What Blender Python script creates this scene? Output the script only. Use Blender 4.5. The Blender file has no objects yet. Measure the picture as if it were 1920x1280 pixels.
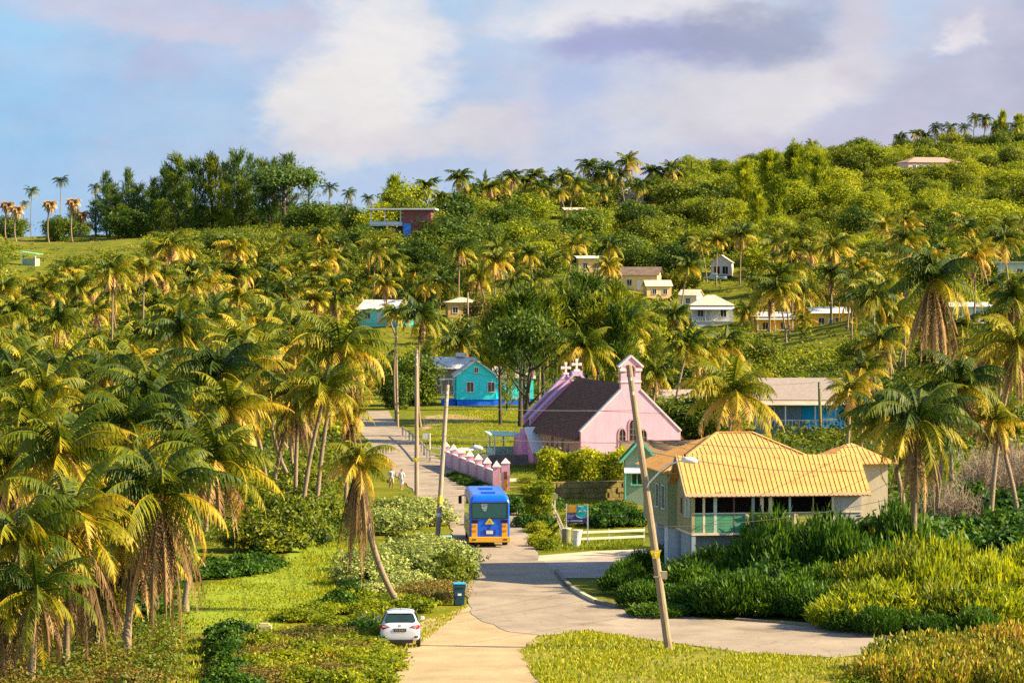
import bpy, math, random
import numpy as np
from mathutils import Vector, Matrix
from mathutils.geometry import tessellate_polygon

scene = bpy.context.scene
COL = scene.collection
R = math.radians
rng = np.random.default_rng(11)
random.seed(11)

# ------------------------------------------------------------------ camera
KF, H, HOR = 5868.0, 15.8, 520.0            # focal length in 1920-px units, eye height (m), horizon row
PITCH = math.atan((640 - HOR) / KF)
cam_d = bpy.data.cameras.new('camera')
cam = bpy.data.objects.new('camera', cam_d); COL.objects.link(cam)
cam_d.sensor_width = 36.0; cam_d.lens = KF * 36 / 1920
cam_d.clip_start = 1.0; cam_d.clip_end = 20000
cam.location = (0, 0, H); cam.rotation_euler = (math.pi / 2 - PITCH, 0, 0)
scene.camera = cam

# ------------------------------------------------------------------ light
SUN_EL, SUN_BEHIND = 31.0, 6.0              # sun to the right, a little behind the camera
EXPO = 1.52
scene.view_settings.view_transform = 'Standard'
scene.view_settings.look = 'None'
scene.view_settings.gamma = 1.0
scene.view_settings.exposure = EXPO
sun_d = bpy.data.lights.new('sun', 'SUN'); sun_d.energy = 5.0; sun_d.angle = R(0.5)
sun_d.color = (1.0, 0.82, 0.52)
sun = bpy.data.objects.new('sun', sun_d); COL.objects.link(sun)
sd = Vector((math.cos(R(SUN_EL)) * math.cos(R(SUN_BEHIND)), -math.cos(R(SUN_EL)) * math.sin(R(SUN_BEHIND)), math.sin(R(SUN_EL))))
sun.rotation_euler = sd.to_track_quat('Z', 'Y').to_euler()
sun.location = (60, -20, 80)

world = bpy.data.worlds.new('World'); scene.world = world; world.use_nodes = True
def build_sky():
    nt = world.node_tree; N = nt.nodes; L = nt.links; N.clear()
    out = N.new('ShaderNodeOutputWorld'); bg = N.new('ShaderNodeBackground')
    S = 0.085
    bg.inputs['Strength'].default_value = S
    L.new(bg.outputs[0], out.inputs[0])
    tc = N.new('ShaderNodeTexCoord')
    sky = N.new('ShaderNodeTexSky'); sky.sky_type = 'NISHITA'; sky.sun_disc = False
    sky.sun_elevation = R(SUN_EL); sky.sun_rotation = math.atan2(sd.x, sd.y)
    sky.altitude = 50; sky.air_density = 1.0; sky.dust_density = 0.6; sky.ozone_density = 2.0
    L.new(tc.outputs['Generated'], sky.inputs['Vector']) if 'Vector' in sky.inputs else None
    def m(op, a, b=None, c=None):
        n = N.new('ShaderNodeMath'); n.operation = op
        for i, q in enumerate((a, b, c)):
            if q is None: continue
            if isinstance(q, (int, float)): n.inputs[i].default_value = q
            else: L.new(q, n.inputs[i])
        return n.outputs[0]
    sep = N.new('ShaderNodeSeparateXYZ'); L.new(tc.outputs['Generated'], sep.inputs[0])
    X, Y, Z = sep.outputs
    yy = m('MAXIMUM', m('ABSOLUTE', Y), 0.25)
    U = m('MULTIPLY', m('DIVIDE', X, yy), 5.868); V = m('MULTIPLY', m('DIVIDE', Z, yy), 5.868)
    cmb = N.new('ShaderNodeCombineXYZ'); L.new(U, cmb.inputs[0]); L.new(V, cmb.inputs[1])
    def noise(scale, seed, det=5, rough=0.6):
        n = N.new('ShaderNodeTexNoise'); n.noise_dimensions = '3D'
        mp = N.new('ShaderNodeMapping'); mp.inputs['Location'].default_value = (seed, seed * 1.7, seed * .3)
        mp.inputs['Scale'].default_value = (scale * .8, scale * 1.5, 1)
        L.new(cmb.outputs[0], mp.inputs[0]); L.new(mp.outputs[0], n.inputs['Vector'])
        n.inputs['Scale'].default_value = 1.0; n.inputs['Detail'].default_value = det; n.inputs['Roughness'].default_value = rough
        return n.outputs[0]
    n1, n2 = noise(3.6, 2.0, 6, .58), noise(3.4, 9.0, 6, .58)
    Ud = m('ADD', U, m('MULTIPLY', m('SUBTRACT', n1, 0.5), 0.34))
    Vd = m('ADD', V, m('MULTIPLY', m('SUBTRACT', n2, 0.5), 0.24))
    fine = noise(11.0, 4.0, 6, .6)
    def lin(c): return tuple(((v / 255 + .055) / 1.055) ** 2.4 if v > 10 else v / 255 / 12.92 for v in c)
    g = 1.0 / (S * 2 ** EXPO)
    cur = sky.outputs[0]
    front = N.new('ShaderNodeMapRange'); front.interpolation_type = 'SMOOTHSTEP'; L.new(Y, front.inputs[0]); front.inputs[1].default_value = .35; front.inputs[2].default_value = .85
    front.inputs[3].default_value = 0; front.inputs[4].default_value = 1
    def mixc(fac, col):
        nonlocal cur
        fac = m('MULTIPLY', fac, front.outputs[0])
        mx = N.new('ShaderNodeMix'); mx.data_type = 'RGBA'
        L.new(fac, mx.inputs[0]); L.new(cur, mx.inputs[6])
        mx.inputs[7].default_value = (*[q * g for q in lin(col)], 1)
        cur = mx.outputs[2]
    def blob(px, py, ru, rv, col, st, soft=1.0, tilt=0.0):
        u0, v0 = (px - 960) / 1000, (520 - py) / 1000
        du = m('SUBTRACT', Ud, u0); dv = m('SUBTRACT', Vd, v0)
        if tilt:
            c, s = math.cos(R(tilt)), math.sin(R(tilt))
            du2 = m('ADD', m('MULTIPLY', du, c), m('MULTIPLY', dv, s))
            dv = m('SUBTRACT', m('MULTIPLY', dv, c), m('MULTIPLY', du, s)); du = du2
        e = m('SQRT', m('ADD', m('POWER', m('ABSOLUTE', m('DIVIDE', du, ru)), 2.0), m('POWER', m('ABSOLUTE', m('DIVIDE', dv, rv)), 2.0)))
        e = m('ADD', e, m('MULTIPLY', m('SUBTRACT', fine, .5), 1.0))
        mr = N.new('ShaderNodeMapRange'); mr.interpolation_type = 'SMOOTHSTEP'
        L.new(e, mr.inputs[0]); mr.inputs[1].default_value = 1.0 + .45 * soft; mr.inputs[2].default_value = max(.05, 1.0 - .75 * soft)
        mr.inputs[3].default_value = 0; mr.inputs[4].default_value = st
        mixc(mr.outputs[0], col)
    # clear blue low sky, then the cloud masses (centre, radii in thousandths of the focal length)
    low = N.new('ShaderNodeMapRange'); L.new(Z, low.inputs[0]); low.inputs[1].default_value = .30; low.inputs[2].default_value = .06
    low.inputs[3].default_value = 0; low.inputs[4].default_value = .95
    mixc(low.outputs[0], (146, 196, 236))
    for b in SKY: blob(*b)
    wisp = noise(7.0, 6.5, 8, .66)
    sc_ = m('ADD', m('MULTIPLY', wisp, .34), .83)
    ms = N.new('ShaderNodeMix'); ms.data_type = 'RGBA'; ms.blend_type = 'MULTIPLY'; ms.inputs[0].default_value = 1
    cc = N.new('ShaderNodeCombineXYZ'); L.new(sc_, cc.inputs[0]); L.new(sc_, cc.inputs[1]); L.new(m('ADD', m('MULTIPLY', wisp, .22), .89), cc.inputs[2])
    L.new(cur, ms.inputs[6]); L.new(cc.outputs[0], ms.inputs[7]); cur = ms.outputs[2]
    L.new(cur, bg.inputs['Color'])
SKY = [
    (150, 420, .60, .13, (166, 200, 234), .75, 1.2),
    (1500, 200, 1.10, .42, (204, 205, 224), .9, 1.2),
    (560, 330, .50, .10, (186, 204, 232), .7, 1.1),
    (420, 150, .40, .10, (178, 198, 230), .6, 1.2),
    (330, 30, .50, .085, (202, 204, 226), .85, 1.0, -9),
    (330, 70, .14, .03, (212, 208, 224), .7, 1.0, -12),
    (500, 40, .10, .03, (206, 202, 222), .6, 1.0, -5),
    (300, 150, .07, .04, (188, 188, 220), .55, 1.0),
    (690, 90, .12, .15, (238, 235, 235), .97, .8),
    (650, 210, .13, .10, (236, 232, 231), .92, .8),
    (820, 255, .28, .045, (222, 217, 222), .85, .9),
    (1010, 240, .065, .065, (214, 210, 222), .8, .9),
    (1090, 200, .10, .06, (176, 194, 232), .7, 1.0),
    (1190, 20, .26, .06, (236, 233, 236), .85, .9),
    (1190, 100, .20, .060, (158, 163, 208), .8, .9),
    (1440, 62, .20, .062, (160, 168, 196), .85, .9, 9),
    (1520, 160, .26, .050, (234, 230, 232), .85, .9, 18),
    (1370, 190, .24, .075, (222, 219, 224), .8, .9, 12),
    (1620, 60, .06, .10, (216, 210, 222), .75, .9),
    (1800, 160, .17, .10, (190, 189, 210), .75, .9),
    (1910, 60, .06, .14, (180, 179, 206), .7, .9),
    (1560, 250, .28, .05, (198, 194, 216), .7, 1.0),
    (1810, 45, .030, .030, (246, 243, 246), .95, .8, 50),
    (1830, 20, .08, .05, (206, 200, 216), .6, 1.0),
]
build_sky()

# ------------------------------------------------------------------ render set-up
scene.render.engine = 'CYCLES'
scene.cycles.max_bounces = 6; scene.cycles.diffuse_bounces = 3; scene.cycles.glossy_bounces = 2
scene.cycles.transmission_bounces = 3; scene.cycles.transparent_max_bounces = 4
scene.cycles.volume_bounces = 0
scene.cycles.use_denoising = False
scene.cycles.sample_clamp_indirect = 6

# ------------------------------------------------------------------ picture geometry (pixels of the 1920x1280 photograph)
cp, sp = math.cos(PITCH), math.sin(PITCH)
def ray(px, py):
    a, b = (px - 960) / KF, (640 - py) / KF
    return Vector((a, cp + b * sp, -sp + b * cp))
def P(px, py, d):
    r = ray(px, py); k = d / r.y
    return Vector((r.x * k, d, H + r.z * k))
def PZ(px, py, z=0.0):
    r = ray(px, py); k = (z - H) / r.z
    return Vector((r.x * k, r.y * k, z))
def proj(p):
    x, y, z = p[0], p[1], p[2] - H
    f = y * cp - z * sp; u = y * sp + z * cp
    return 960 + KF * x / f, 640 - KF * u / f

# ------------------------------------------------------------------ terrain
CTRL = [
    # far slopes: (px, py, distance)
    (-250, 640, 520), (20, 640, 520), (250, 640, 520), (500, 640, 520), (-300, 500, 650), (0, 500, 650), (250, 485, 660), (480, 470, 660), (640, 470, 640),
    (-300, 450, 800), (20, 448, 800), (110, 442, 800), (300, 440, 790), (480, 436, 740), (560, 436, 720), (-300, 452, 900), (60, 446, 900), (400, 440, 900), (600, 436, 860),
    (712, 622, 560), (760, 640, 530), (760, 442, 655), (860, 575, 570), (900, 490, 640), (900, 395, 760), (1000, 388, 800), (780, 420, 760),
    (1100, 388, 820), (1190, 372, 830), (1020, 480, 650), (1110, 512, 660), (1210, 545, 640), (1100, 600, 560), (1190, 430, 740),
    (1330, 615, 600), (1355, 535, 680), (1450, 632, 560), (1560, 632, 560), (1550, 440, 740), (1550, 340, 850), (1400, 400, 780), (1300, 370, 830),
    (1750, 326, 850), (1850, 275, 930), (1500, 298, 930), (1650, 285, 930), (1900, 502, 560), (1820, 600, 480), (1700, 580, 520), (1600, 690, 430),
    (1700, 460, 650), (1850, 400, 720), (2200, 480, 560), (2200, 250, 900), (2200, 600, 450), (1400, 700, 420), (1750, 720, 370), (1900, 720, 360), (2200, 760, 330),
    (1300, 730, 400), (1100, 720, 420), (2000, 880, 250), (1950, 820, 270),
    (2600, 240, 900), (2600, 500, 560), (-800, 450, 800), (-800, 500, 650), (-800, 640, 520),
]
FLAT = [(x, d) for d in (60, 110, 160, 210, 260, 310, 360, 400) for x in (-90, -60, -30, -12, 0, 12, 30)] + [(48, 60), (48, 110), (48, 160), (48, 205), (70, 150), (70, 80), (-50, 440), (-20, 440), (0, 430), (-90, 440)]
def fit_terrain():
    pts, zs = [], []
    for px, py, d in CTRL:
        p = P(px, py, d); pts.append((p.x, p.y)); zs.append(p.z)
    for x, d in FLAT: pts.append((x, d)); zs.append(0.0)
    for x in (-160, 0, 160):
        pts.append((x, 1150)); zs.append(30 if x < 100 else 45)
    A = np.array(pts); b = np.array(zs)
    D = np.linalg.norm(A[:, None] - A[None], axis=2)
    M = D + 0; n = len(A); M[np.diag_indices(n)] = -6.0
    big = np.zeros((n + 1, n + 1)); big[:n, :n] = M; big[:n, n] = 1; big[n, :n] = 1
    w = np.linalg.solve(big, np.append(b, 0))
    return A, w
_A, _w = fit_terrain()
def raw(x, y):
    x = np.asarray(x, float); y = np.asarray(y, float)
    cx = np.clip(x, -190, 200); cy = np.clip(y, 60, 1150)
    D = np.sqrt((cx[..., None] - _A[:, 0]) ** 2 + (cy[..., None] - _A[:, 1]) ** 2)
    z = D @ _w[:-1] + _w[-1]
    z = np.clip(np.sign(z) * np.maximum(np.abs(z) - 0.7, 0), -1.0, 75)
    z = np.where(y > 1150, z * np.clip(1 - (y - 1150) / 1500, 0, 1), z)
    return z
GX = np.concatenate([np.linspace(-3000, -220, 14), np.arange(-200, 205, 4.0), np.linspace(225, 3000, 14)])
GY = np.concatenate([np.linspace(-400, 60, 8), np.arange(70, 1160, 5.0), np.linspace(1200, 6000, 24)])
_xx, _yy = np.meshgrid(GX, GY)
GZ = np.zeros_like(_xx)
for i in range(len(GY)): GZ[i] = raw(_xx[i], _yy[i])
for _ in range(3):                                                     # soften the joins
    Z2 = GZ.copy(); Z2[1:-1, 1:-1] = (GZ[1:-1, 1:-1] * 2 + GZ[:-2, 1:-1] + GZ[2:, 1:-1] + GZ[1:-1, :-2] + GZ[1:-1, 2:]) / 6; GZ = Z2
_b = np.sin(_xx * .11 + 1.3 * np.sin(_yy * .05)) * np.sin(_yy * .09 + np.sin(_xx * .07))
GZ = GZ + _b * np.clip((np.abs(GZ) - 1.5) / 4, 0, 1) * 0.9
GZ[np.abs(GZ) < .12] = 0
def zt(x, y):
    x = float(np.clip(x, GX[0], GX[-1] - 1e-3)); y = float(np.clip(y, GY[0], GY[-1] - 1e-3))
    i = int(np.searchsorted(GX, x, 'right') - 1); j = int(np.searchsorted(GY, y, 'right') - 1)
    fx = (x - GX[i]) / (GX[i + 1] - GX[i]); fy = (y - GY[j]) / (GY[j + 1] - GY[j])
    return (GZ[j, i] * (1 - fx) + GZ[j, i + 1] * fx) * (1 - fy) + (GZ[j + 1, i] * (1 - fx) + GZ[j + 1, i + 1] * fx) * fy
def ztv(x, y):
    x = np.clip(x, GX[0], GX[-1] - 1e-3); y = np.clip(y, GY[0], GY[-1] - 1e-3)
    i = np.searchsorted(GX, x, 'right') - 1; j = np.searchsorted(GY, y, 'right') - 1
    fx = (x - GX[i]) / (GX[i + 1] - GX[i]); fy = (y - GY[j]) / (GY[j + 1] - GY[j])
    return (GZ[j, i] * (1 - fx) + GZ[j, i + 1] * fx) * (1 - fy) + (GZ[j + 1, i] * (1 - fx) + GZ[j + 1, i + 1] * fx) * fy
def G(px, py):
    r = ray(px, py); k = 60.0
    while k < 1500:
        p = Vector((0, 0, H)) + r * k
        if p.z <= zt(p.x, p.y): break
        k += 1.0
    return Vector((r.x * k, r.y * k, zt(r.x * k, r.y * k)))
def D(px, d):
    """ground point in picture column px at distance d"""
    x = (px - 960) / KF * d * 1.0
    return Vector((x, d, zt(x, d)))

# ------------------------------------------------------------------ materials
def lin1(v): v /= 255; return v / 12.92 if v <= .04045 else ((v + .055) / 1.055) ** 2.4
def hexc(r, g, b): return (lin1(r), lin1(g), lin1(b))
_mats = {}
def mat(name, c, c2=None, scale=3.0, rough=.75, bump=0.0, bscale=None, spec=.3, metal=0.0, detail=5, stretch=(1, 1, 1), ramp=(.35, .65)):
    if name in _mats: return _mats[name]
    m = bpy.data.materials.new(name); m.use_nodes = True; nt = m.node_tree; N = nt.nodes; L = nt.links
    b = N['Principled BSDF']; b.inputs['Roughness'].default_value = rough; b.inputs['Metallic'].default_value = metal
    b.inputs['Specular IOR Level'].default_value = spec
    if c2 is None: c2 = tuple(v * .82 for v in c)
    tc = N.new('ShaderNodeTexCoord'); mp = N.new('ShaderNodeMapping'); mp.inputs['Scale'].default_value = stretch
    L.new(tc.outputs['Object'], mp.inputs[0])
    n = N.new('ShaderNodeTexNoise'); n.inputs['Scale'].default_value = scale; n.inputs['Detail'].default_value = detail; n.inputs['Roughness'].default_value = .6
    L.new(mp.outputs[0], n.inputs['Vector'])
    cr = N.new('ShaderNodeValToRGB'); cr.color_ramp.elements[0].position = ramp[0]; cr.color_ramp.elements[1].position = ramp[1]
    cr.color_ramp.elements[0].color = (*c, 1); cr.color_ramp.elements[1].color = (*c2, 1)
    L.new(n.outputs[0], cr.inputs[0]); L.new(cr.outputs[0], b.inputs['Base Color'])
    if bump:
        bn = N.new('ShaderNodeTexNoise'); bn.inputs['Scale'].default_value = bscale or scale * 6; bn.inputs['Detail'].default_value = 4
        L.new(mp.outputs[0], bn.inputs['Vector'])
        bp = N.new('ShaderNodeBump'); bp.inputs['Strength'].default_value = bump; bp.inputs['Distance'].default_value = .05
        L.new(bn.outputs[0], bp.inputs['Height']); L.new(bp.outputs[0], b.inputs['Normal'])
    _mats[name] = m; return m
def leafmat(name, stops, trans=.30, rough=.55, jitter=.35, wet=.25):
    """foliage: colour ramp over a per-leaf attribute, shifted a little per plant"""
    m = bpy.data.materials.new(name); m.use_nodes = True; nt = m.node_tree; N = nt.nodes; L = nt.links; N.clear()
    out = N.new('ShaderNodeOutputMaterial'); mix = N.new('ShaderNodeMixShader'); mix.inputs[0].default_value = trans
    pb = N.new('ShaderNodeBsdfPrincipled'); pb.inputs['Roughness'].default_value = rough; pb.inputs['Specular IOR Level'].default_value = wet
    tr = N.new('ShaderNodeBsdfTranslucent')
    at = N.new('ShaderNodeAttribute'); at.attribute_name = 'var'
    oi = N.new('ShaderNodeObjectInfo')
    ad = N.new('ShaderNodeMath'); ad.operation = 'MULTIPLY_ADD'; ad.inputs[1].default_value = jitter; 
    L.new(oi.outputs['Random'], ad.inputs[0])
    sb = N.new('ShaderNodeMath'); sb.operation = 'SUBTRACT'; L.new(at.outputs['Fac'], sb.inputs[0]); sb.inputs[1].default_value = jitter / 2
    L.new(sb.outputs[0], ad.inputs[2])
    cr = N.new('ShaderNodeValToRGB'); els = cr.color_ramp.elements
    while len(els) < len(stops): els.new(.5)
    for e, (p, c) in zip(els, stops): e.position = p; e.color = (min(.75, c[0] * 1.28), min(.75, c[1] * 1.22), c[2], 1)
    L.new(ad.outputs[0], cr.inputs[0])
    L.new(cr.outputs[0], pb.inputs['Base Color'])
    hs = N.new('ShaderNodeHueSaturation'); hs.inputs['Value'].default_value = 1.25; hs.inputs['Hue'].default_value = .49
    L.new(cr.outputs[0], hs.inputs['Color']); L.new(hs.outputs[0], tr.inputs['Color'])
    L.new(pb.outputs[0], mix.inputs[1]); L.new(tr.outputs[0], mix.inputs[2]); L.new(mix.outputs[0], out.inputs[0])
    _mats[name] = m; return m

M = {}
M['palm'] = leafmat('palm_leaf', [(0, (.014, .036, .003)), (.30, (.062, .098, .004)), (.57, (.20, .20, .006)), (.83, (.42, .30, .014)), (1, (.50, .33, .10))])
M['palm_dry'] = leafmat('palm_dry', [(0, (.050, .030, .014)), (.45, (.17, .105, .048)), (1, (.46, .31, .16))], trans=.12, rough=.8)
M['leaf_dark'] = leafmat('leaf_dark', [(0, (.012, .036, .003)), (.5, (.050, .096, .004)), (1, (.150, .185, .006))])
M['leaf_mid'] = leafmat('leaf_mid', [(0, (.020, .044, .003)), (.5, (.098, .135, .004)), (1, (.26, .265, .008))])
M['leaf_light'] = leafmat('leaf_light', [(0, (.055, .095, .004)), (.5, (.175, .225, .005)), (1, (.36, .37, .010))], trans=.42)
M['leaf_silver'] = leafmat('leaf_silver', [(0, (.050, .085, .012)), (.5, (.195, .245, .060)), (1, (.46, .48, .17))], trans=.2)
M['leaf_dry'] = leafmat('leaf_dry', [(0, (.045, .050, .008)), (.40, (.115, .105, .014)), (.75, (.19, .135, .024)), (1, (.30, .18, .05))], trans=.2)
M['leaf_deep'] = leafmat('leaf_deep', [(0, (.007, .030, .002)), (.5, (.026, .078, .003)), (1, (.085, .165, .005))], jitter=.25)
M['leaf_weed'] = leafmat('leaf_weed', [(0, (.028, .055, .004)), (.42, (.115, .145, .006)), (.72, (.32, .27, .014)), (1, (.38, .18, .040))], trans=.25)
M['leaf_cool'] = leafmat('leaf_cool', [(0, (.016, .042, .012)), (.5, (.055, .110, .024)), (1, (.15, .20, .04))], trans=.4)
M['grass'] = leafmat('grass_blade', [(0, (.060, .100, .003)), (.5, (.165, .215, .005)), (1, (.34, .315, .014))], jitter=0)
M['bark'] = mat('palm_bark', (.30, .22, .14), (.17, .12, .075), scale=5, rough=.9, stretch=(1, 1, 6), bump=.3)
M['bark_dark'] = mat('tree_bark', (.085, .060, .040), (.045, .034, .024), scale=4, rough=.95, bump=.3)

# ------------------------------------------------------------------ object helpers
def link(o, parent=None):
    COL.objects.link(o)
    if parent is not None: o.parent = parent
    return o
def tag(o, label=None, cat=None, group=None, kind=None):
    if label: o['label'] = label
    if cat: o['category'] = cat
    if group: o['group'] = group
    if kind: o['kind'] = kind
    return o
def empty(name, loc, rz=0.0, label=None, cat=None, group=None):
    o = bpy.data.objects.new(name, None); o.empty_display_size = .3
    o.location = loc; o.rotation_euler = (0, 0, rz); link(o)
    return tag(o, label, cat, group)
class MB:
    def __init__(s): s.v = []; s.f = []; s.m = []
    def add(s, v, f, mi=0):
        b = len(s.v); s.v += [tuple(q) for q in v]
        for q in f: s.f.append(tuple(b + i for i in q)); s.m.append(mi)
        return s
    def box(s, x0, x1, y0, y1, z0, z1, mi=0):
        v = [(x, y, z) for z in (z0, z1) for y in (y0, y1) for x in (x0, x1)]
        return s.add(v, [(0, 2, 3, 1), (4, 5, 7, 6), (0, 1, 5, 4), (2, 6, 7, 3), (0, 4, 6, 2), (1, 3, 7, 5)], mi)
    def bar(s, a, b, w, h=None, mi=0, up=(0, 0, 1)):
        a = Vector(a); b = Vector(b); h = h or w; t = (b - a).normalized(); u = Vector(up)
        if abs(t.dot(u)) > .98: u = Vector((0, 1, 0))
        x = t.cross(u).normalized() * (w / 2); y = x.cross(t).normalized() * (h / 2)
        v = [p + i * x + j * y for p in (a, b) for i, j in ((-1, -1), (1, -1), (1, 1), (-1, 1))]
        return s.add(v, [(3, 2, 1, 0), (4, 5, 6, 7), (0, 1, 5, 4), (1, 2, 6, 5), (2, 3, 7, 6), (3, 0, 4, 7)], mi)
    def prism(s, pts, vec, mi=0):
        n = len(pts); vec = Vector(vec); a = [Vector(p) for p in pts]; b = [p + vec for p in a]
        f = [tuple(range(n))[::-1], tuple(range(n, 2 * n))] + [(i, (i + 1) % n, n + (i + 1) % n, n + i) for i in range(n)]
        return s.add(a + b, f, mi)
    def tube(s, path, rad, n=8, mi=0, cap=True):
        path = [Vector(p) for p in path]; k = len(path)
        if not hasattr(rad, '__len__'): rad = [rad] * k
        ring = []; u = None
        for i, p in enumerate(path):
            t = (path[min(i + 1, k - 1)] - path[max(i - 1, 0)]).normalized()
            if u is None: u = Vector((1, 0, 0)) if abs(t.x) < .9 else Vector((0, 1, 0))
            u = (u - t * u.dot(t)).normalized(); w = t.cross(u)
            ring += [p + (u * math.cos(a) + w * math.sin(a)) * rad[i] for a in [2 * math.pi * j / n for j in range(n)]]
        f = [(i * n + j, i * n + (j + 1) % n, (i + 1) * n + (j + 1) % n, (i + 1) * n + j) for i in range(k - 1) for j in range(n)]
        if cap: f += [tuple(range(n))[::-1], tuple((k - 1) * n + j for j in range(n))]
        return s.add(ring, f, mi)
    def disc(s, c, axis, r, th, n=16, mi=0):
        c = Vector(c); ax = Vector(axis).normalized()
        return s.tube([c - ax * th / 2, c + ax * th / 2], r, n, mi)
    def build(s, name, mats, parent=None, smooth=False, bevel=0, loc=None):
        me = bpy.data.meshes.new(name); me.from_pydata(s.v, [], s.f)
        for q in (mats if isinstance(mats, (list, tuple)) else [mats]): me.materials.append(q)
        me.polygons.foreach_set('material_index', s.m)
        if smooth: me.polygons.foreach_set('use_smooth', [True] * len(s.f))
        me.update()
        o = bpy.data.objects.new(name, me); link(o, parent)
        if loc is not None: o.location = loc
        if bevel:
            b = o.modifiers.new('bevel', 'BEVEL'); b.width = bevel; b.segments = 2; b.limit_method = 'ANGLE'
        return o
def quad_mesh(name, V, var, material, extra=None):
    """V (n,4,3) leaf quads with one colour value each; extra = MB whose faces use the second material"""
    V = np.asarray(V, np.float32).reshape(-1, 4, 3); n = len(V)
    ev = np.array(extra.v, np.float32).reshape(-1, 3) if extra else np.zeros((0, 3), np.float32)
    ef = extra.f if extra else []
    loops = [np.arange(4 * n)]; starts = [np.arange(n) * 4]; c = 4 * n; st = []
    for f in ef: st.append(c); c += len(f)
    if ef: loops.append(np.concatenate([np.array(f) for f in ef]) + 4 * n); starts.append(np.array(st))
    loops = np.concatenate(loops).astype(np.int32); starts = np.concatenate(starts).astype(np.int32)
    me = bpy.data.meshes.new(name)
    co = np.concatenate([V.reshape(-1, 3), ev]).astype(np.float32)
    me.vertices.add(len(co)); me.vertices.foreach_set('co', co.ravel())
    me.loops.add(len(loops)); me.loops.foreach_set('vertex_index', loops)
    me.polygons.add(len(starts)); me.polygons.foreach_set('loop_start', starts)
    mi = np.zeros(len(starts), np.int32); mi[n:] = 1
    me.materials.append(material)
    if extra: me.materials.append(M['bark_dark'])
    me.polygons.foreach_set('material_index', mi)
    a = me.attributes.new('var', 'FLOAT', 'FACE')
    vv = np.zeros(len(starts), np.float32); vv[:n] = np.clip(var, 0, 1); a.data.foreach_set('value', vv)
    me.update(calc_edges=True)
    return me
def norm(a): return a / np.maximum(np.linalg.norm(a, axis=-1, keepdims=True), 1e-6)
def sheet(name, pts, z, m, thick=0.0, jit=.12, step=1.2, kind='structure'):
    """a flat sheet over the level ground from an outline of ground points, edges slightly uneven"""
    out = []
    for i in range(len(pts)):
        a, b = Vector(pts[i]), Vector(pts[(i + 1) % len(pts)]); n = max(1, int((b - a).length / step))
        for k in range(n):
            p = a.lerp(b, k / n); out.append(Vector((p.x + random.uniform(-jit, jit), p.y + random.uniform(-jit, jit) * 2, z)))
    tri = tessellate_polygon([out])
    mb = MB(); n = len(out)
    v = list(out); f = []
    for t in tri:
        a, b, c = (out[i] for i in t)
        f.append(t if (b - a).cross(c - a).z > 0 else t[::-1])
    if thick:
        v += [p - Vector((0, 0, thick)) for p in out]
        f += [(i, (i + 1) % n, n + (i + 1) % n, n + i) for i in range(n)]
    mb.add(v, f); o = mb.build(name, m)
    return tag(o, kind=kind)
# ------------------------------------------------------------------ ground, roads
def build_ground():
    ny, nx = GZ.shape
    v = np.stack([_xx, _yy, GZ], -1).reshape(-1, 3)
    idx = np.arange(ny * nx).reshape(ny, nx)
    f = np.stack([idx[:-1, :-1], idx[:-1, 1:], idx[1:, 1:], idx[1:, :-1]], -1).reshape(-1, 4)
    me = bpy.data.meshes.new('ground'); me.from_pydata(v.tolist(), [], f.tolist())
    me.polygons.foreach_set('use_smooth', [True] * len(f))
    m = bpy.data.materials.new('hillside_turf'); m.use_nodes = True; nt = m.node_tree; N = nt.nodes; L = nt.links
    b = N['Principled BSDF']; b.inputs['Roughness'].default_value = .95; b.inputs['Specular IOR Level'].default_value = .1
    tc = N.new('ShaderNodeTexCoord')
    def nz(s, d=6):
        n = N.new('ShaderNodeTexNoise'); n.inputs['Scale'].default_value = s; n.inputs['Detail'].default_value = d; n.inputs['Roughness'].default_value = .65
        L.new(tc.outputs['Object'], n.inputs['Vector']); return n.outputs[0]
    def ramp(f, stops):
        c = N.new('ShaderNodeValToRGB'); e = c.color_ramp.elements
        while len(e) < len(stops): e.new(.5)
        for q, (p, col) in zip(e, stops): q.position = p; q.color = (*col, 1)
        L.new(f, c.inputs[0]); return c.outputs[0]
    base = ramp(nz(.35), [(.3, (.085, .115, .005)), (.5, (.155, .170, .007)), (.7, (.26, .22, .014))])
    dirt = ramp(nz(1.2), [(.35, (.24, .175, .07)), (.65, (.13, .10, .035))])
    fine = ramp(nz(6, 4), [(.3, (.65, .65, .6)), (.7, (1.15, 1.15, 1.1))])
    sel = N.new('ShaderNodeMapRange'); L.new(nz(.09), sel.inputs[0]); sel.inputs[1].default_value = .60; sel.inputs[2].default_value = .70
    mx = N.new('ShaderNodeMix'); mx.data_type = 'RGBA'; L.new(sel.outputs[0], mx.inputs[0]); L.new(base, mx.inputs[6]); L.new(dirt, mx.inputs[7])
    ml = N.new('ShaderNodeMix'); ml.data_type = 'RGBA'; ml.blend_type = 'MULTIPLY'; ml.inputs[0].default_value = 1
    L.new(mx.outputs[2], ml.inputs[6]); L.new(fine, ml.inputs[7]); L.new(ml.outputs[2], b.inputs['Base Color'])
    bp = N.new('ShaderNodeBump'); bp.inputs['Strength'].default_value = .6; bp.inputs['Distance'].default_value = .15
    L.new(nz(4, 5), bp.inputs['Height']); L.new(bp.outputs[0], b.inputs['Normal'])
    me.materials.append(m); me.update()
    o = bpy.data.objects.new('ground', me); link(o); tag(o, kind='structure')
build_ground()

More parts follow.
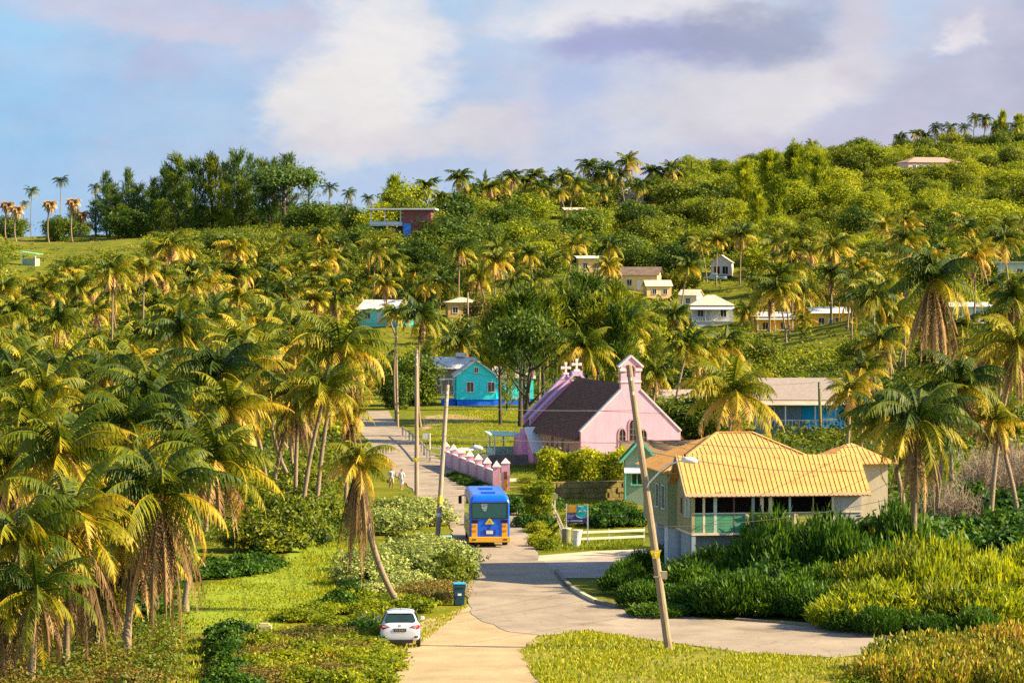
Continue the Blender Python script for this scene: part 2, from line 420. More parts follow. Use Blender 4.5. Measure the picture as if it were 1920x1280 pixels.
def px_poly(pts): return [PZ(x, y, 0) for x, y in pts]
def asphalt_material():
    m = mat('old_asphalt', (.36, .285, .205), (.265, .21, .155), scale=.3, rough=.9, bump=.2, bscale=25, detail=9)
    nt = m.node_tree; N = nt.nodes; L = nt.links; b = N['Principled BSDF']; src = b.inputs['Base Color'].links[0].from_socket
    tc = N.new('ShaderNodeTexCoord')
    def ns(scale, det, lo, hi, a, c, st=(1, 1, 1)):
        mp = N.new('ShaderNodeMapping'); mp.inputs['Scale'].default_value = st; L.new(tc.outputs['Object'], mp.inputs[0])
        n = N.new('ShaderNodeTexNoise'); n.inputs['Scale'].default_value = scale; n.inputs['Detail'].default_value = det; L.new(mp.outputs[0], n.inputs['Vector'])
        r = N.new('ShaderNodeMapRange'); L.new(n.outputs[0], r.inputs[0]); r.inputs[1].default_value = lo; r.inputs[2].default_value = hi; r.inputs[3].default_value = a; r.inputs[4].default_value = c; return r.outputs[0]
    v = N.new('ShaderNodeTexVoronoi'); v.feature = 'DISTANCE_TO_EDGE'; v.inputs['Scale'].default_value = .32; mp = N.new('ShaderNodeMapping'); mp.inputs['Scale'].default_value = (1, .55, 1)
    wn = N.new('ShaderNodeTexNoise'); wn.inputs['Scale'].default_value = .9; wn.inputs['Detail'].default_value = 5; L.new(tc.outputs['Object'], wn.inputs['Vector'])
    va = N.new('ShaderNodeVectorMath'); va.operation = 'MULTIPLY_ADD'; L.new(wn.outputs['Color'], va.inputs[0]); va.inputs[1].default_value = (2.2, 2.2, 0); L.new(tc.outputs['Object'], va.inputs[2])
    L.new(va.outputs[0], mp.inputs[0]); L.new(mp.outputs[0], v.inputs['Vector'])
    cr = N.new('ShaderNodeMapRange'); L.new(v.outputs['Distance'], cr.inputs[0]); cr.inputs[1].default_value = .003; cr.inputs[2].default_value = .014; cr.inputs[3].default_value = .80; cr.inputs[4].default_value = 1.0
    f = cr.outputs[0]
    for x in (ns(.22, 3, .58, .62, 1.0, .80), ns(.5, 6, .35, .7, .9, 1.08), ns(2.5, 6, .62, .72, 1.0, .82, (1, .25, 1))):
        q = N.new('ShaderNodeMath'); q.operation = 'MULTIPLY'; L.new(f, q.inputs[0]); L.new(x, q.inputs[1]); f = q.outputs[0]
    mx = N.new('ShaderNodeMix'); mx.data_type = 'RGBA'; mx.blend_type = 'MULTIPLY'; mx.inputs[0].default_value = 1; L.new(src, mx.inputs[6]); L.new(f, mx.inputs[7]); L.new(mx.outputs[2], b.inputs['Base Color'])
    return m
M['asphalt'] = asphalt_material()
M['gravel'] = mat('sandy_gravel', (.45, .325, .18), (.33, .235, .125), scale=.5, rough=.95, bump=.4, bscale=14, detail=9)
M['concrete_path'] = mat('pale_path', (.60, .46, .31), (.46, .35, .23), scale=.8, rough=.9, bump=.2)
M['lawn'] = mat('mown_turf', (.165, .235, .004), (.27, .31, .008), scale=.5, rough=.95, bump=.5, bscale=9, detail=8)
M['drygrass'] = mat('rough_grass', (.17, .165, .010), (.29, .225, .022), scale=.7, rough=.95, bump=.5, bscale=7, detail=8)

ROAD_L = [(640, 772), (655, 787), (680, 815), (712, 850), (742, 890), (786, 930), (832, 960), (848, 1000), (852, 1040), (862, 1085), (878, 1130), (884, 1152)]
ROAD_J = [(905, 1166), (955, 1184), (1008, 1192)]
ROAD_N = [(1100, 1182), (1250, 1204), (1400, 1224), (1560, 1232), (1690, 1220), (2100, 1216)]
ROAD_F = [(2100, 1186), (1700, 1185), (1550, 1177), (1400, 1166), (1300, 1158), (1180, 1146), (1110, 1130), (1062, 1104), (1042, 1072)]
ROAD_R = [(1014, 1046), (1004, 1036), (984, 1000), (970, 955), (950, 925), (885, 898), (845, 877), (800, 843), (772, 818), (748, 800), (736, 785), (728, 770)]
sheet('road', px_poly(ROAD_L + ROAD_J + ROAD_N + ROAD_F + ROAD_R), .038, M['asphalt'], thick=.03)
sheet('gravel_forecourt', px_poly([(690, 1420), (725, 1300), (745, 1250), (768, 1222), (700, 1218), (705, 1190), (790, 1172), (800, 1160), (852, 1146), (886, 1128), (930, 1140), (1015, 1180), (1000, 1212), (978, 1222), (990, 1250), (1030, 1300), (1060, 1420)]), .022, M['gravel'], jit=.2)
sheet('lawn', px_poly([(250, 1215), (330, 1190), (430, 1182), (520, 1176), (600, 1150), (640, 1100), (640, 1010), (560, 1020), (520, 1060), (450, 1085), (380, 1100), (300, 1120), (200, 1140)]), .012, M['lawn'], jit=.3)
sheet('verge', px_poly([(975, 1222), (1015, 1192), (1100, 1183), (1250, 1205), (1400, 1225), (1560, 1233), (1690, 1222), (1900, 1220), (1900, 1420), (1060, 1420), (1030, 1300), (990, 1250)]), .012, M['drygrass'], jit=.2)
sheet('driveway', px_poly([(1006, 1040), (1030, 1072), (1046, 1084), (1130, 1084), (1210, 1070), (1215, 1034), (1120, 1040), (1050, 1048)]), .030, mat('driveway_concrete', (.40, .33, .27), (.30, .245, .20), scale=.7, rough=.9), jit=.05)
sheet('path', px_poly([(1008, 1052), (1060, 1051), (1210, 1037), (1210, 1030), (1110, 1034), (1012, 1042)]), .042, M['concrete_path'], jit=.04)
sheet('churchyard_path', px_poly([(938, 903), (1000, 903), (1000, 897), (943, 897)]), .03, M['concrete_path'], jit=.03)
sheet('bare_earth', px_poly([(792, 808), (838, 790), (900, 792), (905, 780), (850, 776), (796, 780)]), .02, mat('bare_earth_soil', (.36, .25, .11), (.27, .18, .07), scale=.4, rough=.95), jit=.4)
sheet('dry_yard', px_poly([(1200, 800), (1260, 790), (1420, 790), (1420, 775), (1300, 768), (1200, 775)]), .02, mat('dry_turf', (.27, .20, .06), (.18, .155, .03), scale=.4, rough=.95), jit=.5)

# ------------------------------------------------------------------ kit for houses
def wallmat(n, r, g, b, boards=False):
    c = hexc(r, g, b)
    return mat(n, c, tuple(v * .84 for v in c), scale=1.3, rough=.85, bump=.10, stretch=(1.4, 1.4, .45), detail=8, ramp=(.40, .72))
M['white'] = mat('white_paint', (.78, .74, .70), (.62, .58, .54), scale=2.5, rough=.6)
M['pane'] = mat('dark_glass', (.022, .026, .028), (.05, .05, .05), scale=1.5, rough=.12, spec=.5)
M['dark'] = mat('interior_shade_black', (.020, .015, .012), (.035, .026, .02), scale=2, rough=.95)  # near-black colour put in for the shade of open rooms and recesses
M['brownshutter'] = mat('brown_shutter', (.20, .10, .085), (.13, .07, .06), scale=3, rough=.7)
M['galv'] = mat('weathered_metal_roof', (.52, .47, .43), (.38, .33, .30), scale=.7, rough=.55, stretch=(3, 1, 1))
M['galv_white'] = mat('pale_metal_roof', (.74, .70, .68), (.60, .55, .52), scale=.8, rough=.5)
M['creamroof'] = mat('cream_roof', (.70, .56, .40), (.58, .45, .31), scale=.8, rough=.6)
M['steel'] = mat('galvanised_steel', (.55, .54, .52), (.42, .41, .40), scale=6, rough=.4, metal=.6)

def roof_plane(mb, pts, th=.06, rib=0.0, rh=.04, mi=0, rmi=0):
    """slab under a convex roof face (first edge = eave), with ribs running up the slope"""
    p = [Vector(q) for q in pts]; e = (p[1] - p[0]).normalized(); n = e.cross(p[-1] - p[0]).normalized()
    if n.z < 0: n = -n
    mb.prism(p, -n * th, mi)
    if not rib: return
    u = n.cross(e).normalized()
    if u.dot(p[-1] - p[0]) < 0: u = -u
    q = [((a - p[0]).dot(e), (a - p[0]).dot(u)) for a in p]
    x = min(a[0] for a in q) + rib / 2; x1 = max(a[0] for a in q)
    while x < x1:
        ys = []
        for i in range(len(q)):
            a, b = q[i], q[(i + 1) % len(q)]
            if (a[0] - x) * (b[0] - x) < 0: ys.append(a[1] + (b[1] - a[1]) * (x - a[0]) / (b[0] - a[0]))
        if len(ys) >= 2 and max(ys) - min(ys) > .15:
            a = p[0] + e * x + u * (min(ys) + .0) + n * (rh / 2 - .005); b = p[0] + e * x + u * max(ys) + n * (rh / 2 - .005)
            mb.bar(a, b, .06, rh, rmi, up=n)
        x += rib
    ym = [b[1] for b in q]; lap = .55 * max(ym)
    for lp_ in (lap,):
        xs = []
        for i in range(len(q)):
            a, b = q[i], q[(i + 1) % len(q)]
            if (a[1] - lp_) * (b[1] - lp_) < 0: xs.append(a[0] + (b[0] - a[0]) * (lp_ - a[1]) / (b[1] - a[1]))
        if len(xs) == 2: mb.bar(p[0] + e * min(xs) + u * lp_ + n * .006, p[0] + e * max(xs) + u * lp_ + n * .006, .05, .014, rmi, up=n)
def gable_roof(mb, x0, x1, y0, y1, ze, rise, ov=.35, axis='x', th=.07, rib=0, mi=0):
    if axis == 'x':
        ym = (y0 + y1) / 2; k = rise / ((y1 - y0) / 2); zo = ze - k * ov
        roof_plane(mb, [(x0 - ov, y0 - ov, zo), (x1 + ov, y0 - ov, zo), (x1 + ov, ym, ze + rise), (x0 - ov, ym, ze + rise)], th, rib)
        roof_plane(mb, [(x1 + ov, y1 + ov, zo), (x0 - ov, y1 + ov, zo), (x0 - ov, ym, ze + rise), (x1 + ov, ym, ze + rise)], th, rib)
    else:
        xm = (x0 + x1) / 2; k = rise / ((x1 - x0) / 2); zo = ze - k * ov
        roof_plane(mb, [(x0 - ov, y1 + ov, zo), (x0 - ov, y0 - ov, zo), (xm, y0 - ov, ze + rise), (xm, y1 + ov, ze + rise)], th, rib)
        roof_plane(mb, [(x1 + ov, y0 - ov, zo), (x1 + ov, y1 + ov, zo), (xm, y1 + ov, ze + rise), (xm, y0 - ov, ze + rise)], th, rib)
def hip_roof(mb, x0, x1, y0, y1, ze, rise, ov=.35, rl=None, th=.07, rib=0):
    X0, X1, Y0, Y1 = x0 - ov, x1 + ov, y0 - ov, y1 + ov; zr = ze + rise; xm, ym = (X0 + X1) / 2, (Y0 + Y1) / 2
    w, l = X1 - X0, Y1 - Y0
    if w >= l:
        h = (rl if rl is not None else w - l) / 2; a, b = (xm - h, ym, zr), (xm + h, ym, zr)
        roof_plane(mb, [(X0, Y0, ze), (X1, Y0, ze), b, a], th, rib); roof_plane(mb, [(X1, Y1, ze), (X0, Y1, ze), a, b], th, rib)
        roof_plane(mb, [(X0, Y1, ze), (X0, Y0, ze), a], th, rib); roof_plane(mb, [(X1, Y0, ze), (X1, Y1, ze), b], th, rib)
    else:
        h = (l - w) / 2; a, b = (xm, ym - h, zr), (xm, ym + h, zr)
        roof_plane(mb, [(X0, Y0, ze), (X1, Y0, ze), a], th, rib); roof_plane(mb, [(X1, Y1, ze), (X0, Y1, ze), b], th, rib)
        roof_plane(mb, [(X0, Y1, ze), (X0, Y0, ze), a, b], th, rib); roof_plane(mb, [(X1, Y0, ze), (X1, Y1, ze), b, a], th, rib)
def window(root, face, c, z0, w, h, ext, framem, panem, mullion=True, name='window'):
    """a framed window on a wall face; ext = wall plane coordinate; c = centre along the wall"""
    def put(mb, a0, a1, b0, b1, o0, o1):
        if face == 'f': mb.box(a0, a1, ext - o1, ext - o0, b0, b1)
        elif face == 'b': mb.box(a0, a1, ext + o0, ext + o1, b0, b1)
        elif face == 'l': mb.box(ext - o1, ext - o0, a0, a1, b0, b1)
        else: mb.box(ext + o0, ext + o1, a0, a1, b0, b1)
    t = .09; mb = MB()
    put(mb, c - w / 2 - t, c - w / 2, z0, z0 + h, .003, .06); put(mb, c + w / 2, c + w / 2 + t, z0, z0 + h, .003, .06)
    put(mb, c - w / 2 - t, c + w / 2 + t, z0 + h, z0 + h + t, .003, .07); put(mb, c - w / 2 - t - .05, c + w / 2 + t + .05, z0 - t, z0, .003, .10)
    if mullion: put(mb, c - .025, c + .025, z0, z0 + h, .034, .055)
    fr = mb.build(name, framem, root)
    pn = MB(); put(pn, c - w / 2, c + w / 2, z0, z0 + h, .004, .03); pn.build('pane', panem, fr)
    return fr
def house(name, label, loc, rz, w, l, h, roof, wm, rm, rise=1.2, axis='x', ov=.4, rib=0, wins=(), door=None, base=0.0, basem=None, veranda=None, framem=None, panem=None, group=None, cat='house', z_sink=1.5):
    """house with its footprint centred on x, front wall on y=0 facing the camera side; base = plinth or stilt height"""
    root = empty(name, loc, rz, label, cat, group)
    x0, x1 = -w / 2, w / 2; ze = base + h; mb = MB()
    mb.box(x0, x1, 0, l, base, ze)
    if roof == 'gable':
        if axis == 'x':
            for x in (x0, x1 - .12): mb.prism([(x, .0, ze), (x, l, ze), (x, l / 2, ze + rise - .03)], (.12, 0, 0))
        else:
            for y in (0, l - .12): mb.prism([(x0, y, ze), (x1, y, ze), (0, y, ze + rise - .03)], (0, .12, 0))
    if roof == 'shed': mb.prism([(x0, 0, ze), (x0, l, ze), (x0, l, ze + rise - .03)], (w, 0, 0))
    mb.build('wall', wm, root)
    b = MB(); b.box(x0 + .08, x1 - .08, .08, l - .08, -z_sink, base if base else .02); b.build('foundation', basem or wm, root)
    r = MB()
    if roof == 'gable': gable_roof(r, x0, x1, 0, l, ze + .02, rise, ov, axis, rib=rib)
    elif roof == 'hip': hip_roof(r, x0, x1, 0, l, ze + .02, rise, ov, rib=rib)
    elif roof == 'shed': 
        k = rise / l
        roof_plane(r, [(x0 - ov, -ov, ze - k * ov + .08), (x1 + ov, -ov, ze - k * ov + .08), (x1 + ov, l + ov, ze + rise + k * ov + .08), (x0 - ov, l + ov, ze + rise + k * ov + .08)], .07, rib)
    else: r.box(x0 - ov, x1 + ov, -ov, l + ov, ze + .01, ze + .22)
    r.build('roof', rm, root)
    fm, pm = framem or M['white'], panem or M['pane']
    for q in wins:
        f, c, z, ww, hh = q[:5]
        ext = {'f': 0, 'b': l, 'l': x0, 'r': x1}[f]
        window(root, f, c, base + z, ww, hh, ext, fm, pm)
    if door:
        c, ww, hh = door; d = MB(); d.box(c - ww / 2, c + ww / 2, -.05, -.004, base + .02, base + hh)
        dd = d.build('door', fm, root); k = MB(); k.box(c + ww * .3, c + ww * .4, -.10, -.052, base + hh * .45, base + hh * .5); k.build('handle', M['steel'], dd)
    if veranda:
        dp, vz, nposts, vm, slope = veranda                        # depth, eave height, posts, roof material, drop
        v = MB(); roof_plane(v, [(x0 - .25, -dp - .25, base + vz), (x1 + .25, -dp - .25, base + vz), (x1 + .25, -.02, base + vz + slope), (x0 - .25, -.02, base + vz + slope)], .06, rib)
        v.build('veranda_roof', vm, root)
        fl = MB(); fl.box(x0, x1, -dp, -.01, base - .15, base + .0); fl.box(x0 + .1, x1 - .1, -dp + .1, -.1, -z_sink, base - .155); fl.build('veranda_floor', basem or wm, root)
        for i in range(nposts):
            x = x0 + .1 + (w - .2) * i / (nposts - 1)
            p = MB(); p.box(x - .07, x + .07, -dp + .02, -dp + .16, base + .002, base + vz - .02); p.build('veranda_post', fm, root)
        rl = MB(); rl.box(x0 + .2, x1 - .2, -dp + .05, -dp + .11, base + .75, base + .84)
        for i in range(int(w / .35)): x = x0 + .25 + i * .35; rl.box(x, x + .06, -dp + .06, -dp + .10, base + .005, base + .748)
        rl.build('railing', fm, root)
    return root

# ------------------------------------------------------------------ the pink church
def build_church():
    c0 = PZ(1183, 886, 0); th = R(12)
    root = empty('church', c0, th, 'pale pink gabled church with bellcote and dark brown roof', 'church')
    pk = wallmat('pink_plaster', 240, 178, 196); M['pink'] = pk
    pkd = wallmat('shaded_pink_plaster', 214, 150, 178)  # the same pink plaster with mauve shade put into its colour
    M['cop'] = mat('pale_coping', (.80, .62, .60), (.70, .52, .52), scale=2, rough=.7)
    stone = mat('tan_stone', (.46, .29, .19), (.33, .21, .15), scale=2.5, rough=.9, bump=.4, bscale=8)
    slate = mat('brown_slate', (.19, .085, .056), (.095, .050, .036), scale=2.2, rough=.9, spec=.12, bump=.35, bscale=9, stretch=(1, 1, 2))
    W, L, ze, zr = 8.3, 19.5, 2.95, 7.05; hw = W / 2; k = (zr - ze) / hw
    # side and far walls
    mb = MB(); mb.box(-hw + .05, -hw + .5, .42, L - .42, -.6, ze); mb.box(hw - .5, hw - .05, .42, L - .42, -.6, ze)
    mb.build('side_wall', stone, root)
    # near gable wall, stepped out at the shoulders, with a bellcote on its peak
    bw = .82; zb = zr - k * bw
    def gable(y, t, up, name, mats):
        g = MB(); pts = [(-hw, y, -.6), (hw, y, -.6), (hw, y, ze + .42 + up), (bw, y, zb + .42 + up), (-bw, y, zb + .42 + up), (-hw, y, ze + .42 + up)]
        g.prism(pts, (0, t, 0)); return g
    g = gable(0, .42, 0, 'gable_wall', pk)
    front = g.build('gable_wall', pk, root)
    cp_ = MB()
    for s in (-1, 1): cp_.bar((s * (hw + .06), .21, ze + .42), (s * bw, .21, zb + .49), .56, .14)
    cp_.build('coping', M['cop'], root)
    # bellcote: two piers, arch, cornice bands and pitched cap
    b = MB(); zt0, zs, ztop = zb + .424, 8.35, 9.35
    b.box(-bw, bw, .0, .5, zt0, 7.75); b.box(-bw, -.36, .0, .5, 7.752, zs + .3); b.box(.36, bw, .0, .5, 7.752, zs + .3)
    arc = [(.36 * math.cos(a), .0, zs + .02 + .36 * math.sin(a)) for a in [math.pi * i / 10 for i in range(11)]]
    for i in range(10):
        a, c = arc[i], arc[i + 1]; xt = [max(-bw, min(bw, q[0] * bw / .36)) for q in (a, c)]
        top = lambda x: zs + .30 + (bw + .02 - abs(x)) * .86
        b.prism([a, c, (xt[1], 0, top(xt[1])), (xt[0], 0, top(xt[0]))], (0, .5, 0))
    bell = b.build('bellcote', pk, root)
    cb = MB()
    cb.box(-bw - .10, -.36, -.08, .58, zs - .12, zs + .10); cb.box(.36, bw + .10, -.08, .58, zs - .12, zs + .10)
    for s in (-1, 1): cb.bar((s * (bw + .22), .25, zs + .20), (0, .25, zs + .42 + bw * .86), .70, .15)
    cb.box(-bw - .06, bw + .06, -.06, .56, 7.3, 7.45); cb.build('cornice', M['cop'], bell)
    # far gable and the lower chancel gable behind, each with a cross
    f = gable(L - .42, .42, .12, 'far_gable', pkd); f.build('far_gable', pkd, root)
    cpm = mat('shaded_coping', (.60, .40, .62), (.50, .34, .52), scale=2, rough=.7)  # pale coping again, tinted mauve for the church's shaded side
    c2 = MB()
    for s in (-1, 1): c2.bar((s * (hw + .06), L - .21, ze + .56), (s * .1, L - .21, zr + .50), .6, .16)
    c2.box(-.45, .45, L - .5, L + .06, zr + .2, zr + .62); c2.build('coping', cpm, root)
    ch = MB(); Lc = L + 4.2; hc, zc, zrc = hw - .35, ze - .1, zr - .35
    ch.prism([(-hc, L + .02, -.6), (hc, L + .02, -.6), (hc, L + .02, zc), (0, L + .02, zrc - .2), (-hc, L + .02, zc)], (0, Lc - L - .45, 0)); 
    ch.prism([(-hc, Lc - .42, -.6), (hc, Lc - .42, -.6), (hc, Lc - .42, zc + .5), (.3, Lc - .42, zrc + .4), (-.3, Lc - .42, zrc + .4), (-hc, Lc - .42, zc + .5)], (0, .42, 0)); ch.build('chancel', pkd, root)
    c3 = MB()
    for s in (-1, 1): c3.bar((s * (hc + .06), Lc - .21, zc + .55), (s * .1, Lc - .21, zrc + .5), .6, .16)
    c3.build('coping', cpm, root)
    rc = MB(); kc = (zrc - zc) / hc
    for s in (-1, 1): roof_plane(rc, [(s * (hc + .2), L + .02, zc - .2 * kc + .05), (s * (hc + .2), Lc - .43, zc - .2 * kc + .05), (0, Lc - .43, zrc + .05), (0, L + .02, zrc + .05)], .1)
    rc.build('chancel_roof', slate, root)
    def cross(y, z):
        c = MB(); c.box(-.26, .26, y - .2, y + .2, z, z + .16); c.box(-.09, .09, y - .08, y + .08, z + .165, z + .95)
        c.box(-.32, -.092, y - .08, y + .08, z + .50, z + .68); c.box(.092, .32, y - .08, y + .08, z + .50, z + .68)
        for dx, dz in ((-.33, .59), (.33, .59), (0, .96)):
            c.box(dx - .12, dx + .12, y - .09, y + .09, z + dz - .12, z + dz + .12)
        c.build('cross', M['cop'], root)
    cross(L - .21, zr + .62); cross(Lc - .21, zrc + .55)
    # roof
    r = MB()
    for s in (-1, 1): roof_plane(r, [(s * (hw + .32), .425, ze - .32 * k + .08), (s * (hw + .32), L - .425, ze - .32 * k + .08), (0, L - .425, zr + .08), (0, .425, zr + .08)], .14)
    # slate courses
    for s in (-1, 1):
        n = 22
        for i in range(n):
            t = i / n; x = s * (hw + .34) * (1 - t); z = ze - .32 * k + .08 + (zr - ze + .32 * k) * t
            r.bar((x, .43, z + .012), (x, L - .43, z + .012), .26, .022, up=Vector((s * k, 0, 1)).normalized())
    r.build('roof', slate, root)
    # lancet windows in the near gable, centre one tallest
    red = mat('pink_reveal', (.62, .34, .36), (.52, .28, .30), scale=3, rough=.8)
    for cx, z0, z1, ww in ((-.72, 1.5, 3.1, .52), (.16, 1.5, 3.75, .60), (1.04, 1.5, 3.0, .52)):
        def lanc(w2, zt_, e=0):
            pts = [(cx - w2, 0, z0 + e), (cx + w2, 0, z0 + e), (cx + w2, 0, zt_)]
            for i in range(1, 6): a = i / 6; pts.append((cx + w2 * math.cos(a * math.pi / 2) ** .8, 0, zt_ + w2 * 1.7 * math.sin(a * math.pi / 2)))
            pts.append((cx, 0, zt_ + w2 * 1.75))
            for i in range(5, 0, -1): a = i / 6; pts.append((cx - w2 * math.cos(a * math.pi / 2) ** .8, 0, zt_ + w2 * 1.7 * math.sin(a * math.pi / 2)))
            pts.append((cx - w2, 0, zt_)); return pts
        fr = MB(); outer, inner = lanc(ww / 2 + .10, z1 - .02, -.1), lanc(ww / 2, z1)
        n = len(outer)
        for i in range(n):
            j = (i + 1) % n
            fr.prism([outer[i], outer[j], inner[j], inner[i]], (0, -.05, 0))
        wf = fr.build('window', red, root); wf.location.y = -.003
        p = MB(); p.prism(lanc(ww / 2 - .003, z1), (0, -.012, 0)); pn = p.build('pane', M['pane'], wf); 
        mu = MB(); mu.box(cx - .025, cx + .025, -.042, -.014, z0, z1 + .4)
        for i in range(5): z = z0 + (z1 - z0) * (i + .5) / 5; mu.box(cx - ww / 2, cx + ww / 2, -.036, -.0145, z - .02, z + .02)
        mu.build('mullion', mat('dull_mullion', (.30, .22, .21), (.22, .16, .15)), wf)
    # buttress at the near corner and the sloping wing at the far end of the left wall
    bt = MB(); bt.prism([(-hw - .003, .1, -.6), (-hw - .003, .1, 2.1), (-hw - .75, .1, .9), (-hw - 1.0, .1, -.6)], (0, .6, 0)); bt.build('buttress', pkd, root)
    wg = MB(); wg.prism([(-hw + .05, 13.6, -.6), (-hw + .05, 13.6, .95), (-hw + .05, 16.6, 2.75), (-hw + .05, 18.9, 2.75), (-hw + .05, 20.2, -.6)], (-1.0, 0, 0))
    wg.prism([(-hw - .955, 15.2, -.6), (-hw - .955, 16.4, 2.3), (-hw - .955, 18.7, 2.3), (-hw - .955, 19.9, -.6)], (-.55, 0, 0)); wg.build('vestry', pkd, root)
    wc = MB(); wc.bar((-hw - .45, 13.35, .90), (-hw - .45, 16.75, 2.92), 1.16, .16); wc.build('coping', M['white'], root)
    for y in (4.6, 8.6, 12.2):
        b3 = MB(); b3.prism([(-hw + .05, y, -.6), (-hw + .05, y, 2.2), (-hw - .55, y, .9), (-hw - .7, y, -.6)], (0, .5, 0)); b3.build('buttress', stone, root)
    for y in (6.8, 10.6):
        window(root, 'l', y, .9, .6, 1.5, -hw + .05, stone, M['pane'])
build_church()

# ------------------------------------------------------------------ the orange roofed house on stilts
def build_orange_house():
    o = PZ(1297, 1098, 0); o.z = 2.33; th = R(8.5)
    root = empty('stilt_house', o, th, 'wooden stilt house with faded orange ribbed roofs and long dark veranda', 'house')
    om = bpy.data.materials.new('faded_orange_roof'); om.use_nodes = True; nt = om.node_tree; N = nt.nodes; L = nt.links
    b = N['Principled BSDF']; b.inputs['Roughness'].default_value = .5; b.inputs['Specular IOR Level'].default_value = .35
    tc = N.new('ShaderNodeTexCoord'); n1 = N.new('ShaderNodeTexNoise'); n1.inputs['Scale'].default_value = .5; n1.inputs['Detail'].default_value = 6
    mp = N.new('ShaderNodeMapping'); mp.inputs['Scale'].default_value = (1.0, 3.0, 3.0); L.new(tc.outputs['Object'], mp.inputs[0]); L.new(mp.outputs[0], n1.inputs['Vector'])
    cr = N.new('ShaderNodeValToRGB'); e = cr.color_ramp.elements; e[0].position = .3; e[0].color = (.70, .385, .115, 1); e[1].position = .7; e[1].color = (.55, .29, .085, 1)
    L.new(n1.outputs[0], cr.inputs[0])
    n2 = N.new('ShaderNodeTexNoise'); n2.inputs['Scale'].default_value = .9; n2.inputs['Detail'].default_value = 7; n2.inputs['Roughness'].default_value = .7
    mp2 = N.new('ShaderNodeMapping'); mp2.inputs['Scale'].default_value = (.55, 2.2, 2.2); L.new(tc.outputs['Object'], mp2.inputs[0]); L.new(mp2.outputs[0], n2.inputs['Vector'])
    mr = N.new('ShaderNodeMapRange'); L.new(n2.outputs[0], mr.inputs[0]); mr.inputs[1].default_value = .615; mr.inputs[2].default_value = .67
    mx = N.new('ShaderNodeMix'); mx.data_type = 'RGBA'; L.new(mr.outputs[0], mx.inputs[0]); L.new(cr.outputs[0], mx.inputs[6]); mx.inputs[7].default_value = (.38, .12, .03, 1)
    L.new(mx.outputs[2], b.inputs['Base Color'])
    olive = wallmat('olive_boards', 172, 160, 112); green = wallmat('green_boards', 84, 150, 112); lim = wallmat('yellow_green_boards', 160, 160, 80)
    bluegrey = wallmat('blue_grey_block', 150, 160, 165); cream = wallmat('cream_trim', 226, 205, 170)
    shut = wallmat('pale_shutter', 190, 198, 180)
    fz, ez, W, Dp = .45, 3.02, 10.5, 4.6
    # stilts and base
    root.scale = (.8525, .8525, .8525)
    bs = MB(); bs.box(.15, W - .1, 1.2, 9.5, -3.4, fz - .16); bs.build('base_wall', bluegrey, root)
    for x, y in ((.12, .15), (.12, 4.2), (3.5, .15), (7.0, .15), (10.2, .15)):
        p = MB(); p.box(x - .12, x + .12, y - .12, y + .12, -3.4, fz - .155); p.build('stilt', bluegrey, root)
    fl = MB(); fl.box(0, W, 0, 10, fz - .15, fz); fl.build('floor_slab', cream, root)
    # left side wall with two pale shutters, slats in relief
    sw = MB(); sw.box(0, .14, .16, Dp, fz + .002, ez); sw.prism([(0, .16, ez), (0, Dp, ez), (0, 2.45, ez + 1.65)], (.14, 0, 0))
    for i in range(10): y = .3 + i * .43; sw.box(-.02, 0, y, y + .03, fz + .002, ez - .01)
    sw.build('side_wall', olive, root)
    for y in (.75, 1.75):
        window(root, 'l', y, fz + .95, .42, 1.05, 0, shut, shut, False, 'shutter')
    window(root, 'l', 2.9, fz + 1.0, .6, .95, 0, olive, mat('dark_red_curtain', (.09, .018, .014), (.05, .012, .01), scale=4), False)
    # second, set-back side section with its own windows
    s2 = MB(); s2.box(-.55, -.4, Dp + .05, 12.5, fz + .002, 3.75); s2.box(-.398, .6, Dp + .05, Dp + .2, fz + .002, 3.75)
    for i in range(16): y = Dp + .2 + i * .48; s2.box(-.57, -.55, y, y + .03, fz + .002, 3.72)
    s2.build('side_wall', wallmat('sage_boards', 150, 156, 116), root)
    for y in (5.8, 7.6, 10.6): window(root, 'l', y, 1.55, .75, 1.35, -.57, shut, M['dark'], True)
    cl = MB(); cl.box(-.5, .1, Dp + .3, 5.9, -3.4, fz - .01); cl.build('block_pier', wallmat('pale_block', 196, 200, 204), root)
    cl = MB(); cl.box(-.5, .1, 8.4, 9.2, -3.4, fz - .01); cl.build('block_pier', wallmat('pale_block', 196, 200, 204), root)
    rest = MB(); rest.box(.62, W, Dp + .05, 12.5, fz + .002, 3.7); rest.build('rear_wall', olive, root)
    # veranda: near-black back wall and ceiling stand in for shade, posts, boarded balustrade
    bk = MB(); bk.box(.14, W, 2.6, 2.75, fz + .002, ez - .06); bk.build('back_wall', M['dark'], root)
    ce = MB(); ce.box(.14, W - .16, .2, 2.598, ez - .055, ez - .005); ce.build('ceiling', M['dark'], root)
    rw = MB(); rw.box(8.8, W, .05, .2, fz + .002, ez); rw.box(W - .15, W, .202, Dp, fz + .002, ez); rw.build('end_wall', wallmat('grey_boards', 176, 170, 160), root)
    for x, w_, m_ in ((.10, .2, olive), (.75, .14, cream), (1.45, .2, shut), (2.60, .07, M['brownshutter']), (3.78, .18, bluegrey), (4.32, .2, cream), (4.85, .22, cream), (6.05, .12, shut), (7.5, .08, lim), (8.72, .15, cream)):
        p = MB(); p.box(x - w_ / 2, x + w_ / 2, .02, .16, fz + .002, ez - .06); p.build('veranda_post', m_, root)
    for x0, x1, m_ in ((.22, 3.35, green), (3.37, 8.6, lim)):
        b1 = MB()
        for i in range(6): z = fz + .02 + i * .185; b1.box(x0, x1, .03, .09, z, z + .172)
        b1.build('balustrade', m_, root)
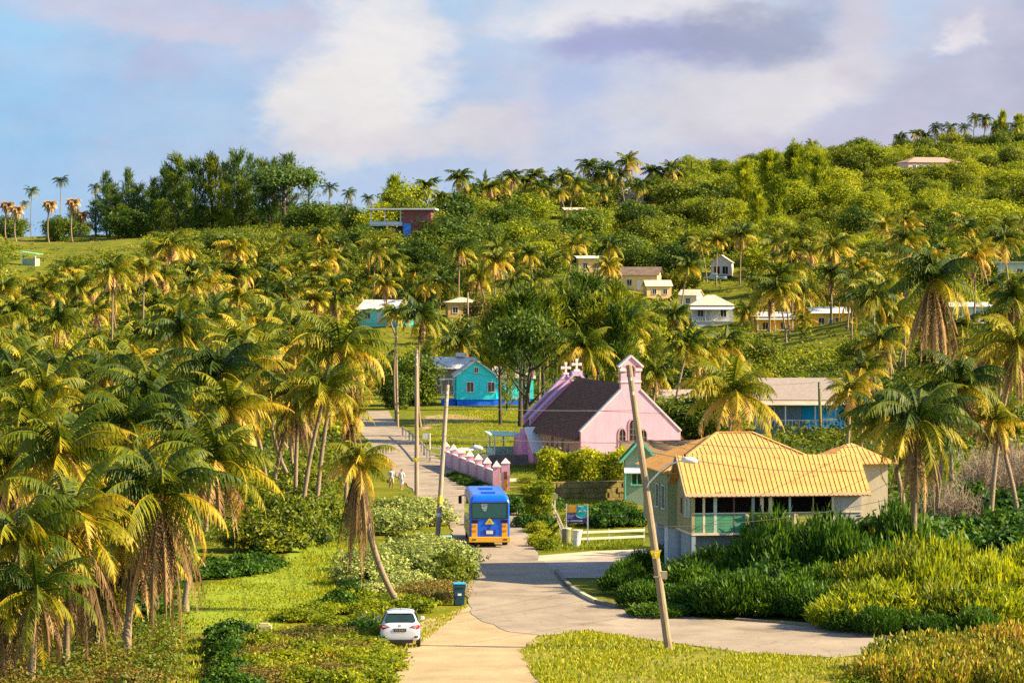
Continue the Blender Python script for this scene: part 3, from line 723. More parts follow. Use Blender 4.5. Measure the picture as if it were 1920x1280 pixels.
    for x, z1 in ((3.4, fz + 1.1), (6.4, fz + 1.1)):
        p = MB(); p.box(x - .11, x + .11, -.02, .028, fz - .1, z1); p.build('balustrade_post', cream, root)
    tr = MB(); tr.box(.02, W, .0, .10, fz + 1.13, fz + 1.2); tr.build('handrail', cream, root)
    fa = MB(); fa.box(-.5, W + .42, -.46, -.40, ez - .36, ez - .18); fa.build('fascia', wallmat('pale_fascia', 214, 190, 160), root)
    # roofs
    r = MB(); gable_roof(r, 0, W, 0, 4.9, ez + .02, 1.92, .48, 'x', .07, .30); r.build('veranda_roof', om, root)
    brg = MB()
    for a, c in (((-.5, -.48, ez - .36), (-.5, 2.45, ez + 1.94)), ((-.5, 5.38, ez - .36), (-.5, 2.45, ez + 1.94))): brg.bar(a, c, .05, .2)
    brg.build('barge_board', wallmat('dull_barge', 168, 150, 128), root)
    h = MB(); X0, X1, Y0, Y1, zE, zR = -.95, 10.3, 3.6, 13.6, 3.85, 6.05
    a, c = (3.4, 8.4, zR), (5.6, 8.4, zR)
    roof_plane(h, [(X0, Y0, zE), (X1, Y0, zE), c, a], .07, .30); roof_plane(h, [(X1, Y1, zE), (X0, Y1, zE), a, c], .07, .30)
    roof_plane(h, [(X0, Y1, zE), (X0, Y0, zE), a], .07, .30); roof_plane(h, [(X1, Y0, zE), (X1, Y1, zE), c], .07, .30)
    h.bar((X0, Y0, zE + .03), (a[0], a[1], a[2] + .04), .2, .05); h.bar((X1, Y0, zE + .03), (c[0], c[1], c[2] + .04), .2, .05); h.bar((a[0], a[1], a[2] + .04), (c[0], c[1], c[2] + .04), .22, .05)
    h.build('main_roof', om, root)
    h2 = MB(); hip_roof(h2, 10.0, 14.4, 7.0, 11.4, 4.1, 1.15, .3, rl=.3, rib=.30); h2.build('wing_roof', om, root)
    w2 = MB(); w2.box(10.55, 14.1, 7.2, 11.2, -3.4, 4.08); w2.build('wing_wall', wallmat('dull_cream_wall', 190, 176, 150), root)
    return root
build_orange_house()

mint = wallmat('mint_paint', 120, 214, 172); grn = mat('moss_green_roof', (.05, .10, .02), (.03, .065, .015), scale=1, rough=.8)
c = PZ(1200, 948, 0)
r_ = house('cottage', 'narrow green-roofed cottage gable wedged between hedge and leaning pole', c, R(-1), 2.1, 4.2, 3.35, 'gable', wallmat('sage_wall', 150, 165, 140), grn, rise=1.15, axis='y', ov=.3,
           wins=(('f', -.2, 1.5, .7, 1.0), ('f', .1, 2.75, .45, .45)), framem=mint)
bb = MB(); bb.bar((-1.4, -.36, 3.0), (0, -.36, 4.55), .06, .16); bb.bar((1.4, -.36, 3.0), (0, -.36, 4.55), .06, .16); bb.build('barge_board', mint, r_)
aw = MB(); aw.prism([(-1.1, -.02, 2.65), (1.0, -.02, 2.65), (1.0, -.95, 2.3), (-1.1, -.95, 2.3)], (0, 0, .06)); aw.build('awning', M['white'], r_)
for s in (-1.03, .93):
    p = MB(); p.box(s - .05, s + .05, -.93, -.83, -.2, 2.29); p.build('awning_post', mint, r_)
c = D(1262, 226)
house('shed', 'low brown shingle roofed outbuilding between church gable and orange roof', c, R(10), 5.4, 4.5, 2.5, 'shed', wallmat('brown_wall', 140, 112, 84), mat('brown_shingle', (.25, .155, .075), (.16, .10, .05), scale=1.4, rough=.9, bump=.3, stretch=(1, 4, 1)), rise=1.15, ov=.3, wins=(('f', 0, 1.0, .8, .9),), cat='outbuilding')

# ------------------------------------------------------------------ other houses
turq = wallmat('turquoise_boards', 72, 238, 246); blue = wallmat('strong_blue', 36, 118, 246)
def board_lines(root, x0, x1, z0, z1, m, y=-.012, st=.22):
    b = MB(); z = z0
    while z < z1: b.box(x0, x1, y, -.002, z, z + .03); z += st
    b.build('board_edge', m, root)
c = PZ(893, 760, 0)
t = house('chattel_house', 'turquoise gabled wooden house on a bright blue base', c, R(4), 4.9, 7.5, 3.05, 'gable', turq, M['galv'], rise=1.75, axis='y', ov=.3, base=.75, basem=blue,
          wins=(('f', -.75, .95, .78, 1.15), ('f', 1.85, .95, .78, 1.15), ('f', 0, 3.30, .42, .62)), panem=M['brownshutter'])
board_lines(t, -2.4, 2.4, .95, 3.75, turq)
bb = MB()
for s in (-1, 1): bb.bar((s * 2.8, -.34, 3.55), (0, -.34, 5.62), .06, .2)
bb.build('barge_board', M['white'], t)
w = MB(); w.box(2.46, 7.2, 1.5, 7, .75, 3.4); w.build('wing_wall', turq, t)
wb = MB(); wb.box(2.46, 7.1, 1.55, 6.9, -1, .748); wb.build('wing_base', blue, t)
wr = MB(); gable_roof(wr, 2.5, 7.2, 1.5, 7, 3.42, 1.3, .3, 'x'); wr.build('wing_roof', M['galv'], t)
pf = MB(); pf.box(-4.3, -2.46, .4, 3.2, .6, .76); pf.box(-4.2, -2.5, .5, 3.1, -1, .598); pf.build('porch_floor', blue, t)
pr = MB(); roof_plane(pr, [(-4.5, .1, 3.2), (-2.46, .1, 3.3), (-2.46, 3.4, 3.3), (-4.5, 3.4, 3.2)], .07); pr.build('porch_roof', M['white'], t)
rl = MB()
for x in (-4.25, -3.4): rl.box(x - .05, x + .05, .42, .52, .765, 3.1)
for a, b_ in (((-4.2, .47, .8), (-3.45, .47, 1.6)), ((-4.2, .47, 1.6), (-3.45, .47, .8)), ((-3.35, .47, .8), (-2.5, .47, 1.6)), ((-3.35, .47, 1.6), (-2.5, .47, .8))): rl.bar(a, b_, .05)
rl.box(-4.3, -2.5, .44, .5, 1.62, 1.70); rl.build('railing', M['white'], t)

c = D(838, 425)
t = house('cottage', 'grey house with a white sheet-metal roof behind the turquoise house', c, R(-12), 6.2, 6.5, 3.6, 'gable', wallmat('taupe_wall', 150, 128, 112), M['galv_white'], rise=1.3, axis='x', ov=.5, rib=.5,
          wins=(('f', -1.4, 1.2, .9, 1.1), ('f', 1.3, 1.2, .9, 1.1), ('l', 3, 1.2, .9, 1.1)))
tk = MB(); tk.box(.6, 1.9, 2.6, 3.7, 5.0, 5.5); tk.build('roof_vent', M['galv_white'], t)
c = D(712, 560)
t = house('cottage', 'pale aqua cottage with long white roof above the road bend', c, R(-25), 8.5, 6.0, 2.7, 'gable', wallmat('aqua_wall', 130, 232, 220), M['galv_white'], rise=1.5, axis='x', ov=.4, base=.6,
          wins=(('f', -2.4, .9, 1.0, 1.0), ('f', 2.2, .9, 1.0, 1.0), ('r', 3.0, .9, 1.0, 1.0)), door=(0, .9, 2.0))
c = D(760, 556)
t = house('cottage', 'small aqua gabled annex beside the white-roofed cottage', c, R(8), 3.4, 4.5, 2.7, 'gable', wallmat('aqua_wall', 130, 232, 220), M['galv_white'], rise=1.1, axis='y', ov=.3, base=.3, wins=(('f', 0, .9, .8, 1.0),), cat='annex')
# brick villa with a flat slab roof on the skyline
c = P(752, 441, 648)
brick = mat('red_brick', (.26, .085, .075), (.17, .058, .058), scale=2, rough=.9, bump=.3, bscale=20)
t = empty('villa', c, R(-3), 'two-storey red brick villa with a long flat white roof slab', 'house')
w = MB(); w.box(.3, 6.2, 0, 7, -6, 5.2); w.build('wall', brick, t)
r = MB(); r.box(-7.4, 7.2, -1, 8, 5.25, 5.55); r.build('roof', M['white'], t)
bl = MB(); bl.box(-6.6, .25, .2, 5, 1.9, 2.2); bl.build('balcony_floor', M['galv'], t)
rl = MB(); rl.box(-6.6, .25, .2, .28, 2.75, 2.85); rl.box(-6.6, .25, .22, .26, 2.22, 2.7); rl.build('railing', wallmat('pale_blue_rail', 196, 204, 220), t)
for x in (-6.3, -3.4, -.1):
    p = MB(); p.box(x - .1, x + .1, .3, .5, 2.86, 5.24); p.build('post', M['white'], t)
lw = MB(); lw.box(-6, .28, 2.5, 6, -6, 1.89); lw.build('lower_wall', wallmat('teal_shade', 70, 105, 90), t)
dr = MB(); dr.box(.5, 2.0, -.06, -.004, -.6, 2.4); dr.build('door', wallmat('cobalt_door', 60, 130, 225), t)
window(t, 'f', 3.4, 2.8, .8, 1.2, 0, brick, M['pane']); window(t, 'f', 5.0, 2.8, .8, 1.2, 0, brick, M['pane']); window(t, 'f', -2.0, -.2, 1.0, 1.4, 2.5, M['white'], M['pane'])

specs = [
    ('cottage', 'white gable-fronted house with open upstairs porch, high between palms', 1352, 680, -8, 4.4, 6.5, 3.0, 'gable', ('w1', 220, 205, 190), M['galv'], dict(rise=1.5, axis='y', ov=.3, base=.5, basem=M['dark'], wins=(('f', -.9, .4, 1.2, 1.6), ('f', .9, .4, 1.2, 1.6)), panem=M['dark'])),
    ('cottage', 'house with cream hipped roof over a grey-blue veranda', 1335, 600, 0, 8.0, 6.5, 3.0, 'hip', ('w2', 206, 206, 200), M['creamroof'], dict(rise=1.9, ov=.4, base=.8, veranda=(1.8, 2.2, 4, wallmat('greyblue_roof', 176, 182, 196), .55), wins=(('f', -2.2, .8, 1.1, 1.3), ('f', 2.2, .8, 1.1, 1.3)), door=(0, .9, 2.0))),
    ('cottage', 'yellow house with white flat-pitched roof and low white balcony', 1452, 560, 4, 6.5, 6, 3.2, 'shed', ('w3', 236, 186, 60), M['galv_white'], dict(rise=.6, ov=.6, base=.6, wins=(('f', -1.6, .9, 1.0, 1.2), ('f', 1.6, .9, 1.0, 1.2)), veranda=(1.3, 2.7, 3, M['galv_white'], .25))),
    ('cottage', 'yellow bungalow with broken pale roof right of the balcony house', 1556, 562, -4, 6.5, 5.5, 3.0, 'gable', ('w3', 236, 186, 60), M['galv_white'], dict(rise=.9, ov=.5, base=.6, wins=(('f', -1.5, .9, 1.0, 1.1), ('f', 1.5, .9, 1.0, 1.1)), door=(.1, .9, 2.0))),
    ('cottage', 'peach house with pale flat roof among central palms', 1108, 655, 3, 5.2, 6, 3.0, 'shed', ('w4', 240, 205, 150), M['galv_white'], dict(rise=.5, ov=.4, base=.4, wins=(('f', -1.2, .9, .9, 1.1), ('f', 1.2, .9, .9, 1.1)))),
    ('cottage', 'peach gabled house with brown roof right of the pale flat roof', 1198, 640, -10, 7.5, 6.5, 3.2, 'gable', ('w5', 240, 200, 140), mat('brown_roof', (.20, .14, .10), (.13, .09, .07), scale=1, rough=.8), dict(rise=1.5, ov=.5, base=.4, wins=(('f', -2, .9, 1.0, 1.2), ('f', 1.8, .9, 1.0, 1.2)), door=(0, .9, 2))),
    ('cottage', 'small tan house in front of brown roofed peach house', 1236, 630, 6, 5.0, 5.0, 2.6, 'gable', ('w5', 240, 200, 140), M['creamroof'], dict(rise=1.1, ov=.3, wins=(('f', -1, .9, .8, 1.0), ('f', 1.2, .9, .8, 1.0)))),
    ('cottage', 'tiny cream house with pink-edged roof left of hipped veranda house', 1290, 618, -20, 3.6, 4.0, 2.6, 'gable', ('w6', 240, 215, 180), M['creamroof'], dict(rise=1.0, ov=.3, wins=(('f', 0, .9, .8, 1.0),))),
    ('bungalow', 'grey hip-roofed bungalow nestled on the skyline under palms', 1188, 812, 0, 10.5, 8, 2.6, 'hip', ('w7', 190, 180, 170), mat('grey_tile', (.36, .31, .30), (.28, .24, .24), scale=1, rough=.7), dict(rise=2.1, ov=.6, wins=(('f', -3, .9, 1.2, 1.1), ('f', 0, .9, 1.2, 1.1), ('f', 3, .9, 1.2, 1.1)))),
    ('bungalow', 'long pinkish house with many windows high on the ridge', 1752, 838, 18, 15.5, 7, 3.0, 'hip', ('w8', 226, 190, 170), mat('pink_tile', (.46, .28, .22), (.36, .21, .17), scale=1, rough=.75), dict(rise=1.5, ov=.5, base=2.2, wins=tuple(('f', x, .8, .9, 1.5) for x in (-6, -4, -2, 0, 2, 4, 6)))),
    ('bungalow', 'white flat-roofed house cut by the right picture edge', 1912, 545, -6, 7.0, 6, 3.2, 'flat', ('w9', 200, 205, 200), M['galv_white'], dict(ov=.9, base=.3, wins=(('f', -2.2, .8, 1.1, 1.4), ('f', 0, .8, 1.1, 1.4)))),
    ('bungalow', 'white row of shuttered windows under pale roof behind tallest palm', 1812, 470, 5, 8.0, 6, 2.6, 'shed', ('w10', 226, 226, 222), M['galv_white'], dict(rise=.5, ov=.5, base=1.2, wins=tuple(('f', x, .7, .75, 1.0) for x in (-3, -1.5, 0, 1.5, 3)))),
    ('cottage', 'blue-grey block house below the row of shuttered windows', 1782, 440, -15, 5.0, 5, 3.0, 'gable', ('w11', 140, 160, 190), M['galv'], dict(rise=1.2, ov=.4, base=.5, wins=(('f', -1.2, .9, .8, 1.1), ('f', 1.2, .9, .8, 1.1)))),
    ('cottage', 'tan house with a low cream roof behind the orange-leaved tree', 868, 572, 6, 5.5, 5, 2.8, 'hip', ('w12', 196, 160, 110), M['creamroof'], dict(rise=.9, ov=.5, wins=(('f', -1.4, .9, .9, 1.0), ('f', 1.4, .9, .9, 1.0)))),
    ('cottage', 'pink-walled house with dark patched roof among the far left palms', 142, 452, -5, 9.0, 6, 2.8, 'gable', ('w13', 226, 160, 130), mat('dark_patched_roof', (.10, .09, .10), (.30, .28, .27), scale=.8, rough=.7), dict(rise=1.6, ov=.5, wins=(('f', -3, .9, .9, 1.0), ('f', 0, .9, .9, 1.0), ('f', 3, .9, .9, 1.0)))),
    ('hut', 'pale stone hut on the left skyline below the tall casuarinas', 296, 792, 0, 3.8, 4, 2.2, 'hip', ('w14', 190, 190, 140), mat('thatch', (.36, .33, .18), (.26, .24, .12), scale=2, rough=.95), dict(rise=.9, ov=.2, wins=(('f', 0, .8, .8, .8),), cat='hut')),
    ('cottage', 'grey-walled house glimpsed behind the palm right of the church', 1282, 330, 8, 5.4, 5, 2.6, 'gable', ('w15', 170, 162, 146), mat('dull_pinkish_roof', (.36, .29, .25)), dict(rise=1.3, ov=.4, wins=(('f', -2, .9, .9, 1.1), ('f', 1.2, .9, .9, 1.1)))),
    ('cottage', 'low pale roof peeping over the trees left of the grey skyline bungalow', 1080, 760, 5, 5.0, 5, 2.4, 'shed', ('w16', 200, 150, 120), M['creamroof'], dict(rise=.6, ov=.4, wins=(('f', 0, .9, .9, 1.0),))),
]
for nm, lab, px, d, rz, w_, l_, h_, rf, wc, rm, kw in specs:
    house(nm, lab, D(px, d), R(rz), w_, l_, h_, rf, wallmat(*wc), rm, **kw)
# blue house right of the church
c = PZ(1500, 812, 0)
t = house('cottage', 'grey-blue house with bright blue end wall behind the orange roof', c, R(-4), 9.2, 7.0, 3.0, 'gable', wallmat('slate_blue_wall', 120, 140, 160), mat('dull_pinkish_roof', (.36, .29, .25), (.26, .20, .18), scale=.7, rough=.7, stretch=(3, 1, 1)), rise=1.9, axis='x', ov=.4, base=.6,
          wins=(('f', -3.2, .9, 1.1, 1.1), ('f', 3.0, .9, 1.1, 1.3)), veranda=(1.7, 2.35, 4, mat('dull_cream_roof', (.50, .40, .29), (.38, .30, .22), scale=.8, rough=.7), .45))
e = MB(); e.box(.2, 4.55, -.06, -.004, .62, 3.5); e.build('end_panel', wallmat('vivid_blue_wall', 20, 150, 205), t)
# open shelter on the left slope and the two bus-stop style shelters
c = D(58, 655)
t = empty('shelter', c, R(-20), 'small open shelter with tilted green roof on left slope', 'shelter')
r = MB(); roof_plane(r, [(-2.0, -1.4, 2.9), (2.2, -1.4, 2.35), (2.2, 1.4, 2.35), (-2.0, 1.4, 2.9)], .12); r.build('roof', wallmat('green_roof_paint', 120, 200, 150), t)
w = MB(); w.box(-1.5, 1.6, -.9, 1.0, -1, 1.4); w.build('wall', wallmat('grey_green_wall', 150, 165, 130), t)
for x in (-1.5, 1.6):
    p = MB(); p.box(x - .1, x + .1, -1.1, -.92, -1, 2.4); p.build('post', M['white'], t)
c = PZ(955, 862, 0)
t = empty('bus_shelter', c, R(10), 'open roadside shelter with pale green slab roof beside church', 'bus shelter')
sea = wallmat('seafoam_paint', 190, 225, 195)
r = MB(); r.prism([(-1.9, -1.3, 2.15), (2.2, -1.3, 1.95), (2.2, 1.9, 2.15), (-1.9, 1.9, 2.35)], (0, 0, .12)); r.build('roof', sea, t)
w = MB(); w.box(-1.7, 2.0, 1.5, 1.62, -.1, 1.1); w.box(-1.7, -1.58, -1.0, 1.498, -.1, 1.1); w.build('low_wall', wallmat('seafoam_wall', 200, 228, 214), t)
w = MB(); w.box(1.3, 2.05, 1.0, 1.49, -.1, 2.02); w.build('end_wall', wallmat('pale_teal_wall', 150, 200, 200), t)
for x, y in ((1.0, -1.1), (2.0, -1.1), (-1.5, -1.1), (-1.5, 1.3), (-.3, 1.3)):
    p = MB(); p.box(x - .06, x + .06, y - .06, y + .06, -.1, 1.98); p.build('post', M['white'], t)
w = MB(); w.box(-1.2, 1.2, .9, 1.3, .4, .5); w.box(-1.1, 1.1, 1.0, 1.2, -.1, .398); w.build('bench', sea, t)
# ------------------------------------------------------------------ vehicles
def paint(n, c, rough=.28, c2=None):
    m = mat(n, c, c2 or tuple(v * .9 for v in c), scale=1.5, rough=rough, spec=.5); 
    m.node_tree.nodes['Principled BSDF'].inputs['Coat Weight'].default_value = .35; m.node_tree.nodes['Principled BSDF'].inputs['Coat Roughness'].default_value = .12
    return m
M['tyre'] = mat('tyre_rubber', (.025, .024, .023), (.045, .042, .038), scale=6, rough=.9)
M['bus_glass'] = mat('teal_glass', (.012, .075, .085), (.018, .095, .10), scale=1.2, rough=.12, spec=.6)
M['glass'] = mat('tinted_glass', (.012, .03, .032), (.02, .045, .045), scale=.8, rough=.06, spec=.6)
M['black'] = mat('black_plastic', (.018, .017, .017), (.03, .028, .026), scale=8, rough=.6)
def wheel(root, x, y, r, w, side):
    t = MB(); t.disc((x, y, r), (1, 0, 0), r, w, 20); o = t.build('wheel', M['tyre'], root)
    k = MB(); k.disc((x + side * (w / 2 + .012), y, r), (1, 0, 0), r * .6, .02, 16); k.disc((x + side * (w / 2 + .03), y, r), (1, 0, 0), r * .18, .02, 10); k.build('rim', M['steel'], o)
def loft(mb, sections, mi=0, caps=True):
    n = len(sections[0]); v = [p for s in sections for p in s]; f = []
    for i in range(len(sections) - 1):
        for j in range(n):
            k = (j + 1) % n; f.append((i * n + j, i * n + k, (i + 1) * n + k, (i + 1) * n + j))
    if caps: f += [tuple(range(n))[::-1], tuple((len(sections) - 1) * n + j for j in range(n))]
    f = [q[::-1] for q in f]
    mb.add(v, f, mi)
def rrect(hw, z0, z1, r, y, k=4, inset=0):
    """rounded rectangle cross-section in xz at station y"""
    pts = []
    for cx, cz, a0 in ((hw - r, z1 - r, 0), (-hw + r, z1 - r, 90), (-hw + r * .4, z0 + r * .4, 180), (hw - r * .4, z0 + r * .4, 270)):
        rr = r if a0 < 180 else r * .4
        for i in range(k + 1):
            a = R(a0 + 90 * i / k); pts.append((cx + rr * math.cos(a), y, cz + rr * math.sin(a)))
    return pts
def build_bus():
    c = PZ(918, 1027, 0); c.z = .05
    root = empty('bus', c, R(3), 'blue and yellow single-decker bus driving away on the road', 'bus')
    blue_ = paint('bus_blue', (.004, .125, .80)); yel = paint('bus_yellow', (.85, .40, .015)); 
    L, hw = 8.6, 1.17
    mb = MB()
    st = [(0.0, 2.72, 1.12, .20), (.05, 2.86, 1.15, .30), (.22, 2.99, hw, .34), (.6, 3.06, hw, .34), (L - .7, 3.06, hw, .34), (L - .25, 2.98, hw, .34), (L - .05, 2.8, 1.12, .30), (L, 2.6, 1.05, .25)]
    loft(mb, [rrect(w, .42, z1, r, y) for y, z1, w, r in st]); body = mb.build('body', blue_, root, smooth=False, bevel=.02)
    g = MB(); g.prism([(-1.0, -.004, 1.72), (1.0, -.004, 1.72), (1.02, -.004, 2.50), (.96, -.004, 2.58), (-.96, -.004, 2.58), (-1.02, -.004, 2.50)], (0, -.03, 0)); g = g.build('rear_window', M['bus_glass'], root)
    gs = MB()
    for a, b in (((-1.04, -.02, 1.70), (1.04, -.02, 1.70)), ((-1.04, -.02, 2.60), (1.04, -.02, 2.60)), ((-1.04, -.02, 1.70), (-1.04, -.02, 2.60)), ((1.04, -.02, 1.70), (1.04, -.02, 2.60))): gs.bar(a, b, .05, .05)
    gs.build('window_seal', M['black'], g)
    lp = MB(); lp.prism([(-.52, -.036, 2.52), (-.12, -.036, 2.55), (-.20, -.036, 2.1), (-.42, -.036, 2.15)], (0, -.006, 0)); lp.build('sticker', mat('grey_sticker', (.42, .46, .46), (.05, .11, .11), scale=6, rough=.5), g)
    for s in (-1, 1):
        p = MB(); x0, x1 = sorted((s * .72, s * 1.05)); p.box(x0, x1, -.03, -.004, .62, 1.38); pn = p.build('corner_panel', yel, root)
        for z in (1.28, .98): 
            t = MB(); t.box(x0 + .05, x1 - .05, -.05, -.0305, z - .05, z + .05); t.build('tail_light', mat('amber_red_lens', (.78, .24, .012), (.70, .18, .012), scale=5, rough=.25), pn)
        v = MB(); x0, x1 = sorted((s * .66, s * 1.06)); v.box(x0, x1, -.03, -.004, 1.44, 1.60)
        for i in range(4): v.box(x0 + .02, x1 - .02, -.045, -.031, 1.455 + i * .036, 1.47 + i * .036)
        v.build('vent', M['black'], root)
    b = MB(); b.box(-1.22, 1.22, -.16, .3, .30, .615); b.build('bumper', yel, root, bevel=.03)
    for s in (-1, 1):
        q = MB(); x0, x1 = sorted((s * .80, s * 1.02)); q.box(x0, x1, -.175, -.162, .43, .50); q.build('reflector', M['black'], root)
    t = MB(); t.prism([(-.27, -.004, 1.36), (.27, -.004, 1.36), (0, -.004, 1.74)], (0, -.04, 0)); tri = t.build('warning_triangle', mat('sign_yellow', (.85, .62, .02), (.75, .52, .02), scale=3, rough=.45), root)
    t = MB(); t.prism([(-.15, -.045, 1.42), (.15, -.045, 1.42), (0, -.045, 1.62)], (0, -.004, 0)); t.build('triangle_mark', mat('olive_mark', (.45, .36, .02), rough=.5), tri)
    hb = MB(); hb.box(-.36, .36, -.03, -.004, .74, 1.02); hb.box(-.04, .04, -.025, -.004, 1.022, 1.34); hn = hb.build('hatch', M['black'] and paint('bus_dark_blue', (.003, .035, .26)), root)
    p = MB(); p.box(-.2, .2, -.05, -.031, .78, .98); p.build('number_plate', M['white'], hn)
    for y in (1.9, 5.4):
        h = MB(); h.box(-.42, .42, y - .42, y + .42, 3.06, 3.15); h.build('roof_hatch', blue_, root, bevel=.03)
    for s in (-1, 1):
        w = MB(); x0, x1 = sorted((s * (hw + .002), s * (hw + .02)))
        for i in range(5): w.box(x0, x1, .5 + i * 1.45, 1.8 + i * 1.45, 1.55, 2.55)
        w.build('side_window', M['glass'], root)
        st_ = MB(); st_.box(x0, x1, .15, L - .4, .50, 1.25); st_.build('side_stripe', mat('cream_road_reflection', (.62, .45, .20), (.5, .36, .16), scale=1, rough=.4), root)  # the sandy road's reflection is put into the stripe's cream colour
        m = MB(); m.bar((s * 1.05, L - .3, 2.5), (s * 1.42, L - .1, 2.42), .05); m.box(min(s * 1.32, s * 1.52), max(s * 1.32, s * 1.52), L - .16, L - .08, 1.95, 2.42); m.build('mirror', M['black'], root)
        for y in (1.75, L - 1.6): wheel(root, s * .98, y, .46, .30, s)
    ws = MB(); ws.box(-.95, .95, L + .002, L + .02, 1.5, 2.45); ws.build('windscreen', M['glass'], root)
    un = MB(); un.box(-.85, .85, .4, L - .5, .25, .42); un.bar((-.3, .1, .30), (-.3, .9, .3), .10); un.build('chassis', M['black'], root)
build_bus()

def build_car():
    c = PZ(750, 1216, 0); c.z = .03
    root = empty('parked_car', c, R(1.5), 'silver-white hatchback parked on the gravel beside the shrubs', 'car')
    pw = paint('silver_paint', (.66, .66, .70)); 
    def sec(y, zb, zbelt, ztop, wl, wb, wt, crown):
        h = [(wl * .86, zb), (wl, zb + .12), (wl + .02, (zb + zbelt) / 2), (wb, zbelt), (wt + .03, ztop - .10), (wt - .10, ztop), (wt * .4, ztop + crown)]
        return [(x, y, z) for x, z in h] + [(-x, y, z) for x, z in h[::-1]]
    S = [sec(.00, .40, .62, .72, .70, .72, .66, .0), sec(.04, .30, .72, .96, .79, .80, .70, .01), sec(.16, .27, .86, 1.02, .83, .82, .71, .01), sec(.40, .25, .93, 1.26, .845, .80, .64, .015),
         sec(.66, .22, .95, 1.44, .85, .80, .60, .02), sec(.95, .22, .95, 1.475, .85, .80, .60, .03), sec(1.7, .22, .93, 1.50, .85, .80, .61, .03), sec(2.3, .22, .92, 1.46, .85, .80, .60, .03),
         sec(2.95, .22, .92, 1.12, .85, .79, .70, .02), sec(3.2, .24, .88, .98, .84, .78, .70, .02), sec(3.7, .28, .78, .86, .80, .74, .62, .02), sec(3.9, .36, .62, .70, .68, .64, .5, .01)]
    mb = MB(); loft(mb, S); body = mb.build('body', pw, root, smooth=True)
    ss = body.modifiers.new('sub', 'SUBSURF'); ss.levels = ss.render_levels = 2
    # rear window sits on the slope of the hatch
    n = Vector((0, -.66, .40)).normalized()
    def hat(x, t, off): p = Vector((x, .215 + (.60 - .215) * t, 1.035 + (1.405 - 1.035) * t)); return p + Vector((0, -.75, .66)) * off
    g = MB(); pts = [hat(-.64, .05, .045), (hat(.64, .05, .045)), hat(.66, .25, .05), hat(.565, .92, .02), hat(.50, .99, .02), hat(-.50, .99, .02), hat(-.565, .92, .02), hat(-.66, .25, .05)]
    g.prism(pts, Vector((0, -.75, .66)) * .02); rw = g.build('rear_window', M['glass'], root)
    wp = MB(); wp.bar(hat(0, .12, .075), hat(.34, .30, .075), .025); wp.build('wiper', M['black'], rw)
    sp = MB(); sp.prism([(-.52, .50, 1.43), (.52, .50, 1.43), (.57, .80, 1.49), (-.57, .80, 1.49)], (0, 0, .03)); sp.build('spoiler', pw, root, bevel=.01)
    red = mat('red_lens', (.50, .012, .012), (.32, .01, .012), scale=5, rough=.2, spec=.5); clear = mat('clear_lens', (.62, .58, .60), (.45, .38, .42), scale=6, rough=.15)
    for s in (-1, 1):
        t = MB(); q = [(s * .42, -.02 + .09, .905), (s * .55, .09, .97), (s * .80, .16, .985), (s * .855, .22, .94), (s * .835, .12, .84), (s * .70, .075, .80)]
        q = q if s < 0 else q[::-1]
        t.prism(q, (0, -.045, 0)); tl = t.build('tail_light', red, root)
        k = MB(); q = [(s * .50, .042, .905), (s * .58, .04, .945), (s * .76, .045, .95), (s * .74, .042, .90)]; q = q if s < 0 else q[::-1]
        k.prism(q, (0, -.03, 0)); k.build('lens', clear, tl)
        r = MB(); r.prism([(s * .60, .03, .44), (s * .79, .07, .46), (s * .76, .05, .53), (s * .64, .02, .53)][::(1 if s > 0 else -1)], (0, -.035, 0)); r.build('reflector', M['black'], root)
        m = MB(); m.box(min(s * .86, s * 1.03), max(s * .86, s * 1.03), 2.42, 2.52, .95, 1.10); m.build('wing_mirror', pw, root, bevel=.03)
        w = MB(); q = [(s * .815, .75, .99), (s * .815, 2.72, .97), (s * .66, 2.22, 1.40), (s * .645, 1.0, 1.42)]
        w.prism(q, (s * .014, 0, .008)); w.build('side_window', M['glass'], root)
        for y in (.72, 3.22): wheel(root, s * .77, y, .31, .19, s)
    pl = MB(); pl.box(-.27, .27, -.012, .05, .71, .84); pp = pl.build('number_plate', mat('dark_plate', (.045, .035, .03), (.07, .055, .045), scale=5, rough=.5), root)
    ch = MB()
    for i, x in enumerate((-.19, -.125, -.02, .045, .11, .175)): ch.box(x - .022, x + .022, -.018, -.0125, .745, .805)
    ch.build('plate_characters', mat('plate_grey', (.30, .27, .24), rough=.5), pp)
    bd = MB(); bd.disc((0, .062, .965), (0, -1, .3), .055, .03, 14); bd.build('badge', M['steel'], root)
    an = MB(); an.bar((0, .95, 1.50), (0, .80, 1.62), .02); an.build('antenna', M['black'], root)
    df = MB(); df.box(-.55, .55, .0, .14, .22, .36); df.build('diffuser', M['black'], root)
    ws = MB(); ws.prism([(-.66, 2.97, 1.12), (.66, 2.97, 1.12), (.56, 2.36, 1.45), (-.56, 2.36, 1.45)], (0, .01, .012)); ws.build('windscreen', M['glass'], root)
build_car()

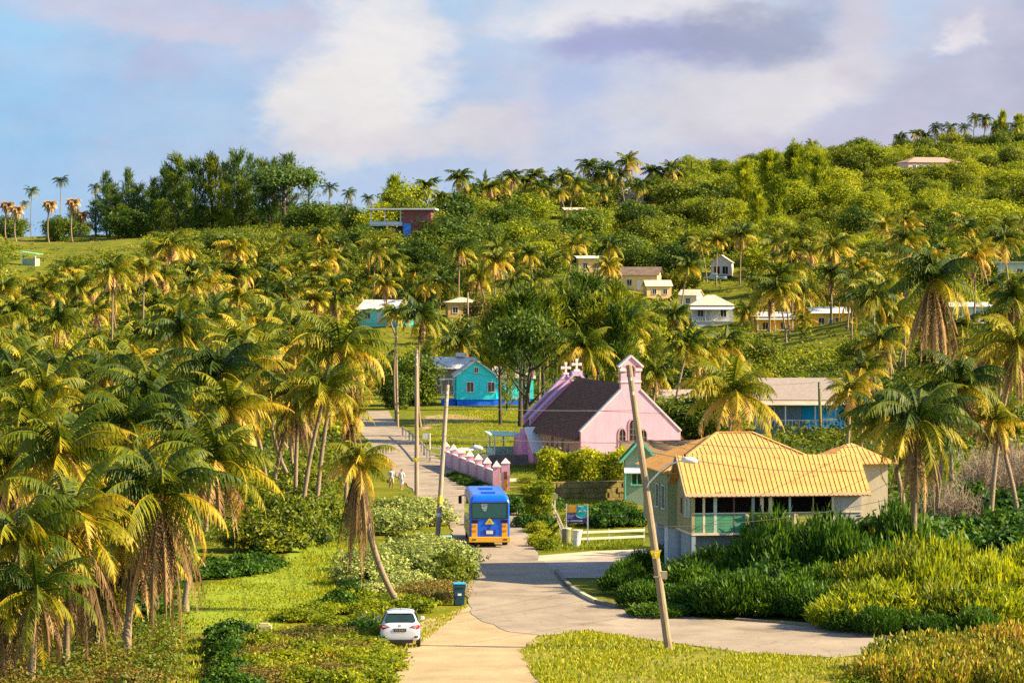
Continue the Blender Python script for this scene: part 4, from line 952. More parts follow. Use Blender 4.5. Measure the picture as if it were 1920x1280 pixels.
def build_pickup(name, label, loc, rz, body, cat='truck'):
    root = empty(name, loc, rz, label, cat); p = paint(name + '_paint', body, .4)
    m = MB(); loft(m, [rrect(.86, .45, z, .1, y) for y, z in ((0, 1.0), (.05, 1.05), (3.5, 1.05), (4.6, 1.0), (4.7, .85))]); m.build('body', p, root)
    c = MB(); loft(c, [rrect(.80, 1.04, z, .16, y) for y, z in ((2.0, 1.3), (2.1, 1.75), (3.1, 1.78), (3.7, 1.1))]); cb = c.build('cab', p, root)
    g = MB(); g.box(-.62, .62, 2.0, 2.02, 1.25, 1.6); g.build('rear_window', M['glass'], cb)
    b = MB(); b.box(-.8, .8, -.08, -.004, .5, .62); b.build('bumper', M['black'], root)
    t = MB(); t.box(-.5, .5, -.03, -.004, .68, .95); t.build('tailgate_panel', M['black'], root)
    for s in (-1, 1):
        for y in (.95, 3.75): wheel(root, s * .78, y, .36, .22, s)
        k = MB(); k.box(min(s * .66, s * .84), max(s * .66, s * .84), -.03, -.004, .7, .95); k.build('tail_light', mat('red_lens', (.5, .01, .01)), root)
build_pickup('parked_car', 'light blue car parked under the gable-fronted porch house', D(1361, 672), R(70), (.35, .48, .66), 'car')

# ------------------------------------------------------------------ poles, lamps and wires
M['pole'] = mat('weathered_pole', (.40, .30, .22), (.27, .20, .145), scale=2.5, rough=.9, stretch=(3, 3, .4), bump=.3)
M['polep'] = mat('pale_pole', (.33, .24, .15), (.20, .145, .09), scale=1.2, rough=.85, stretch=(2, 2, .5), bump=.25)
M['yellow'] = mat('yellow_plate', (.85, .60, .02), (.70, .46, .02), scale=4, rough=.5)
def pole(label, base, top, r0, r1, m, lamp=None, plate=None, box=None, cap=True, name='utility_pole'):
    base = Vector(base); top = Vector(top); root = empty(name, base, 0, label, 'utility pole'); t = top - base
    mb = MB(); mb.tube([(0, 0, -.3), (0, 0, 0), t * .5, t], [r0 * 1.02, r0, (r0 + r1) / 2, r1], 12); mb.build('shaft', m, root)
    xb = MB(); u = t.normalized()
    for k in (.93, .97): xb.tube([t * k - Vector((0, .2, 0)), t * k + Vector((0, -.25, 0))], .035, 6)
    for k in (.90, .95): xb.tube([t * k + Vector((0, -.16, -.06)), t * k + Vector((0, -.16, .09))], [.06, .045], 8)
    xb.build('insulator', M['steel'], root)
    if lamp:
        f, dx, dz, dy = lamp; p = t * f; a = MB()
        a.tube([p + Vector((0, -.12, -.35)), p + Vector((dx * .08, dy * .1 - .12, 0)), p + Vector((dx * .5, dy * .5, dz * .8)), p + Vector((dx * .85, dy, dz)), p + Vector((dx, dy, dz))], .035, 8)
        ar = a.build('lamp_arm', M['white'], root, smooth=True)
        h = MB(); q = p + Vector((dx, dy, dz)); s = 1 if dx > 0 else -1
        h.tube([q + Vector((-s * .2, 0, .03)), q + Vector((0, 0, .05)), q + Vector((s * .3, 0, .02)), q + Vector((s * .5, 0, -.02))], [.07, .15, .14, .06], 10)
        h.build('lamp_head', M['white'], ar, smooth=True)
        e = MB(); e.disc(q + Vector((-.05 * s, 0, .24)), (0, 0, 1), .05, .1, 8); e.build('photocell', M['black'], ar)
    if plate:
        f, w, hgt, m2 = plate; p = t * f; b = MB(); b.prism([(p.x - w * .55, p.y - r0 - .03, p.z + hgt * .5), (p.x - w * .32, p.y - r0 - .03, p.z - hgt * .5), (p.x + w * .40, p.y - r0 - .03, p.z - hgt * .45), (p.x + w * .45, p.y - r0 - .03, p.z + hgt * .15), (p.x + w * .6, p.y - r0 - .03, p.z + hgt * .6)][::-1], (0, -.02, 0))
        pl = b.build('plate', m2, root); k = MB(); k.bar((p.x - w * .12, p.y - r0 - .054, p.z + hgt * .2), (p.x + w * .02, p.y - r0 - .054, p.z - hgt * .25), .03); k.bar((p.x - w * .05, p.y - r0 - .054, p.z + hgt * .25), (p.x + w * .2, p.y - r0 - .054, p.z + hgt * .25), .03); k.build('plate_mark', mat('pale_mark', (.85, .8, .45)), pl)
    if box:
        p = t * box; b = MB(); b.box(p.x + r0 * .6, p.x + r0 + .2, p.y - .12, p.y + .12, p.z - .16, p.z + .16); b.box(p.x - r0 - .04, p.x + r0 * .6, p.y - r0 - .03, p.y - r0, p.z - .08, p.z - .03); b.build('junction_box', mat('dull_box', (.42, .33, .22)), root)
    return root, top
b1 = PZ(1254, 1218, 0); _, T1 = pole('tall leaning utility pole with a yellow plate and street lamp', b1, P(1179, 684, b1.y + 1.0), .175, .13, M['polep'],
    lamp=(.585, 1.72, .95, -.3), plate=(.335, .42, .34, M['yellow']), box=.262)
b2 = PZ(781, 932, 0); _, T2 = pole('straight slim pole with pale yellow plate left of the road', b2, P(781, 656, b2.y), .16, .12, M['pole'], plate=(.255, .55, .26, mat('pale_yellow_plate', (.80, .66, .06), (.65, .52, .05))))
b3 = PZ(820, 1014, 0); _, T3 = pole('pole leaning right with yellow band and low curved street lamp', b3, P(839, 722, b3.y + 3), .15, .12, M['pole'], lamp=(.575, 1.9, .16, .2))
bd = MB(); q = T3 - b3; bd.tube([b3 + q * .235, b3 + q * .285], .165, 12); bd.tube([b3 + q * .15, b3 + q * .175], .160, 12, 1)
o = bd.build('pole_band', [M['yellow'], M['white']], None); 
o.parent = _; o.location = -b3
b4 = PZ(1248, 790, 0); _, T4 = pole('brown pole standing close behind the church roof slope', b4, P(1248, 702, b4.y), .17, .13, M['pole'])
b5 = PZ(1539, 822, 0); _, T5 = pole('dark green-stained pole in front of blue house', b5, P(1536, 716, b5.y), .18, .14, mat('mossy_pole', (.20, .20, .07), (.14, .13, .05)))
b6 = D(878, 520); _, T6 = pole('distant pole beside tan house with orange tree', b6, P(877, 548, 520), .16, .12, M['pole'])
b7 = PZ(746, 800, 0); _, T7 = pole('slender grey pole among palms at the road bend', b7, P(742, 612, b7.y), .13, .10, M['pole'])
b8 = D(1690, 205); T8 = P(1960, 688, 225)
def wire(label, a, b, sag=.5, r=.016, m=None):
    a = Vector(a); b = Vector(b); pts = []
    for i in range(17):
        t = i / 16; p = a.lerp(b, t); p.z -= 4 * sag * t * (1 - t); pts.append(p)
    mb = MB(); mb.tube(pts, r, 5); o = mb.build('overhead_wire', m or M['wire'], None, smooth=True); tag(o, label, 'wire', 'overhead wires'); return o
M['wire'] = mat('aluminium_wire', (.42, .38, .34), (.34, .30, .27), rough=.5)
M['wirek'] = mat('black_wire', (.03, .026, .024), (.045, .04, .036), rough=.7)
lp = lambda k: b1.lerp(T1, k)
wire('bright wire crossing the church roof to the leaning pole', b3.lerp(T3, .86), lp(.84), .10)
wire('pale wire passing behind the streetlamp below the church eaves', b3.lerp(T3, .67), lp(.725), .10)
wire('dark wire hugging the main ridge of orange roof', lp(.74), P(1960, 770, 200), 1.2, .014, M['wirek'])
wire('dark wire drooping low across the orange veranda roof', lp(.70), P(1960, 800, 190), 1.7, .014, M['wirek'])
wire('light wire rising rightwards past the blue house', P(1536, 788, 300), P(1960, 676, 260), .3)
wire('dark wire from leaning pole towards the bottom right bushes', lp(.43), P(1960, 838, 170), 1.0, .014, M['wirek'])
wire('wire between the roadside slim pole and the banded pole', T2, T3, .5, .014, M['wirek'])
wire('long wire from slim pole to leaning pole top', T2 + Vector((0, 0, -.2)), T1 + Vector((0, 0, -.3)), 1.0, .014, M['wirek'])
wire('thin wire across the middle of the pink gable', P(1085, 767, 250), P(1290, 775, 250), .1, .014, M['wirek'])
wire('faint wire between pole behind church and blue house pole', T4, T5, .6, .014)
wire('distant wire right of the tan house pole', T6, P(960, 546, 520), .1, .02)
wire('guy wire running down beside slim roadside pole', P(793, 772, 232), PZ(802, 860, 0), 0, .014)

# ------------------------------------------------------------------ walls, fences, signs, bins
def build_wall():
    """church boundary wall with pyramid-capped pillars, one rigid thing"""
    a, b = PZ(931, 915, 0), PZ(836, 873, 0)
    root = empty('boundary_wall', a, 0, 'pink churchyard wall with pyramid-topped pillars along the road', 'wall')
    side = wallmat('lilac_wall', 206, 178, 190); d = b - a; n = 6
    for i in range(n):
        p, q = d * (i / n), d * ((i + 1) / n)
        w = MB(); w.bar(p + Vector((0, 0, .55)), q + Vector((0, 0, .55)), .2, 1.3); 
        if i: pass
        w.build('panel', side, root)
        c = MB(); c.bar(p + Vector((0, 0, 1.235)), q + Vector((0, 0, 1.235)), .28, .07); c.build('coping', M['cop'], root)
    for i in range(n + 1):
        p = d * (i / n); h = 1.62; c = MB(); c.box(p.x - .28, p.x + .28, p.y - .28, p.y + .28, -.2, h)
        c.build('pillar', M['pink'], root)
        k = MB(); k.add([(p.x - .33, p.y - .33, h + .002), (p.x + .33, p.y - .33, h + .002), (p.x + .33, p.y + .33, h + .002), (p.x - .33, p.y + .33, h + .002), (p.x, p.y, h + .48)], [(3, 2, 1, 0), (0, 1, 4), (1, 2, 4), (2, 3, 4), (3, 0, 4)]); k.build('pillar_cap', M['cop'], root)
    a2 = PZ(934, 918, 0) - a; a2 += Vector((.55, -.2, 0)); gp = MB(); gp.box(a2.x - .32, a2.x + .32, a2.y - .3, a2.y + .3, -.2, 2.0); g = gp.build('gate_pillar', M['pink'], root)
    k = MB(); k.add([(a2.x - .35, a2.y - .33, 2.002), (a2.x + .35, a2.y - .33, 2.002), (a2.x + .35, a2.y + .33, 2.002), (a2.x - .35, a2.y + .33, 2.002), (a2.x, a2.y, 2.4)], [(3, 2, 1, 0), (0, 1, 4), (1, 2, 4), (2, 3, 4), (3, 0, 4)]); k.build('pillar_cap', M['cop'], g)
    s = MB(); s.box(a2.x - .11, a2.x + .13, a2.y - .34, a2.y - .302, .05, .84); s.build('lower_panel', mat('orange_panel', (.75, .30, .02), (.6, .22, .02), rough=.6), g)
    s = MB(); s.box(a2.x - .11, a2.x + .13, a2.y - .34, a2.y - .302, .842, 1.4); s.build('upper_panel', mat('rust_panel', (.26, .09, .05), (.18, .06, .04), rough=.7), g)
build_wall()
def rail_fence(label, pts, h, rails, m, name='rail_fence', post=.09, step=1.9):
    root = empty(name, pts[0], 0, label, 'fence'); o = Vector(pts[0])
    for i in range(len(pts) - 1):
        a, b = Vector(pts[i]) - o, Vector(pts[i + 1]) - o; n = max(1, round((b - a).length / step))
        for k in range(n + (i == len(pts) - 2)):
            p = a.lerp(b, k / n); q = MB(); q.box(p.x - post / 2, p.x + post / 2, p.y - post / 2, p.y + post / 2, -.2, h + .06); q.build('post', m, root)
        off = Vector((0, -post / 2 - .025, 0))
        for z in rails:
            q = MB(); q.bar(a + Vector((0, 0, z)) + off, b + Vector((0, 0, z)) + off, .04, .13); q.build('rail', m, root)
cream = mat('cream_fence_paint', (.72, .62, .46), (.60, .50, .36), scale=2, rough=.7)
rail_fence('cream two-rail fence beside the path left of orange house', [PZ(1086, 1019, 0), PZ(1142, 1017, 0), PZ(1208, 1014, 0)], .78, (.30, .68), cream)
rail_fence('short cream fence running back from the signboard to hedge', [PZ(1058, 1018, 0), PZ(1046, 990, 0), PZ(1036, 968, 0)], .85, (.35, .75), cream)
rail_fence('white pipe rail fence behind the churchyard wall', [PZ(806, 862, 0), PZ(848, 868, 0), PZ(888, 866, 0), PZ(912, 860, 0)], 1.15, (.55, 1.08), M['white'], step=3.2, post=.1)
rail_fence('white posts with rails along the far right road edge', [PZ(806, 866, 0), PZ(790, 848, 0), PZ(774, 832, 0), PZ(755, 818, 0)], 1.0, (.9,), mat('stained_white_posts', (.50, .44, .34), (.36, .31, .24)), step=5, post=.16)
a, b = PZ(878, 876, 0), PZ(990, 874, 0)
t = empty('boundary_wall', a, 0, 'low dark grey blockwork wall behind the pink pillars', 'wall')
w = MB(); d_ = b - a; w.bar((0, 0, .45), d_ + Vector((0, 0, .45)), .2, 1.1); w.build('panel', mat('grey_block_wall', (.16, .14, .135), (.105, .09, .09), scale=1.5, rough=.9), t)
pr = MB(); pr.box(.9, 1.5, -.15, -.105, -.05, .85); pr.build('patch', wallmat('mauve_patch', 170, 146, 170), t)
a, b = PZ(1034, 941, 0), PZ(1180, 938, 0)
t = empty('retaining_wall', a, 0, 'mossy brown stone wall below the clipped church hedge', 'wall')
stw = mat('mossy_stone', (.34, .24, .095), (.17, .145, .035), scale=1.6, rough=.95, bump=.6, bscale=5)
w = MB(); d_ = b - a
for i in range(22):
    for j in range(4):
        k0, k1 = (i + .5 * (j % 2)) / 22.5, (i + .5 * (j % 2) + .94) / 22.5; z0 = -.1 + j * .36; p, q = d_ * k0, d_ * k1; y = random.uniform(-.05, .05)
        w.bar(p + Vector((0, y, z0 + .17)), q + Vector((0, y, z0 + .17)), .34, .335)
w.build('stonework', stw, t); cpn = MB(); cpn.bar((0, .06, 1.38), d_ + Vector((0, .06, 1.38)), .42, .08); cpn.build('coping', stw, t)
core = MB(); core.bar((0, .16, .62), d_ + Vector((0, .16, .62)), .3, 1.4); core.build('core', stw, t)
# sign board on two posts
c = PZ(1082, 1021, 0)
t = empty('sign_board', c, R(-3), 'orange, teal and navy notice board on two white posts', 'sign')
for x in (-.63, .63):
    p = MB(); p.box(x - .035, x + .035, -.035, .035, -.1, 2.42); p.build('post', M['white'], t)
p = MB(); p.box(-.595, .595, -.02, .02, 1.30, 2.36); bd_ = p.build('panel', mat('navy_panel', (.045, .035, .16), (.06, .05, .20), scale=2, rough=.5), t)
p = MB(); p.box(-.59, -.03, -.032, -.0205, 1.90, 2.355); og = p.build('orange_panel', mat('orange_sign', (.80, .36, .015), (.72, .30, .012), scale=3, rough=.5), bd_)
k = MB()
for i, (x0, x1) in enumerate(((-.50, -.12), (-.46, -.16), (-.52, -.10))): k.box(x0, x1, -.038, -.0325, 2.24 - i * .12, 2.27 - i * .12)
k.build('sign_lettering', mat('light_orange', (.85, .60, .16), rough=.5), og)
pts = [(-.025, -.034, 2.355), (.59, -.034, 2.355), (.59, -.034, 1.80)] + [(.28 + .36 * math.cos(a), -.034, 1.80 - .22 * math.sin(a)) for a in [math.pi * i / 10 for i in range(1, 10)]] + [(-.025, -.034, 1.80)]
p = MB(); p.prism(pts, (0, .013, 0)); tl = p.build('teal_panel', mat('teal_sign', (.02, .45, .44), (.02, .38, .40), scale=2, rough=.5), bd_)
z_ = MB(); z_.bar((.06, -.04, 2.28), (.36, -.04, 2.28), .012, .06); z_.bar((.34, -.04, 2.26), (.10, -.04, 1.99), .012, .065, up=(0, 1, 0)); z_.bar((.09, -.04, 1.98), (.52, -.04, 1.98), .012, .05)
z_.bar((.36, -.04, 2.08), (.52, -.04, 2.0), .012, .05, up=(0, 1, 0)); 
for i in range(9):
    a0, a1 = math.pi * i / 9, math.pi * (i + 1) / 9; z_.bar((.28 + .36 * math.cos(a0), -.04, 1.81 - .22 * math.sin(a0)), (.28 + .36 * math.cos(a1), -.04, 1.81 - .22 * math.sin(a1)), .012, .045, up=(0, 1, 0))
z_.build('sign_lettering', M['white'], tl)
k = MB(); k.box(-.40, .32, -.03, -.0205, 1.39, 1.47); k.box(-.56, -.48, -.03, -.0205, 1.38, 1.46)
for i in range(3): k.box(-.55, -.10 - .08 * i, -.03, -.0205, 1.76 - i * .085, 1.79 - i * .085)
k.build('sign_lettering', mat('pale_lilac', (.62, .56, .66), rough=.5), bd_)
c = PZ(1040, 985, 0)
t = empty('road_sign', c, 0, 'weathered round road sign on a thin post by hedge', 'sign')
p = MB(); p.tube([(0, 0, -.1), (0, 0, 2.1)], .035, 8); p.build('post', cream, t)
p = MB(); p.disc((.0, -.06, 1.85), (0, 1, 0), .22, .03, 20); p.build('sign_face', mat('faded_sign', (.42, .40, .20), (.34, .30, .14), rough=.7), t)
c = PZ(806, 863, 0)
t = empty('road_sign', c, 0, 'plain white square sign hung left of its post', 'sign')
p = MB(); p.tube([(0, 0, -.1), (0, 0, 2.35)], .05, 8); p.build('post', M['white'], t)
p = MB(); p.box(-.62, -.052, -.03, .01, 1.85, 2.35); p.build('sign_face', M['white'], t)
def bin_(label, c, s, m, lidm, wheels=True, h=1.0, name='wheelie_bin'):
    t = empty(name, c, R(s), label, 'bin'); b = MB()
    b.add([(-.22, -.24, .06), (.22, -.24, .06), (.22, .24, .06), (-.22, .24, .06), (-.28, -.32, h), (.28, -.32, h), (.28, .34, h), (-.28, .34, h)], [(3, 2, 1, 0), (4, 5, 6, 7), (0, 1, 5, 4), (1, 2, 6, 5), (2, 3, 7, 6), (3, 0, 4, 7)])
    b.box(-.3, .3, -.35, -.3, h - .12, h - .02); b.build('body', m, t)
    l = MB(); l.prism([(-.31, -.37, h + .003), (.31, -.37, h + .003), (.31, .36, h + .003), (-.31, .36, h + .003)], (0, 0, .07)); l.build('lid', lidm, t, bevel=.02)
    if wheels:
        for s_ in (-.22, .22):
            w = MB(); w.disc((s_, .25, .1), (1, 0, 0), .1, .06, 12); w.build('wheel', M['tyre'], t)
    k = MB(); k.box(-.10, .08, -.345, -.318, .5, .60); k.build('sticker', M['white'], t)
teal = mat('teal_bin', (.02, .15, .19), (.03, .20, .24), scale=3, rough=.45)
bin_('blue wheelie bin at the road edge near the car', PZ(861, 1134, 0), 6, mat('navy_bin', (.012, .05, .085), (.018, .065, .10), scale=3, rough=.5), mat('blue_lid', (.03, .30, .50), (.04, .34, .55), rough=.4), h=1.02)
bin_('teal bin half sunk in shrubs beside the bus', PZ(837, 1034, 0), 0, teal, mat('light_lid', (.25, .55, .60), rough=.4), h=.85)
t = empty('rubbish_bin', PZ(1077, 1026, 0), 0, 'tall white tapered rubbish drum below the notice board', 'bin')
b = MB(); b.tube([(.12, 0, 0), (.14, 0, .5), (.17, 0, .98)], [.19, .23, .28], 16, cap=True); b.build('drum', M['white'], t, smooth=False)
b = MB(); b.tube([(.17, 0, .98), (.17, 0, 1.04)], .31, 16); b.build('rim', cream, t)
t = empty('rubbish_bin', PZ(1067, 1022, 0) + Vector((-.15, .4, 0)), 0, 'grey green drum standing left of the white drum', 'bin')
b = MB(); b.tube([(0, 0, 0), (0, 0, .95)], [.26, .28], 16); b.build('drum', mat('lichen_grey', (.24, .24, .13), (.16, .16, .08), scale=4), t); b = MB(); b.tube([(0, 0, .95), (0, 0, 1.0)], .30, 16); b.build('rim', cream, t)
t = empty('gate_post', PZ(1018, 930, 0), 0, 'short orange pillar with a cap rising behind clipped bush', 'pillar')
b = MB(); b.box(-.2, .2, -.2, .2, -.1, 1.15); b.build('shaft', mat('orange_render', (.66, .30, .06), (.54, .23, .05), rough=.8), t); b = MB(); b.box(-.26, .26, -.26, .26, 1.152, 1.28); b.build('cap', mat('orange_cap', (.72, .36, .08), rough=.8), t)
# kerb of the side road corner
kp = px_poly([(1038, 1074), (1052, 1092), (1068, 1106), (1090, 1120), (1112, 1131), (1150, 1141)])
k = MB()
for i in range(len(kp) - 1): k.bar(kp[i] + Vector((.15, .1, .09)), kp[i + 1] + Vector((.15, .1, .09)), .2, .22, 0 if i not in (2, 3) else 1)
tag(k.build('kerb', [mat('grey_kerb', (.22, .19, .15), (.15, .13, .10)), mat('cream_kerb', (.62, .54, .36), (.45, .38, .24))]), kind='structure')
k = MB(); pts = px_poly([(1700, 1184), (1600, 1180), (1500, 1172), (1380, 1164)])
for i in range(3): k.bar(pts[i] + Vector((0, .2, .06)), pts[i + 1] + Vector((0, .2, .06)), .25, .14)
tag(k.build('kerb', mat('grey_kerb', (.22, .19, .15))), kind='structure')
# small things
t = MB(); p = PZ(676, 1172, 0); t.bar(p + Vector((-.35, 0, .0)), p + Vector((.28, -.1, .62)), .10, .10); o = t.build('broken_post', mat('pale_timber', (.55, .50, .24), (.42, .36, .16)), None); tag(o, 'broken pale post leaning in the weeds left of the car', 'post')
t = MB(); p = PZ(497, 1180, 0); t.box(p.x - .3, p.x + .3, p.y - .2, p.y + .25, -.1, .22); t.box(p.x - .25, p.x + .2, p.y - .15, p.y + .2, .222, .30); o = t.build('stone_block', mat('bleached_stone', (.50, .44, .22), (.38, .33, .15), bump=.5)); tag(o, 'pale stone block on the near edge of the lawn', 'stone'); b_ = o.modifiers.new('b', 'BEVEL'); b_.width = .06; b_.segments = 2
t = MB(); p = PZ(1045, 1027, 0); t.bar(p + Vector((-.3, -.1, .08)), p + Vector((.32, .1, .16)), .1); o = t.build('log', mat('pale_timber', (.55, .50, .24))); tag(o, 'pale driftwood log lying in the grass by the path', 'log')

# ------------------------------------------------------------------ people
def person(label, loc, rz, hgt, shirt, trousers, skin, hair, stride=.22, bag=None):
    root = empty('person', loc, rz, label, 'person')
    s = hgt / 1.75
    J = {'pel': (0, 0, .95), 'wai': (0, .0, 1.10), 'che': (0, .01, 1.32), 'nec': (0, 0, 1.50), 'hd0': (0, -.01, 1.58), 'hd1': (0, -.02, 1.68), 'hd2': (0, -.01, 1.75),
         'hl': (-.10, 0, .92), 'kl': (-.11, stride * .5, .50), 'al': (-.11, stride * .35, .09), 'tl': (-.12, stride * .35 + .0, .04), 'fl': (-.12, stride * .35 + .15, .035),
         'hr': (.10, 0, .92), 'kr': (.11, -stride * .1, .49), 'ar': (.11, -stride * .9, .10), 'fr': (.12, -stride * .9 + .15, .04),
         'sl': (-.19, 0, 1.42), 'el': (-.25, -.06, 1.14), 'wl': (-.26, .05, .90), 'gl': (-.26, .08, .80),
         'sr': (.19, 0, 1.42), 'er': (.25, .04, 1.14), 'wr': (.27, .14, .92), 'gr': (.27, .18, .83)}
    E = [('pel', 'wai'), ('wai', 'che'), ('che', 'nec'), ('nec', 'hd0'), ('hd0', 'hd1'), ('hd1', 'hd2'), ('pel', 'hl'), ('hl', 'kl'), ('kl', 'al'), ('al', 'fl'), ('pel', 'hr'), ('hr', 'kr'), ('kr', 'ar'), ('ar', 'fr'),
         ('che', 'sl'), ('sl', 'el'), ('el', 'wl'), ('wl', 'gl'), ('che', 'sr'), ('sr', 'er'), ('er', 'wr'), ('wr', 'gr')]
    Rr = {'pel': .13, 'wai': .12, 'che': .14, 'nec': .06, 'hd0': .075, 'hd1': .105, 'hd2': .07, 'hl': .10, 'kl': .065, 'al': .045, 'fl': .035, 'hr': .10, 'kr': .065, 'ar': .045, 'fr': .035, 'sl': .065, 'el': .045, 'wl': .03, 'gl': .035, 'sr': .065, 'er': .045, 'wr': .03, 'gr': .035}
    def skin_mesh(name, keys, edges, scale, m, sub=1):
        idx = {k: i for i, k in enumerate(keys)}; me = bpy.data.meshes.new(name)
        me.from_pydata([tuple(c * s for c in J[k]) for k in keys], [(idx[a], idx[b]) for a, b in edges], []); me.materials.append(m)
        o = bpy.data.objects.new(name, me); link(o, root); o.modifiers.new('skin', 'SKIN'); sv = me.skin_vertices or None
        if not me.skin_vertices: me.attributes
        return o, me, idx
    keys = [k for k in J if k != 'tl']; 
    # body as one continuous tapered surface, built from joined tubes merged by a remesh
    mb = MB()
    def limb(ks, sc=1.0, n=10): mb.tube([Vector(J[k]) * s for k in ks], [Rr[k] * s * sc for k in ks], n)
    limb(['hd2', 'hd1', 'hd0', 'nec', 'che', 'wai', 'pel'])
    limb(['pel', 'hl', 'kl', 'al', 'fl']); limb(['pel', 'hr', 'kr', 'ar', 'fr']); limb(['che', 'sl', 'el', 'wl', 'gl']); limb(['che', 'sr', 'er', 'wr', 'gr'])
    b = mb.build('body', skin, root, smooth=True); rm = b.modifiers.new('remesh', 'REMESH'); rm.mode = 'VOXEL'; rm.voxel_size = .022; rm.use_smooth_shade = True
    mb = MB(); limb(['nec', 'che', 'wai', 'pel'], 1.16, 12); limb(['che', 'sl', 'el'], 1.3); limb(['che', 'sr', 'er'], 1.3)
    t = mb.build('shirt', shirt, root, smooth=True); rm = t.modifiers.new('remesh', 'REMESH'); rm.mode = 'VOXEL'; rm.voxel_size = .022; rm.use_smooth_shade = True
    mb = MB(); J['hl2'] = tuple(Vector(J['hl']).lerp(Vector(J['kl']), .95)); J['hr2'] = tuple(Vector(J['hr']).lerp(Vector(J['kr']), .95)); Rr['hl2'] = Rr['hr2'] = .075
    limb(['wai', 'pel', 'hl', 'hl2'], 1.14); limb(['pel', 'hr', 'hr2'], 1.14)
    t = mb.build('shorts', trousers, root, smooth=True); rm = t.modifiers.new('remesh', 'REMESH'); rm.mode = 'VOXEL'; rm.voxel_size = .022; rm.use_smooth_shade = True
    mb = MB(); mb.tube([Vector((0, -.035, 1.60)) * s, Vector((0, -.035, 1.69)) * s, Vector((0, -.02, 1.775)) * s], [.085 * s, .115 * s, .06 * s], 12); mb.build('hair', hair, root, smooth=True)
    if bag:
        m = MB(); m.box(.2 * s, .42 * s, .05, .25, .52 * s, .80 * s); m.build('bag', bag, root, bevel=.03)
sk = mat('brown_skin', (.30, .15, .09), (.25, .12, .07), rough=.6); sk2 = mat('tan_skin', (.48, .28, .19), (.42, .24, .16), rough=.6)
person('walker in a white top on the road behind palm fronds', PZ(753, 920, 0) + Vector((0, 0, .05)), R(160), 1.55, mat('white_cloth', (.82, .72, .74), (.7, .6, .62), rough=.9), mat('white_cloth', (.82, .72, .74)), sk2, mat('reddish_hair', (.22, .07, .05)))
person('walker in pale grey holding a dark bag beside white-clad companion', PZ(734, 918, 0) + Vector((0, 0, .05)), R(195), 1.6, mat('lilac_cloth', (.52, .46, .52), (.42, .37, .42), rough=.9), mat('tan_cloth', (.5, .38, .22), rough=.9), sk, mat('dark_hair', (.03, .02, .018)), bag=mat('dark_bag', (.05, .06, .02), rough=.8))
# ------------------------------------------------------------------ foliage prototypes
def frond(az, e0, Lf, droop, nl, ll, lw, v0, hang=.55, seg=2, tipdry=.25, wind=0.0):
    m = 26; t = np.linspace(0, 1, m); el = e0 - droop * t ** 1.35; azs = az + wind * t ** 1.5
    dirs = np.stack([np.cos(el) * np.cos(azs), np.cos(el) * np.sin(azs), np.sin(el)], 1)
    pos = np.concatenate([[[0, 0, 0]], np.cumsum((dirs[:-1] + dirs[1:]) / 2, 0)]) * (Lf / (m - 1))
    out, var = [], []
    ts = np.linspace(.10, .995, nl)
    ix = np.clip((ts * (m - 1)).astype(int), 0, m - 2); fr = (ts * (m - 1) - ix)[:, None]
    p = pos[ix] * (1 - fr) + pos[ix + 1] * fr; T = norm(dirs[ix] * (1 - fr) + dirs[ix + 1] * fr)
    S = norm(np.stack([-np.sin(azs[ix]), np.cos(azs[ix]), np.zeros(nl)], 1)); Nn = np.cross(T, S) * -1
    prof = (np.sin(np.clip(ts * 1.08 + .05, 0, 1) * np.pi) ** .55) * (1 - .25 * ts) + .12
    hf = rng.uniform(.45, 1.5)
    for s in (-1, 1):
        h = hang * hf * rng.uniform(.5, 1.5, (nl, 1)); l = (ll * prof * rng.uniform(.7, 1.15, nl) * np.where(rng.uniform(size=nl) < .10, .15, 1))[:, None]
        d = norm(S * s * .85 + T * rng.uniform(.35, .65, (nl, 1)) + np.array([0, 0, -1.0]) * h + Nn * .12)
        w = T * (lw / 2)
        if seg == 1:
            tip = p + d * l; q = np.stack([p - w, p + w, tip + w * .45, tip - w * .45], 1); out.append(q); var.append(v0 + tipdry * ts ** 2 + rng.normal(0, .05, nl))
        else:
            mid = p + d * l * .5; d2 = norm(d + np.array([0, 0, -1.0]) * (h * .9 + .1)); tip = mid + d2 * l * .5
            out.append(np.stack([p - w, p + w, mid + w * .9, mid - w * .9], 1)); out.append(np.stack([mid - w * .9, mid + w * .9, tip + w * .2, tip - w * .2], 1))
            vv = v0 + tipdry * ts ** 2 + rng.normal(0, .05, nl); var += [vv, vv + .08]
    rw = .05 + .02 * (Lf / 4); a, b = pos[:-1:2], pos[1::2]; k = min(len(a), len(b)); ids = np.arange(k) * 2
    Sr = np.stack([-np.sin(azs[ids]), np.cos(azs[ids]), np.zeros(k)], 1) * rw; c = pos[ids + 2] if ids[-1] + 2 < m else pos[np.minimum(ids + 2, m - 1)]
    tp = np.linspace(1, .3, k)[:, None]
    out.append(np.stack([a - Sr * tp, a + Sr * tp, c + Sr * tp * .9, c - Sr * tp * .9], 1)); var.append(np.full(k, v0 + .32))
    up = np.array([0, 0, rw * .8]); out.append(np.stack([a - up * tp, a + up * tp, c + up * tp * .9, c - up * tp * .9], 1)); var.append(np.full(k, v0 + .28))
    return np.concatenate(out), np.concatenate(var)
